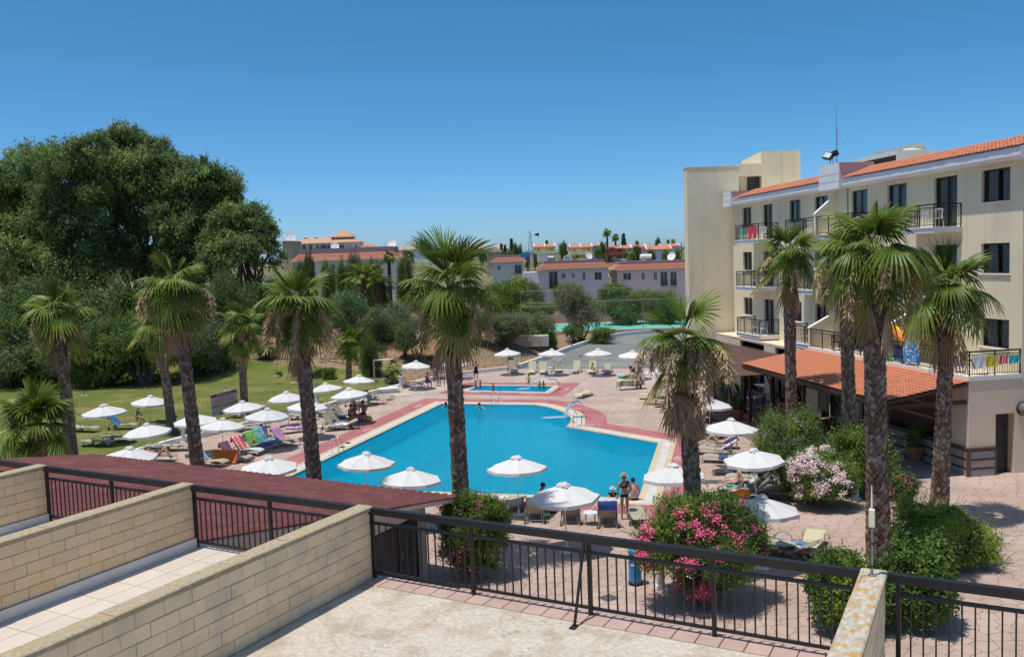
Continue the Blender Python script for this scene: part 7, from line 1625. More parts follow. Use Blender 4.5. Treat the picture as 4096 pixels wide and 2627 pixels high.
# ================================================================ BEYOND THE ROAD
m_gfen = mat('green_grey_pipe', (.25, .31, .28), rough=.5)
def courtfence(x0, x1, Y, posts, h, lab, rails):
 root = thing('court_fence', lab, 'fence', (0, Y, 0)); z0 = .35
 for k in range(posts + 1): MB().tube([(x0 + (x1 - x0) * k / posts, 0, 0), (x0 + (x1 - x0) * k / posts, 0, h)], .045, 6).obj('post', m_gfen, root)
 for z in rails: MB().tube([(x0, -.05, z), (x1, -.05, z)], .03, 5).obj('rail', m_gfen, root)
 mb = MB(); n = int((x1 - x0) / .35)
 for i in range(n): x = x0 + i * .35; mb.quad((x, .02, z0), (x + .012, .02, z0), (x + .012, .02, h), (x, .02, h))
 for i in range(int(h / .35)): z = z0 + i * .35; mb.quad((x0, .021, z), (x1, .021, z), (x1, .021, z + .012), (x0, .021, z + .012))
 mb.obj('wire_mesh', m_gfen, root, kind='stuff')
courtfence(1.5, 36, 131.0, 9, 5.0, 'tall green pipe fence along the far side of the court', (2.6, 4.95)); courtfence(2.5, 36, 111.9, 7, 4.1, 'green pipe fence along the road side of the court', (4.05,))
m_mauve = mat('pale_mauve_render', (.86, .77, .75), (.80, .71, .70), scale=.6, rough=.85); m_mauve2 = mat('pale_pink_house_render', (.88, .75, .70), (.82, .69, .65), scale=.6, rough=.85); m_wht = mat('white_house_render', (.82, .79, .74), (.76, .73, .68), scale=.4, rough=.85)
m_yel = mat('pale_yellow_render', (.80, .70, .46), (.74, .64, .42), scale=.4, rough=.85); m_ochd = mat('ochre_shutter', (.62, .40, .03), rough=.6); m_redh = mat('dark_red_render', (.38, .09, .09), (.32, .08, .08), scale=.5, rough=.85); m_tan = mat('tan_render', (.50, .39, .26), rough=.85); m_blu = mat('pale_blue_render', (.55, .62, .72), rough=.85)
m_rt = mat('far_roof_tile', (.55, .22, .13), (.46, .18, .11), scale=1.2, contrast=.5, rough=.8, stretch=(1, 1, 6)); m_rt2 = mat('sandy_roof_tile', (.58, .36, .24), (.46, .25, .17), scale=1.5, contrast=.5, rough=.8); m_par = mat('purple_parapet', (.33, .22, .25), rough=.8); m_fg = mat('far_glass', (.06, .075, .085), rough=.08, spec=.8)
def frame(label, name, r, x0, x1, ybase, Y, rot=0, zb=None, group=None):
 a = GY(r, x0, ybase, Y); b = GY(r, x1, ybase, Y); z = terr((a.x + b.x) / 2, Y) if zb is None else zb
 return thing(name, label, 'house' if 'house' in name else 'building', (a.x, Y, z), rot, group), (b.x - a.x), z
def skirt(mb, x0, y0, x1, y1, z, o, h, ins):
 A = [(x0 - o, y0 - o), (x1 + o, y0 - o), (x1 + o, y1 + o), (x0 - o, y1 + o)]; B = [(x0 + ins, y0 + ins), (x1 - ins, y0 + ins), (x1 - ins, y1 - ins), (x0 + ins, y1 - ins)]
 vs = [(p[0], p[1], z) for p in A] + [(p[0], p[1], z + h) for p in B]; mb.add(vs, [(0, 1, 5, 4), (1, 2, 6, 5), (2, 3, 7, 6), (3, 0, 4, 7), (4, 5, 6, 7), (3, 2, 1, 0)])
def tilerows(root, x0, x1, y0, z0, y1, z1, n, m_):           # rows of roof tiles proud of the slope, one part per row
 for k in range(n):
  t = k / n; y = y0 + (y1 - y0) * t; z = z0 + (z1 - z0) * t; MB().box(x0, y - .02, z + .01, x1, y + .13, z + .06).obj('tile_course', m_, root)
def zpx(r, x, y, Y): return GY(r, x, y, Y).z
def opening(root, r, xa, xb, ya, yb, Y, X0, Z0, depth=.12, m_=None, name='window', rail=False, off=0.):
 a = GY(r, xa, ya, Y); b = GY(r, xb, yb, Y); x0, x1, z1, z0 = a.x - X0, b.x - X0, a.z - Z0, b.z - Z0
 if x1 < x0: x0, x1 = x1, x0
 w_ = link(name, None, root); y = -.03 + off; f = .07
 mb = MB(); mb.box(x0 - f, y - .03, z0 - f, x0, y + .02, z1 + f); mb.box(x1, y - .03, z0 - f, x1 + f, y + .02, z1 + f); mb.box(x0, y - .03, z1, x1, y + .02, z1 + f); mb.box(x0, y - .03, z0 - f, x1, y + .02, z0); mb.obj('frame', m_wht, w_)
 MB().box(x0, y - .012, z0, (x0 + x1) / 2 - .03, y + .02, z1).obj('pane', m_ or m_fg, w_); MB().box((x0 + x1) / 2 + .03, y - .012, z0, x1, y + .02, z1).obj('pane', m_ or m_fg, w_); MB().box((x0 + x1) / 2 - .03, y - .025, z0, (x0 + x1) / 2 + .03, y + .02, z1).obj('mullion', m_wht if not m_ else m_, w_)
 if rail: 
  mb = MB(); k = max(3, int((x1 - x0) / .14))
  for i in range(k + 1): mb.box(x0 + (x1 - x0) * i / k - .012, y - .5, z0, x0 + (x1 - x0) * i / k + .012, y - .47, z0 + .95)
  mb.box(x0, y - .52, z0 + .93, x1, y - .45, z0 + 1.0); mb.box(x0 - .1, y - .55, z0 - .12, x1 + .1, y - .03, z0 - .02); mb.obj('balcony_rail', m_dark, w_)
def tank(root, x, y, z): MB().tube([(x - .5, y, z + .9), (x + .5, y, z + .9)], .28, 10).tube([(x, y, z), (x, y, z + .7)], .06, 4).obj('water_tank', m_wht, root); MB().quad((x - .7, y - 1.2, z + .1), (x + .7, y - 1.2, z + .1), (x + .7, y - .3, z + .8), (x - .7, y - .3, z + .8)).obj('solar_panel', m_fg, root)
def dish(root, x, y, z, r_=.6, a=0.):
 T = Matrix.Translation((x, y, z + .8)) @ Matrix.Rotation(a, 4, 'Z') @ Matrix.Rotation(1.1, 4, 'X'); MB().lathe([(.02, -.12), (r_ * .6, -.06), (r_, .06), (r_ * .98, .08), (r_ * .55, -.03)], 14).xf(T).obj('satellite_dish', m_wht, root); MB().tube([(x, y, z), (x, y, z + .8)], .05, 5).obj('dish_post', m_steel, root)
def pinkhouse(label, r, x0, x1, yeave, Y, mt, wins, depth=10, roofh=.75, par=.55):
 root, W, zb = frame(label, 'pink_house', r, x0, x1, yeave, Y, 0, None, 'pink houses beyond the court'); X0 = GY(r, x0, yeave, Y).x; ze = zpx(r, (x0 + x1) / 2, yeave, Y) - zb
 MB().box(0, 0, -1, W, depth, ze).obj('wall', mt, root); mb = MB(); skirt(mb, 0, 0, W, depth, ze, .7, roofh, .5); mb.obj('roof', m_rt, root); tilerows(root, -.6, W + .6, -.66, ze + .03, .45, ze + roofh - .02, 5, m_rt)
 MB().box(.6, .6, ze + .4, W - .6, depth - .6, ze + roofh + par).obj('parapet', m_par, root); MB().box(-.72, -.72, ze - .14, W + .72, -.6, ze).obj('eave_board', m_wht, root)
 for w_ in wins: opening(root, r, *w_[:4], Y, X0, zb, rail=len(w_) > 4)
 return root, W, ze, zb
h1, W1, z1, zb1 = pinkhouse('middle pale mauve two storey house behind the court trees', 'B7', 915, 1600, 558, 150, m_mauve, [(1463, 1532, 605, 678), (1340, 1366, 608, 680), (1234, 1258, 615, 660), (1128, 1166, 617, 662), (1000, 1090, 600, 755, 1)])
tank(h1, 2, 3, z1 + 1); dish(h1, W1 * .75, 4, z1 + 1.2, .7, .5)
MB().box(-3.0, .3, -1, -.01, 6, z1 - .5).obj('wall', m_mauve, h1)
h2, W2, z2, zb2 = pinkhouse('right pale pink two storey house next to the hotel tower', 'B7', 1688, 2420, 562, 152, m_mauve2, [(1752, 1830, 616, 680), (1938, 1966, 610, 678), (2060, 2090, 608, 678), (2128, 2196, 600, 735, 1), (2228, 2290, 600, 738, 1)])
MB().tube([(4.5, 3, z2 + 2), (6.5, 3, z2 + 2)], .5, 10).obj('water_tank', m_wht, h2); dish(h2, W2 * .8, 3, z2 + 1.1, .8, -.6)
h3, W3, z3, zb3 = pinkhouse('left mauve house partly behind the central palm', 'B7', 430, 742, 492, 178, m_mauve2, [(655, 722, 530, 608, 1), (480, 510, 540, 575)])
h4, W4, z4, zb4 = pinkhouse('long low mauve building left of the central palm crown', 'B6', 480, 1560, 500, 182, m_mauve2, [(800, 830, 515, 560), (870, 905, 555, 600), (1390, 1420, 520, 560)], roofh=1.3, par=1.1)
dish(h4, 8, 2, z4 + 2, .9, .3); dish(h4, 20, 2, z4 + 2, 1.0, -.4); dish(h4, 24, 3, z4 + 2, .8, .2)
# white apartment row with the roof tower
ap, W, zb = frame('long white apartment building with a little tower under a sandy hipped roof', 'apartment_building', 'B6', 450, 1160, 400, 335); X0 = GY('B6', 450, 400, 335).x; Y = 335; ze = zpx('B6', 800, 325, Y) - zb
MB().box(0, 0, -3, W, 12, ze).obj('wall', m_wht, ap); mb = MB(); skirt(mb, 0, 0, W, 12, ze, 1.0, 2.3, 5); mb.obj('roof', m_rt2, ap)
a = GY('B6', 882, 285, Y); b = GY('B6', 1062, 285, Y); zt = zpx('B6', 960, 258, Y) - zb; MB().box(a.x - X0, 3, ze + 1, b.x - X0, 9, zt).obj('tower_wall', m_mauve2, ap); mb = MB(); skirt(mb, a.x - X0, 3, b.x - X0, 9, zt, 1.2, 2.9, 2.6); mb.obj('tower_roof', m_rt2, ap); MB().box(a.x - X0 + 1, 2.9, zt - 2.0, a.x - X0 + 8, 3.0, zt - .5).obj('tower_opening', m_dark, ap)
for xa, xb in ((470, 485), (510, 535), (560, 598), (630, 665), (700, 725), (755, 815), (825, 885), (907, 922), (955, 1003), (1040, 1052), (1072, 1082), (1120, 1145)): opening(ap, 'B6', xa, xb, 345, 385, Y, X0, zb, rail=(xb - xa) > 34)
for x in (565, 682, 842): p = GY('B6', x, 300, Y); tank(ap, p.x - X0, 5, ze + 1.6)
def villa(label, r, x0, x1, yeave, Y, mt, rm, wins=(), depth=9, rh=1.6, name='village_house', ridge=True, shut=None, base=2):
 root, W, zb = frame(label, name, r, x0, x1, yeave, Y, 0, None, 'village houses on the rise'); X0 = GY(r, x0, yeave, Y).x; ze = zpx(r, (x0 + x1) / 2, yeave, Y) - zb
 MB().box(0, 0, -base, W, depth, ze).obj('wall', mt, root); mb = MB(); skirt(mb, 0, 0, W, depth, ze, .4, rh, min(W, depth) * .42); mb.obj('roof', rm, root)
 for w_ in wins: opening(root, r, *w_[:4], Y, X0, zb, m_=shut)
 return root, W, ze, X0, zb
def gable(label, r, x0, x1, yeave, yridge, Y, mt, wins, shut, name='terraced_house', depth=8, seps=(), balc=None):
 root, W, zb = frame(label, name, r, x0, x1, yeave, Y, 0, None, 'terraced houses with ochre shutters'); X0 = GY(r, x0, yeave, Y).x; ze = zpx(r, (x0 + x1) / 2, yeave, Y) - zb; zr = zpx(r, (x0 + x1) / 2, yridge, Y) - zb
 MB().box(0, 0, -3, W, depth, ze).obj('wall', mt, root); MB().add([(-.2, -.4, ze), (W + .2, -.4, ze), (W + .2, depth * .6, zr), (-.2, depth * .6, zr), (-.2, -.4, ze - .2), (W + .2, -.4, ze - .2), (W + .2, depth, ze - .2), (-.2, depth, ze - .2)], [(0, 1, 2, 3), (4, 5, 1, 0), (7, 6, 5, 4), (3, 2, 6, 7), (1, 5, 6, 2), (0, 3, 7, 4)]).obj('roof', m_rt, root)
 for s_ in [0.] + list(seps) + [1.]: MB().add([(W * s_ - .15, -.5, ze - .1), (W * s_ + .15, -.5, ze - .1), (W * s_ + .15, depth * .6, zr + .25), (W * s_ - .15, depth * .6, zr + .25), (W * s_ - .15, -.5, ze + .3), (W * s_ + .15, -.5, ze + .3)], [(4, 5, 2, 3), (0, 1, 5, 4), (1, 2, 5), (0, 4, 3)]).obj('gable_kerb', m_wht, root)
 for w_ in wins: opening(root, r, *w_, Y, X0, zb, m_=shut, name='shuttered_window')
 if balc is not None: z = zpx(r, x0, balc, Y) - zb; MB().box(0, -1.3, z - .2, W, 0, z).box(0, -1.3, z, W, -1.22, z + .9).obj('balcony', mt, root); MB().box(W / 2 - .1, -1.22, z, W / 2 + .1, 0, z + 2.0).obj('balcony_wall', mt, root)
 return root, W, ze
gable('left yellow shuttered house with two red gabled roofs', 'B7', 852, 1062, 348, 316, 300, m_yel, [(880, 912, 364, 405), (1012, 1044, 358, 400), (1014, 1044, 430, 460)], m_ochd, seps=(.5,), balc=420)
gable('right yellow shuttered house, pale yellow walls', 'B7', 1212, 1437, 352, 320, 300, m_yel, [(1250, 1276, 368, 410), (1384, 1416, 362, 408), (1250, 1278, 438, 466), (1385, 1415, 434, 460)], m_ochd, seps=(.5,), balc=425)
gable('small extension house behind the right yellow house', 'B7', 1437, 1512, 336, 316, 306, m_wht, [(1462, 1476, 350, 366)], m_fg)
gable('dark red terraced house with ochre shutters', 'B7', 1598, 1735, 362, 330, 290, m_redh, [(1645, 1682, 376, 424), (1645, 1680, 448, 482), (1606, 1616, 370, 400)], m_ochd, balc=428)
gable('tan terraced house joined to the dark red one', 'B7', 1737, 1836, 360, 328, 290, m_tan, [(1784, 1816, 372, 420), (1784, 1816, 440, 475)], m_ochd, balc=424)
gable('white house with a red roof right of the tan one', 'B7', 1838, 1985, 350, 320, 310, m_wht, [(1852, 1866, 366, 390)], m_fg)
gable('pale blue gabled house at the right of the village', 'B7', 1988, 2240, 372, 332, 285, m_blu, [(2040, 2056, 376, 388)], m_fg); gable('white house with red roof touching the tower edge', 'B7', 2130, 2320, 340, 316, 330, m_wht, [(2200, 2216, 350, 360)], m_fg)
V_ = [('small orange roofed house right of the white apartments', 'B6', 1158, 1335, 380, 330, m_mauve2, m_rt, [(1172, 1196, 396, 414), (1262, 1276, 394, 408)]), ('low sandy roofed house behind the aerials', 'B6', 1340, 1545, 395, 345, m_wht, m_rt2, [(1400, 1420, 400, 412)]), ('low sandy roofed house left of the central palm spears', 'B6', 1545, 1660, 402, 350, m_wht, m_rt2, []), ('white house with sandy roof behind the central palm crown', 'B6', 1700, 1990, 385, 340, m_wht, m_rt2, [(1750, 1765, 392, 410), (1850, 1865, 392, 410)]),
  ('sandy roofed house right of the central palm spears', 'B6', 2305, 2440, 386, 340, m_wht, m_rt2, []), ('white houses with sandy roof right of the central palm', 'B7', 165, 335, 362, 345, m_wht, m_rt2, [(200, 215, 366, 380)]), ('white house with sandy roof before the slender pine', 'B7', 385, 590, 366, 350, m_wht, m_rt2, [(420, 440, 372, 384), (500, 520, 372, 384)]), ('tan arcade building with two pointed arches', 'B7', 372, 520, 400, 240, m_tan, m_par, [(404, 428, 410, 446), (462, 486, 410, 446)])]
for a in V_: villa(*a[:8], wins=a[8])
vq, Wq, zq, Xq, zbq = villa('low red brown building at the right edge of the gum trees', 'B6', 345, 446, 305, 200, m_tan, m_par, rh=.2, name='village_house'); dish(vq, Wq * .75, 1, zq, 1.3, .5)
def slab(name, label, cat, r, x0, x1, y0, y1, Y, mt, dep=.4):
 a = GY(r, x0, y0, Y); b = GY(r, x1, y1, Y); g = terr(a.x, Y); root = thing(name, label, cat, (a.x, Y, g)); MB().box(0, 0, b.z - g, b.x - a.x, dep, a.z - g).obj('panel', mt, root)
 for x in (.3, b.x - a.x - .5): MB().box(x, dep, -.5, x + .2, dep + .2, a.z - g - .2).obj('post', m_steel, root)
 return root, b.x - a.x, a.z - g, b.z - g
slab('billboard', 'blue billboard below the wind pump', 'billboard', 'B7', 697, 808, 414, 450, 255, m_blue)
slab('grey_shed', 'pale grey corrugated shed below the left yellow house', 'shed', 'B7', 885, 1000, 430, 500, 235, m_acw, 5); slab('stone_parapet', 'rough stone parapet with a round white logo disc', 'wall', 'B7', 1095, 1280, 468, 495, 200, mat('rubble_stone', (.45, .34, .24), (.28, .2, .15), scale=3), .5); slab('white_parapet', 'white parapet wall right of the stone one', 'wall', 'B7', 1282, 1400, 465, 494, 200, m_wht, .5)
sgn, w_, zt_, zb_ = slab('beach_sign', 'white sign with a blue figure and lettering on the roofs', 'sign', 'B7', 1705, 1783, 468, 508, 200, m_wht)
me = text_mesh('wakiki' if False else 'Waves', 1.5, .02); me.materials.append(m_blue); link('lettering', me, sgn, (w_ * .58, -.03, (zt_ + zb_) / 2), (pi / 2, 0, 0)); MB().lathe([(.01, 0), (.35, 0), (.35, .03)], 12, (0, 0, 0)).xf(Matrix.Translation((w_ * .13, -.02, (zt_ + zb_) / 2)) @ Matrix.Rotation(pi / 2, 4, 'X')).obj('blue_figure', m_blue, sgn)
p = GY('B7', 1188, 475, 199.4); rd = thing('round_logo_disc', 'round white disc with a blue letter on the stone parapet', 'sign', (p.x, p.y, p.z)); MB().lathe([(1.05, 0), (1.05, .1)], 24).xf(Matrix.Rotation(pi / 2, 4, 'X')).obj('disc', m_wht, rd); me = text_mesh('D', 1.7, .02); me.materials.append(m_blue); link('lettering', me, rd, (0, -.12, 0), (pi / 2, 0, 0))
# white gazebo between the pink houses
a = GY('B7', 1602, 640, 160); b = GY('B7', 1684, 640, 160); zt = zpx('B7', 1640, 590, 160); g = terr(a.x, 160); gz = thing('garden_gazebo', 'white tented gazebo between the two pink houses', 'gazebo', (a.x, 160, g)); Wg = b.x - a.x; mb = MB(); skirt(mb, 0, 0, Wg, Wg, b.z - g, .1, zt - b.z, Wg * .45); mb.obj('roof', m_canvas, gz)
for x in (0, Wg): 
 for y in (0, Wg): MB().box(x - .05, y - .05, 0, x + .05, y + .05, b.z - g).obj('post', m_white, gz)
# wind pump
p = GY('B7', 818, 460, 262); hub = GY('B7', 812, 228, 262); g = terr(p.x, 262); wp = thing('wind_pump', 'metal lattice wind pump with a fan wheel and tail vane', 'wind pump', (p.x, 262, g)); H = hub.z - g
mb = MB()
for a, b in ((-1, -1), (1, -1), (1, 1), (-1, 1)): mb.tube([(a * 1.4, b * 1.4, -1), (a * .2, b * .2, H - .3)], .07, 4)
for k in range(7):
 t = k / 7; w0 = 1.4 - 1.2 * t; w1 = 1.4 - 1.2 * (t + 1 / 7)
 for a, b, c, d in ((-1, -1, 1, -1), (1, -1, 1, 1), (1, 1, -1, 1), (-1, 1, -1, -1)): mb.tube([(a * w0, b * w0, H * t), (c * w1, d * w1, H * (t + 1 / 7))], .04, 4); mb.tube([(a * w0, b * w0, H * t), (c * w0, d * w0, H * t)], .04, 4)
mb.obj('lattice_tower', m_steel, wp); wh = link('fan_wheel', None, wp, (-.4, -.5, H), (0, 0, -1.0)); bl = MB().add([(.35, 0, -.05), (1.32, .06, -.15), (1.32, -.03, .15), (.35, -.01, .05)], [(0, 1, 2, 3)]).mesh('blade', m_acw)
for k in range(16): link('blade', bl, wh, None, (0, 0, 0)).rotation_euler = (pi / 2, 2 * pi * k / 16, 0) if False else (0, 2 * pi * k / 16, 0)
tl = MB().box(-.2, -.04, -.04, 1.9, .04, .04).obj('tail_boom', m_steel, wp, (0, 0, H)); e = GY('B7', 900, 228, 262); ex = e.x - p.x; MB().add([(ex - 1.2, -.03, H - .2), (ex, -.03, H - .5), (ex, -.03, H + .55), (ex - 1.2, -.03, H + .35), (ex - 1.2, .03, H - .2), (ex, .03, H - .5), (ex, .03, H + .55), (ex - 1.2, .03, H + .35)], [(0, 1, 2, 3), (7, 6, 5, 4)]).obj('tail_vane', m_dark, wp)
# poles
for r_, x, yt, yb, Y, lab in (('B7', 303, 280, 350, 240, 'thin dark pole with an aerial right of the central palm'), ('B7', 1152, 275, 470, 215, 'dark wooden pole between the two yellow shuttered houses'), ('B7', 1741, 290, 480, 230, 'thin pole in front of the dark red house'), ('B7', 2338, 300, 500, 180, 'pole right beside the hotel tower edge'), ('B6', 1430, 330, 420, 260, 'branched television aerial above the mauve building'), ('B6', 1500, 330, 420, 262, 'plain aerial pole right of the branched aerial')):
 t = GY(r_, x, yt, Y); b = GY(r_, x, yb, Y); g = terr(t.x, Y); po = thing('utility_pole' if 'pole' in lab else 'tv_aerial', lab, 'pole' if 'pole' in lab else 'aerial', (t.x, Y, g)); MB().tube([(0, 0, -.5), (0, 0, t.z - g)], .12 if 'wooden' in lab else .07, 6).obj('mast', m_dark, po)
 if 'aerial' in lab: MB().tube([(-1.5, 0, t.z - g - 1), (1.5, 0, t.z - g - .8)], .04, 4).tube([(-1, .3, t.z - g - 1.4), (1, -.3, t.z - g - 1.5)], .04, 4).obj('crossbar', m_dark, po)
# far trees
def ftree(r, x, yb, yt, wpx, Y, kind, label, cat='tree'):
 t = GY(r, x, yt, Y); g = terr(t.x, Y); H = t.z - g; W = wpx / REG[r][2] * Y / FPX; me, tr = random.Random(x).choice(SK[kind]); root = thing('distant_tree', label, cat, (t.x, Y, g), random.Random(x).uniform(0, 6), 'trees of the far village'); link('crown', me, root, (0, 0, -.15 * H), scale=(W / 4.9, W / 4.9, H * 1.15 / 2.45)); link('trunk', tr, root, scale=(W / 4.9, W / 4.9, H / 2.45))
FT = [('B7', 690, 430, 333, 150, 280, 'dark', 'round dark tree left of the wind pump'), ('B7', 600, 440, 400, 170, 250, 'green', 'low green trees left of the blue billboard'), ('B7', 780, 460, 400, 90, 258, 'olive', 'olive tree at the foot of the wind pump'), ('B7', 860, 460, 410, 80, 256, 'olive', 'olive tree right of the wind pump foot'), ('B7', 1140, 460, 322, 140, 285, 'dark', 'dark round tree between the two yellow houses'), ('B7', 1500, 440, 372, 110, 270, 'green', 'green tree right of the pale yellow house'), ('B7', 1555, 445, 312, 120, 300, 'dark', 'tall dark tree left of the dark red house'), ('B7', 1540, 480, 445, 170, 240, 'dark', 'dark hedge below the tall dark tree'),
  ('B7', 1900, 470, 345, 150, 262, 'dark', 'dark tree in front of the white house right'), ('B7', 1850, 500, 410, 140, 230, 'green', 'green tree right of the tan house'), ('B7', 2020, 490, 395, 180, 235, 'dark', 'dark shrubs below the pale blue house'), ('B7', 2180, 490, 400, 160, 232, 'green', 'green shrubs right of the pale blue house'), ('B7', 2290, 500, 420, 150, 225, 'dark', 'dark shrubs next to the tower edge'), ('B7', 2095, 330, 262, 90, 360, 'green', 'tree on the skyline above the pale blue house'), ('B7', 1890, 340, 284, 70, 360, 'olive', 'small tree on the skyline above the white house'),
  ('B6', 960, 440, 395, 160, 300, 'olive', 'shrubs in front of the white apartments'), ('B6', 720, 440, 390, 200, 305, 'dark', 'dark shrubs below the white apartments'), ('B6', 1240, 430, 390, 60, 300, 'green', 'small tree before the small orange roofed house'), ('B6', 1110, 640, 450, 380, 150, 'olive', 'broad olive tree in front of the long mauve building'), ('B6', 1650, 660, 560, 300, 146, 'dark', 'dark tree with pink blossom left of the central palm crown'), ('B6', 980, 640, 560, 240, 135, 'green', 'green tree right of the crown with yellow fronds'),
  ('B6', 1400, 980, 720, 300, 120, 'dark', 'dark green tree mass left of the central palm'), ('B6', 560, 660, 505, 300, 150, 'olive', 'olive tree before the left end of the long mauve building'), ('B6', 830, 640, 560, 260, 140, 'green', 'green tree before the middle of the long mauve building'), ('B6', 1330, 640, 500, 260, 150, 'olive', 'olive tree before the right end of the long mauve building'), ('B6', 1250, 760, 600, 500, 128, 'green', 'wide green tree left of the central palm'), ('B6', 640, 560, 470, 160, 150, 'dark', 'dark tree behind the yellow frond palm crown'), ('B7', 520, 470, 425, 160, 215, 'olive', 'olive bush below the arcade building'), ('B7', 330, 420, 385, 120, 300, 'dark', 'dark bush right of the central palm on the skyline')]
for a in FT: ftree(*a[:6], a[6], a[7])
# a distant belt of scrub that closes the skyline, nobody could count it
V = []; rg = np.random.default_rng(9); PP = []
for k in range(15000):
 Y = rg.uniform(345, 640); x = rg.uniform(-1, 1) * Y * .75; g = terr(x, Y); h = min(2.6, abs(rg.normal()) * 1.5 + .4); c = np.array([x + math.sin(x * .07 + Y) * 3, Y, g + h * rg.random()]); s_ = rg.uniform(.4, 1.0); a = rg.normal(size=3); a /= np.linalg.norm(a); b = rg.normal(size=3); b /= np.linalg.norm(b); V += [c, c + a * s_, c + b * s_]
link('distant_scrub', tri_mesh('distant_scrub', np.array(V), 3, LM['dark']), label='dark scrub and tree belt along the far skyline', kind='stuff')
V = []
for k in range(16000):
 Y = rg.uniform(135, 340); x = rg.uniform(-.75, .62) * Y
 g = terr(x, Y); h = abs(rg.normal()) * .9 + .2; c0 = np.array([x, Y, g + h * rg.random()]); s_ = rg.uniform(.25, .7); a = rg.normal(size=3); a /= np.linalg.norm(a); b = rg.normal(size=3); b /= np.linalg.norm(b); V += [c0, c0 + a * s_, c0 + b * s_]
link('village_scrub', tri_mesh('village_scrub', np.array(V), 3, LM['olive']), label='low scrub on the ground between the far houses', kind='stuff')
# conifers with tiers of branches
def norfolk(r, x, yb, yt, wpx, Y, label):
 t = GY(r, x, yt, Y); g = terr(t.x, Y); H = t.z - g; W = wpx / REG[r][2] * Y / FPX; root = thing('araucaria_tree', label, 'tree', (t.x, Y, g)); mb = MB(); mb.tube([(0, 0, -.5), (0, 0, H)], [.3, .05], 6).obj('trunk', m_bk, root); V = []; rr = np.random.default_rng(int(x)); n = 13
 for k in range(n):
  z = H * (.25 + .72 * k / n); R = W / 2 * (1 - k / n) ** .8 + .2
  for j in range(9):
   a = 2 * pi * j / 9 + k
   for q in range(16): d = R * (q + 1) / 16; c = np.array([math.cos(a) * d, math.sin(a) * d, z + .12 * d + rr.normal() * .12]); s_ = .42; u = rr.normal(size=3); u /= np.linalg.norm(u); v = rr.normal(size=3); v /= np.linalg.norm(v); V += [c, c + u * s_, c + v * s_]
 link('crown', tri_mesh('crown', np.array(V), 3, LM['dark']), root)
norfolk('B7', 1752, 330, 198, 66, 300, 'tall tiered conifer above the dark red house'); norfolk('B7', 620, 420, 250, 46, 290, 'slender tiered conifer left of the wind pump'); norfolk('B7', 517, 380, 308, 24, 330, 'tiny tiered conifer left of the slender one'); norfolk('B7', 978, 330, 276, 30, 330, 'small conifer behind the left yellow house'); norfolk('B7', 555, 380, 322, 20, 332, 'smallest conifer on the skyline')
# distant palms: same fronds, shorter trunks
def dpalm(r, x, yc, Y, s_, label, seed, r0=.3, cnt=.8):
 t = GY(r, x, yc, Y); g = terr(t.x, Y); root = thing('distant_palm', label, 'palm tree', (t.x, Y, g), 0, 'palms of the far village'); MB().tube([(0, 0, -.5), (0, 0, t.z - g)], [r0 * 1.2, r0], 8).obj('trunk', m_core, root); cr = link('crown', None, root, (0, 0, t.z - g)); rr = random.Random(seed); a = 0
 for kind, n in (('up', 3), ('high', 8), ('mid', 7), ('low', 6)):
  for i in range(max(1, int(n * cnt))): a += 2.4; link('frond', rr.choice(FR[kind]), cr, None, (0, 0, a), scale=s_ * rr.uniform(.85, 1.15))
dpalm('B7', 1588, 205, 290, 0.99, 'tallest skyline palm left of the tiered conifer', 1); dpalm('B7', 1672, 255, 295, 0.88, 'shorter skyline palm touching the tallest one', 2); dpalm('B7', 1770, 415, 250, 0.65, 'palm in front of the tan terraced house', 3); dpalm('B7', 2180, 405, 250, 0.65, 'palm right of the pale blue house', 4); dpalm('B7', 2255, 292, 340, 0.61, 'small palm on the skyline near the tower', 5); dpalm('B7', 2205, 290, 345, 0.51, 'smaller palm on the skyline near the tower', 6); dpalm('B7', 2300, 400, 240, 0.68, 'palm close to the tower edge', 7); dpalm('B6', 1480, 480, 150, 0.84, 'dark palm left of the central palm crown', 8); dpalm('B6', 1690, 475, 150, 0.92, 'dark palm touching the central palm crown', 9); dpalm('B7', 1290, 385 + 60, 220, 0.34, 'small palm before the pale yellow house', 10)
# feather palms: arching pinnate leaves
def feather(seed, L=3.2):
 rr = random.Random(seed); mb = MB(); pts = [Vector((L * t * (1 - .15 * t), 0, L * (.55 * t - .62 * t * t))) for t in [i / 12 for i in range(13)]]; mb.tube(pts, [.04 * (1 - .8 * i / 12) + .004 for i in range(13)], 4, False)
 for i in range(44):
  t = .12 + .88 * i / 44; k = min(11, int(t * 12)); p = pts[k].lerp(pts[k + 1], t * 12 - k); d = (pts[k + 1] - pts[k]).normalized(); l = .62 * math.sin(min(1, t * 1.4) * pi * .55) * (1.15 - .5 * t)
  for s_ in (-1, 1): q = p + d * l * .45 + Vector((0, s_ * l * .8, -.12 * l)); w_ = d * .028; mb.quad(p - w_, p + w_, q + w_ * .3, q - w_ * .3)
 return mb.mesh('frond', m_frond)
FE = [feather(1), feather(2, 2.7)]
for i, (r_, x, y, Y, s_, lab) in enumerate((('B6', 1215, 720, 112, 1.15, 'feather palm with arching leaves left of the central palm'), ('B6', 1370, 740, 118, 1.0, 'feather palm behind the arching one'))):
 t = GY(r_, x, y, Y); g = terr(t.x, Y); root = thing('feather_palm', lab, 'palm tree', (t.x, Y, g), 0); MB().tube([(0, 0, -.3), (0, 0, t.z - g)], [.4, .3], 8).obj('trunk', m_core, root); cr = link('crown', None, root, (0, 0, t.z - g)); rr = random.Random(i)
 for k in range(30): link('frond', FE[k % 2], cr, None, (0, -rr.uniform(-.35, .95), k * 2.4), scale=s_)
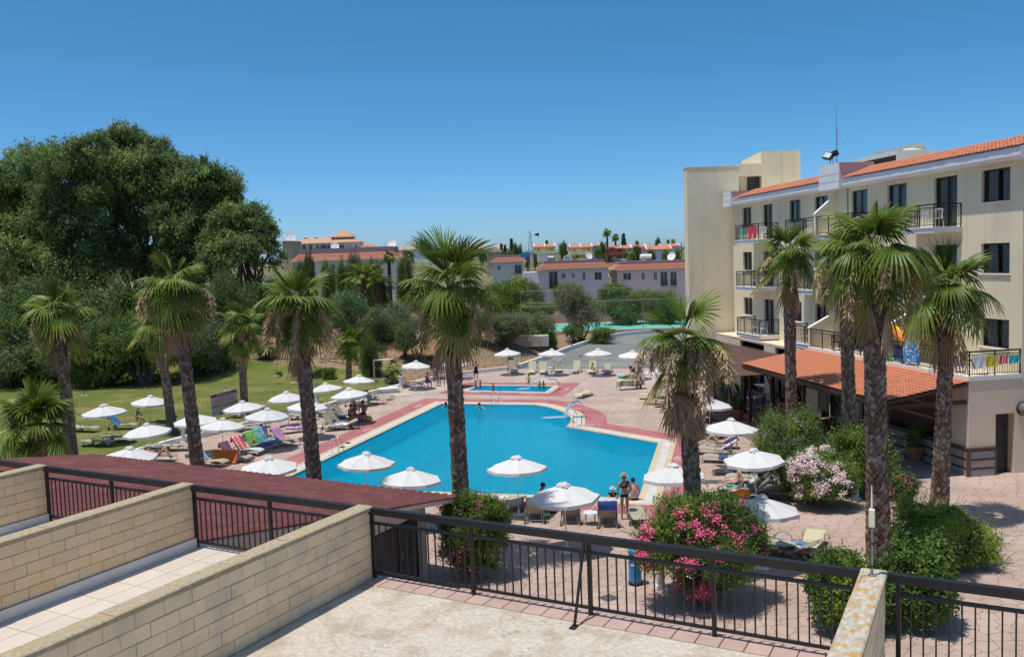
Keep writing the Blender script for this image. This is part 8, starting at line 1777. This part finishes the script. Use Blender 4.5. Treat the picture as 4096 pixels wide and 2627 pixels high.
# low garden wall pieces and a long concrete trough under the trees
p = GT('B7', 1500, 1180); tr_ = GT('R7', 1520, 200); link('concrete_trough', MB().bbox(-2.6, -.5, -.2, 2.6, .5, .9, .05).mesh('concrete_trough', m_conc), None, (tr_.x, tr_.y, tr_.z), 0, 'long pale concrete trough under the trees on the bank', 'trough')
# ================================================================ PEOPLE
def skin(n, c): return mat('skin_' + n, c, tuple(v * .88 for v in c), scale=6, rough=.55, spec=.3)
SKN = {'l': skin('light', (.60, .36, .26)), 't': skin('tanned', (.46, .25, .16)), 'p': skin('pink', (.62, .32, .25)), 'd': skin('dark', (.16, .08, .05)), 'b': skin('brown', (.28, .14, .09))}
def cl(n, c, r=.85): return mat('cloth_' + n, c, tuple(v * .85 for v in c), scale=5, rough=r)
CL = {'black': cl('black', (.012, .012, .015)), 'white': cl('white', (.76, .77, .78)), 'navy': cl('navy', (.02, .03, .09)), 'red': cl('red', (.45, .02, .04)), 'sky': cl('sky', (.32, .46, .60)), 'grey': cl('grey', (.22, .22, .24)), 'purple': cl('purple', (.30, .08, .35)), 'blue': cl('blue', (.03, .12, .38)), 'orange': cl('orange', (.65, .18, .03)), 'green': cl('green', (.02, .35, .22)), 'lime': cl('lime', (.45, .60, .03)), 'straw': cl('straw', (.55, .40, .18)), 'cream': cl('cream', (.66, .62, .54)), 'pink': cl('pink', (.75, .12, .35)), 'khaki': cl('khaki', (.30, .26, .18)), 'flower': TM['leo'] if 'leo' in TM else None}
HR = {'dark': cl('hair_dark', (.02, .014, .010), .6), 'brown': cl('hair_brown', (.09, .045, .025), .6), 'blond': cl('hair_blond', (.35, .22, .10), .6), 'red': cl('hair_red', (.22, .06, .03), .6), 'grey': cl('hair_grey', (.45, .43, .41), .6)}
# joints: name -> (x forward, y left, z up), for a figure 1.70 m tall
STAND = dict(pel=(0, 0, .95), wai=(0, 0, 1.10), che=(.0, 0, 1.28), nec=(-.01, 0, 1.44), hd0=(.015, 0, 1.53), hd1=(.02, 0, 1.64), shL=(0, .16, 1.39), elL=(-.02, .23, 1.13), wrL=(.05, .25, .90), haL=(.07, .25, .82), shR=(0, -.16, 1.39), elR=(-.02, -.23, 1.13), wrR=(.05, -.25, .90), haR=(.07, -.25, .82),
    hiL=(0, .09, .88), knL=(.02, .10, .50), anL=(-.02, .11, .09), toL=(.13, .13, .035), hiR=(0, -.09, .88), knR=(.02, -.10, .50), anR=(-.02, -.11, .09), toR=(.13, -.13, .035))
def pose(base, **kw): d = dict(base); d.update(kw); return d
SIT = pose(STAND, pel=(0, 0, .52), wai=(-.02, 0, .67), che=(.03, 0, .86), nec=(.07, 0, 1.01), hd0=(.11, 0, 1.10), hd1=(.14, 0, 1.20), shL=(.05, .17, .96), elL=(.16, .22, .74), wrL=(.34, .15, .70), haL=(.42, .12, .70), shR=(.05, -.17, .96), elR=(.16, -.22, .74), wrR=(.34, -.15, .70), haR=(.42, -.12, .70), hiL=(.02, .10, .50), knL=(.44, .15, .50), anL=(.42, .15, .10), toL=(.57, .17, .04), hiR=(.02, -.10, .50), knR=(.44, -.15, .50), anR=(.42, -.15, .10), toR=(.57, -.17, .04))
LIE = pose(STAND, pel=(0, 0, .12), wai=(-.14, 0, .15), che=(-.32, 0, .24), nec=(-.47, 0, .33), hd0=(-.55, 0, .38), hd1=(-.65, 0, .44), shL=(-.42, .17, .29), elL=(-.22, .26, .18), wrL=(.0, .24, .18), haL=(.08, .22, .18), shR=(-.42, -.17, .29), elR=(-.22, -.26, .18), wrR=(.0, -.24, .18), haR=(.08, -.22, .18), hiL=(.06, .09, .12), knL=(.46, .11, .20), anL=(.86, .11, .12), toL=(.90, .13, .26), hiR=(.06, -.09, .12), knR=(.46, -.11, .20), anR=(.86, -.11, .12), toR=(.90, -.13, .26))
LIEK = pose(LIE, knL=(.36, .10, .50), anL=(.66, .11, .14), toL=(.80, .12, .10), knR=(.42, -.10, .44), anR=(.74, -.11, .14), toR=(.88, -.12, .10), elR=(-.62, -.26, .42), wrR=(-.66, -.10, .50), haR=(-.64, -.04, .48))
CROSS = pose(SIT, pel=(0, 0, .12), wai=(-.01, 0, .27), che=(.04, 0, .46), nec=(.09, 0, .60), hd0=(.13, 0, .68), hd1=(.17, 0, .77), shL=(.06, .16, .55), elL=(.18, .22, .35), wrL=(.33, .12, .26), haL=(.38, .06, .24), shR=(.06, -.16, .55), elR=(.18, -.22, .35), wrR=(.33, -.12, .26), haR=(.38, -.06, .24), hiL=(.02, .1, .1), knL=(.36, .28, .2), anL=(.34, -.06, .08), toL=(.38, -.14, .06), hiR=(.02, -.1, .1), knR=(.36, -.28, .2), anR=(.38, .06, .08), toR=(.42, .14, .06))
EDGE = pose(SIT, pel=(0, 0, .12), wai=(-.01, 0, .27), che=(.03, 0, .47), nec=(.07, 0, .62), hd0=(.10, 0, .71), hd1=(.13, 0, .81), shL=(.04, .18, .57), elL=(.08, .25, .33), wrL=(.16, .2, .16), haL=(.2, .19, .1), shR=(.04, -.18, .57), elR=(.08, -.25, .33), wrR=(.16, -.2, .16), haR=(.2, -.19, .1), hiL=(.02, .1, .1), knL=(.42, .12, .08), anL=(.42, .12, -.32), toL=(.55, .12, -.36), hiR=(.02, -.1, .1), knR=(.42, -.12, .08), anR=(.42, -.12, -.32), toR=(.55, -.12, -.36))
WALK = pose(STAND, knL=(.22, .09, .52), anL=(.28, .10, .10), toL=(.42, .11, .06), knR=(-.06, -.09, .48), anR=(-.32, -.10, .16), toR=(-.22, -.11, .05), elL=(-.14, .22, 1.14), wrL=(-.10, .24, .92), haL=(-.08, .24, .84), elR=(.10, -.22, 1.14), wrR=(.24, -.22, .95), haR=(.29, -.21, .88))
RAD = dict(pel=(.145, .105), wai=(.125, .09), che=(.15, .105), nec=(.052, .052), hd0=(.075, .088), hd1=(.078, .092), shL=.058, elL=.040, wrL=.027, haL=.030, hiL=.085, knL=.056, anL=.034, toL=.026)
for k in ('sh', 'el', 'wr', 'ha', 'hi', 'kn', 'an', 'to'): RAD[k + 'R'] = RAD[k + 'L']
EDG = [('pel', 'wai'), ('wai', 'che'), ('che', 'nec'), ('nec', 'hd0'), ('hd0', 'hd1'), ('che', 'shL'), ('shL', 'elL'), ('elL', 'wrL'), ('wrL', 'haL'), ('che', 'shR'), ('shR', 'elR'), ('elR', 'wrR'), ('wrR', 'haR'), ('pel', 'hiL'), ('hiL', 'knL'), ('knL', 'anL'), ('anL', 'toL'), ('pel', 'hiR'), ('hiR', 'knR'), ('knR', 'anR'), ('anR', 'toR')]
def skinned(name, J, edges, mt, parent, s_=1., grow=1., add=0., root=None, sub=1, mid=True):
 used = []; 
 for a, b in edges:
  for q in (a, b):
   if q not in used: used.append(q)
 P = [Vector(J[k]) for k in used]; R = [RAD[k] if isinstance(RAD[k], tuple) else (RAD[k],) * 2 for k in used]; E = []
 for a, b in edges:
  i, j = used.index(a), used.index(b)
  if mid and a[:2] in ('sh', 'el', 'hi', 'kn'):
   P.append((P[i] + P[j]) / 2); f = 1.06 if a[:2] in ('el', 'kn') else 1.02; R.append(tuple((R[i][q] * .55 + R[j][q] * .45) * f for q in (0, 1))); k = len(P) - 1; E += [(i, k), (k, j)]
  else: E.append((i, j))
 me = bpy.data.meshes.new(name); me.from_pydata([tuple(p * s_) for p in P], E, []); me.materials.append(mt)
 o = link(name, me, parent); md = o.modifiers.new('skin', 'SKIN'); md.use_smooth_shade = True; md.branch_smoothing = .6
 sk = me.skin_vertices[0].data; rt = used.index(root or 'pel') if (root or 'pel') in used else 0
 for k, v in enumerate(sk): v.radius = (R[k][0] * s_ * grow + add, R[k][1] * s_ * grow + add); v.use_root = (k == rt)
 if sub: sd = o.modifiers.new('sub', 'SUBSURF'); sd.levels = sub; sd.render_levels = sub
 return o
def lerpj(J, a, b, t): return tuple(Vector(J[a]).lerp(Vector(J[b]), t))
def person(label, pos, deg, J, sk='l', hair='brown', top=None, bottom=None, hat=None, h=1.70, long_hair=False, dress=None, bikini=None, detail=False, shoes=None, group=None):
 root = thing('person', label, 'person', pos, math.radians(deg)); s_ = h / 1.70
 skinned('body', J, EDG, SKN[sk], root, s_)
 up = (Vector(J['hd1']) - Vector(J['hd0'])).normalized(); hc = Vector(J['hd0']).lerp(Vector(J['hd1']), .62); fw = Vector((1, 0, 0)); fw = (fw - up * fw.dot(up)).normalized(); sd = up.cross(fw); T = Matrix((fw, sd, up)).transposed().to_4x4(); T.translation = hc * s_
 if hair:
  mb = MB(); mb.lathe([(.094 * s_, -.035 * s_), (.107 * s_, .01 * s_), (.103 * s_, .06 * s_), (.07 * s_, .105 * s_), (.01, .122 * s_)], 12, (-.014 * s_, 0, 0), sy=.86)
  if long_hair: mb.lathe([(.04 * s_, -.24 * s_), (.075 * s_, -.12 * s_), (.085 * s_, .02 * s_)], 10, (-.05 * s_, 0, 0))
  mb.xf(T @ Matrix.Rotation(-.22, 4, 'Y')); mb.obj('hair', HR[hair], root, smooth=True)
 if hat:
  c, brim = hat; mb = MB(); mb.lathe([(.106 * s_, .03 * s_), (.104 * s_, .08 * s_), (.085 * s_, .135 * s_), (.03, .145 * s_)], 14); 
  if brim == 'full': mb.lathe([(.17 * s_, .028 * s_), (.175 * s_, .034 * s_), (.10 * s_, .045 * s_)], 16)
  else: mb.prism([(.08, -.075), (.17, -.05), (.185, 0), (.17, .05), (.08, .075)], .03, .045)
  mb.xf(T @ Matrix.Rotation(.05, 4, 'Y')); mb.obj('hat', CL[c], root, smooth=False)
  if brim == 'full': MB().lathe([(.108 * s_, .035 * s_), (.108 * s_, .06 * s_)], 14).xf(T).obj('hat_band', CL['black'] if c == 'straw' else CL['grey'], root)
 # face
 mb = MB(); mb.lathe([(.004, .018), (.016, .0), (.020, -.022), (.006, -.03)], 6, (.098 * s_, 0, -.01)); mb.xf(T); mb.obj('nose', SKN[sk], root)
 for y in (-.033, .033): MB().lathe([(.002, -.009), (.012, -.004), (.012, .004), (.002, .009)], 6, (.086 * s_, y * s_, .012)).xf(T).obj('eye', CL['black'], root)
 MB().box(.085 * s_, -.024, -.055, .094 * s_, .024, -.047, T).obj('mouth', CL['red'], root)
 for y in (-1, 1): MB().lathe([(.004, -.025), (.014, 0), (.004, .028)], 6, (-.005, y * .088 * s_, 0)).xf(T).obj('ear', SKN[sk], root)
 # hands: palm and five fingers
 for sdn in 'LR':
  a = Vector(J['wr' + sdn]); b = Vector(J['ha' + sdn]); d = (b - a).normalized(); n = d.cross(Vector((0, 0, 1)))
  if n.length < .2: n = Vector((1, 0, 0))
  n.normalize(); w2 = d.cross(n); mb = MB(); c = b + d * .02
  for k, L in enumerate((.062, .072, .068, .052)):
   o_ = n * ((k - 1.5) * .017); mb.tube([(c + o_ * .8) * s_, (c + o_ + d * L * .55) * s_, (c + o_ + d * L - w2 * .012) * s_], [.009 * s_, .0085 * s_, .006 * s_], 5)
  mb.tube([(b + n * -.022) * s_, (b + n * -.045 + d * .025) * s_, (b + n * -.05 + d * .055) * s_], [.011 * s_, .010 * s_, .007 * s_], 5); mb.obj('fingers', SKN[sk], root, smooth=True)
 J2 = dict(J); thL, thR = lerpj(J, 'hiL', 'knL', .45), lerpj(J, 'hiR', 'knR', .45); J2['thL'], J2['thR'] = thL, thR; RAD['thL'] = RAD['thR'] = .076; J2['uaL'], J2['uaR'] = lerpj(J, 'shL', 'elL', .55), lerpj(J, 'shR', 'elR', .55); RAD['uaL'] = RAD['uaR'] = .052
 J2['lo'] = lerpj(J, 'pel', 'wai', .35); RAD['lo'] = (.142, .104); J2['h5L'], J2['h5R'] = lerpj(J, 'hiL', 'knL', .12), lerpj(J, 'hiR', 'knR', .12); RAD['h5L'] = RAD['h5R'] = .084
 if bottom == 'briefs' or (isinstance(bottom, tuple) and bottom[0] == 'briefs'): skinned('swimwear', J2, [('pel', 'lo'), ('pel', 'hiL'), ('pel', 'hiR'), ('hiL', 'h5L'), ('hiR', 'h5R')], CL[bottom[1]], root, s_, 1.04, .006, mid=False)
 elif bottom: skinned('shorts', J2, [('pel', 'lo'), ('pel', 'hiL'), ('hiL', 'thL'), ('pel', 'hiR'), ('hiR', 'thR')], CL[bottom], root, s_, 1.08, .012, mid=False)
 if top: skinned('shirt', J2, [('pel', 'wai'), ('wai', 'che'), ('che', 'shL'), ('shL', 'uaL'), ('che', 'shR'), ('shR', 'uaR')], CL[top], root, s_, 1.06, .014, mid=False)
 if dress: J2['dh'] = lerpj(J, 'hiL', 'knL', .8); J2['dg'] = lerpj(J, 'hiR', 'knR', .8); RAD['dh'] = RAD['dg'] = .10; skinned('dress', J2, [('pel', 'wai'), ('wai', 'che'), ('pel', 'hiL'), ('hiL', 'dh'), ('pel', 'hiR'), ('hiR', 'dg')], CL[dress], root, s_, 1.10, .018, mid=False)
 if bikini:
  c0 = Vector(J['che']); c1 = Vector(J['wai']); u = (c0 - c1).normalized(); f2 = Vector((0, 1, 0)).cross(u) * 1; mb = MB(); Tb = Matrix((f2, Vector((0, 1, 0)), u)).transposed().to_4x4(); Tb.translation = (c1.lerp(c0, .78)) * s_
  mb.lathe([(.150 * s_, -.035), (.158 * s_, -.01), (.156 * s_, .02)], 16, sx=.74).xf(Tb); mb.obj('bikini_top', CL[bikini], root); mb = MB()
  for y in (-.075, .075): mb.tube([(.115, y, .0), (.07, y, .14), (0, y, .165), (-.10, y, .10), (-.115, y, .0)], .008, 4)
  mb.xf(Tb).obj('strap', CL[bikini], root)
 if shoes:
  for sdn in 'LR': a = Vector(J['an' + sdn]) * s_; b = Vector(J['to' + sdn]) * s_; MB().tube([a + Vector((-.04, 0, -.03)), a + Vector((.02, 0, -.02)), b + Vector((.03, 0, 0))], [.045, .048, .035], 8, flat=.8).obj('shoe', CL[shoes], root)
 return root
def at(r, x, y, z=0, dz=0): p = G(r, x, y, z); return (p.x, p.y, z + dz)
# near pool edge
person('woman in a black bikini and straw hat standing with her back to the camera', at('C1', 1712, 778, 0, .01), 92, pose(STAND, elR=(-.03, -.25, 1.13), wrR=(.06, -.19, .98), haR=(.08, -.12, 1.0)), 't', 'brown', bottom=('briefs', 'black'), hat=('straw', 'full'), bikini='black', h=1.70, detail=True)
person('bare backed man sitting on the pool edge beside the standing woman', at('C1', 1835, 512, .03, -.02), 95, EDGE, 'p', 'dark', bottom='black', h=1.72)
person('child in a pale sun hat leaning on the pool edge from the water', at('C1', 1545, 470, 0, -.86), -95, pose(STAND, elL=(.16, .20, 1.16), wrL=(.30, .13, 1.13), haL=(.36, .10, 1.13), elR=(.16, -.20, 1.16), wrR=(.30, -.13, 1.13), haR=(.36, -.10, 1.13)), 't', 'brown', top='black', hat=('cream', 'full'), h=1.28)
person('dark haired boy sitting on a lounger behind the nearest umbrella', at('C1', 560, 690, 0, -.02), 5, SIT, 'b', 'dark', top='white', bottom='navy', h=1.6, shoes='black')
def onl(label, lg, px, J, deg=180, dz=0, **kw):
 a = lg.rotation_euler[2]; p = lg.location + Vector((math.cos(a) * px, math.sin(a) * px, 0)); person(label, (p.x, p.y, p.z + dz), math.degrees(a) + deg, J, **kw)
onl('old man in a pale cap and dark swim briefs leaning back on one arm', RL[17], .75, pose(SIT, pel=(0, 0, .42), wai=(-.07, 0, .56), che=(-.10, 0, .77), nec=(-.07, 0, .93), hd0=(-.03, 0, 1.01), hd1=(.01, 0, 1.11), shL=(-.10, .18, .88), elL=(-.2, .26, .64), wrL=(-.22, .28, .40), haL=(-.2, .28, .34), shR=(-.10, -.18, .88), elR=(-.12, -.26, .66), wrR=(-.1, -.28, .44), haR=(-.08, -.28, .40), hiL=(.03, .1, .40), knL=(.42, .12, .40), anL=(.74, .1, .18), toL=(.85, .1, .12), hiR=(.03, -.1, .4), knR=(.34, -.26, .42), anR=(.62, -.1, .36), toR=(.72, -.04, .42)), sk='p', hair='grey', bottom=('briefs', 'navy'), hat=('cream', 'cap'), h=1.74, dz=0)
onl('woman in a dark patterned dress reading on a lounger', RL[18], 1.05, pose(LIEK, wai=(-.08, 0, .28), che=(-.18, 0, .46), nec=(-.24, 0, .60), hd0=(-.22, 0, .68), hd1=(-.19, 0, .78), shL=(-.2, .16, .55), elL=(-.02, .22, .38), wrL=(.16, .12, .34), haL=(.22, .08, .34), shR=(-.2, -.16, .55), elR=(-.02, -.22, .38), wrR=(.16, -.12, .34), haR=(.22, -.08, .34)), sk='b', hair='brown', dress='grey', top='grey', h=1.62, dz=.22)
onl('woman in a purple bikini sunbathing with bent knees', RL[12], 1.05, LIEK, sk='l', hair='grey', bottom=('briefs', 'purple'), bikini='purple', h=1.64, dz=.20)
onl('man in navy shorts lying flat on a lounger right of the palm bark', RL[10], 1.05, LIE, sk='t', hair='brown', bottom='navy', h=1.72, dz=.20)
onl('far sunbather with black shoes on the right row', RL[2], 1.0, LIE, sk='t', hair='blond', bottom='khaki', h=1.7, dz=.20, shoes='black'); onl('sunbather with pale legs beside the palm bark', RL[3], 1.0, LIE, sk='l', hair='brown', bottom=('briefs', 'white'), h=1.65, dz=.20); onl('person with a tablet lounging beside the palm bark', RL[4], 1.0, LIEK, sk='p', hair='grey', bottom='navy', top='sky', h=1.68, dz=.20)
# people eating
person('man in a black shirt and red shorts sitting on the end of a lounger', at('C8', 880, 1085, 0, -.02), -25, pose(SIT, elR=(.18, -.2, .76), wrR=(.38, -.06, .80), haR=(.44, -.02, .82)), 't', 'brown', top='black', bottom='red', h=1.72); person('woman with sunglasses eating behind the man in black', at('C8', 955, 1040, 0, -.02), -60, pose(SIT, elL=(.2, .2, .80), wrL=(.26, .05, 1.02), haL=(.24, .03, 1.08)), 'b', 'dark', top='black', bottom='pink', h=1.62, long_hair=True); person('heavy bare chested man sitting and eating in the umbrella shade', at('C8', 1120, 1035, 0, -.02), -95, pose(SIT, knL=(.42, .22, .50), knR=(.42, -.22, .50), anL=(.38, .24, .1), anR=(.38, -.24, .1)), 'b', 'dark', bottom='black', h=1.85)
person('red haired woman in a dark flowered dress sitting under the far left umbrella', at('R7', 540, 640, 0, -.02), -60, SIT, 'p', 'red', dress='navy', h=1.62); person('man in a white cap and light blue shirt sitting next to the red haired woman', at('R7', 610, 625, 0, -.02), -30, SIT, 'p', 'grey', top='sky', bottom='navy', hat=('white', 'cap'), h=1.74); person('sunbather lying behind the rainbow towel', at('R7', 470, 600, .2, .0), 165, LIE, 'p', 'blond', bottom=('briefs', 'orange'), h=1.65)
person('woman in a short black dress standing at the far deck edge', at('R7', 1040, 572, 0, .0), -100, pose(STAND, elL=(.02, .24, 1.15), wrL=(.12, .14, 1.22), haL=(.12, .10, 1.30)), 'l', 'red', dress='black', top='black', h=1.66); person('man in a white T shirt and blue shorts walking on the road', at('R7', 1997, 250, 0, .01), -10, WALK, 't', 'dark', top='white', bottom='blue', h=1.78)
p = GT('R7', 678, 178); person('person in white with a white hat climbing the bank behind the central trunk', tuple(p), -20, WALK, 't', 'brown', top='white', bottom='white', hat=('white', 'full'), h=1.68)
person('bare backed child sitting cross legged on an upright far lounger', at('R8', 170, 500, 0, .27), -20, CROSS, 't', 'dark', bottom='pink', h=1.3)
# children in the small pool, swimmers in the large one
KW = -.55
for (x, y, d, lab, kw) in ((1032, 640, 20, 'child with a green cap standing in the small pool', dict(top='blue', hat=('green', 'cap'), sk='t', hair='brown')), (1082, 632, 160, 'child beside the green cap at the small pool edge', dict(sk='t', hair='brown', bottom='pink')), (1215, 665, -90, 'child alone in the middle of the small pool', dict(sk='b', hair='dark', bottom='blue')), (1580, 606, -100, 'child with yellow arm bands near the water jet', dict(sk='b', hair='dark', top='lime')), (1690, 640, 150, 'child with yellow arm bands at the right end of the small pool', dict(sk='t', hair='blond', top='lime')), (1732, 640, -120, 'dark child at the right end of the small pool', dict(sk='b', hair='brown', bottom='navy'))):
 person(lab, at('R7', x, y, 0, KW + (.18 if y < 620 else -.05)), d, pose(STAND, elL=(.1, .28, 1.16), wrL=(.2, .4, 1.05), haL=(.24, .46, 1.0), elR=(.1, -.28, 1.16), wrR=(.2, -.4, 1.05), haR=(.24, -.46, 1.0)), h=1.12, **kw)
person('man swimming at the far edge of the large pool', at('R7', 1072, 845, 0, -1.42), -90, pose(STAND, elL=(.12, .3, 1.32), wrL=(.1, .5, 1.28), haL=(.1, .58, 1.27)), 'l', 'dark', bottom='navy', h=1.74); person('swimmer beside the central trunk at the far pool edge', at('R7', 728, 830, 0, -1.45), -90, STAND, 'b', 'dark', bottom='black', h=1.72)
person('reader in a grey sun hat on the blue towel on the lawn', at('R5', 1410, 1045, .08, .0), -20, SIT, 't', 'brown', top=None, bottom='khaki', hat=('grey', 'full'), h=1.65); person('dark skinned sunbather lying in the palm shade on the lawn', at('R5', 1700, 1045, .08, .22), 185, LIE, 'd', 'dark', bottom='navy', h=1.7); person('sunbather with bent knees behind the corrugated roof', at('R5', 1620, 1395, 0, .22), -8, LIEK, 't', 'brown', bottom=('briefs', 'navy'), h=1.66)
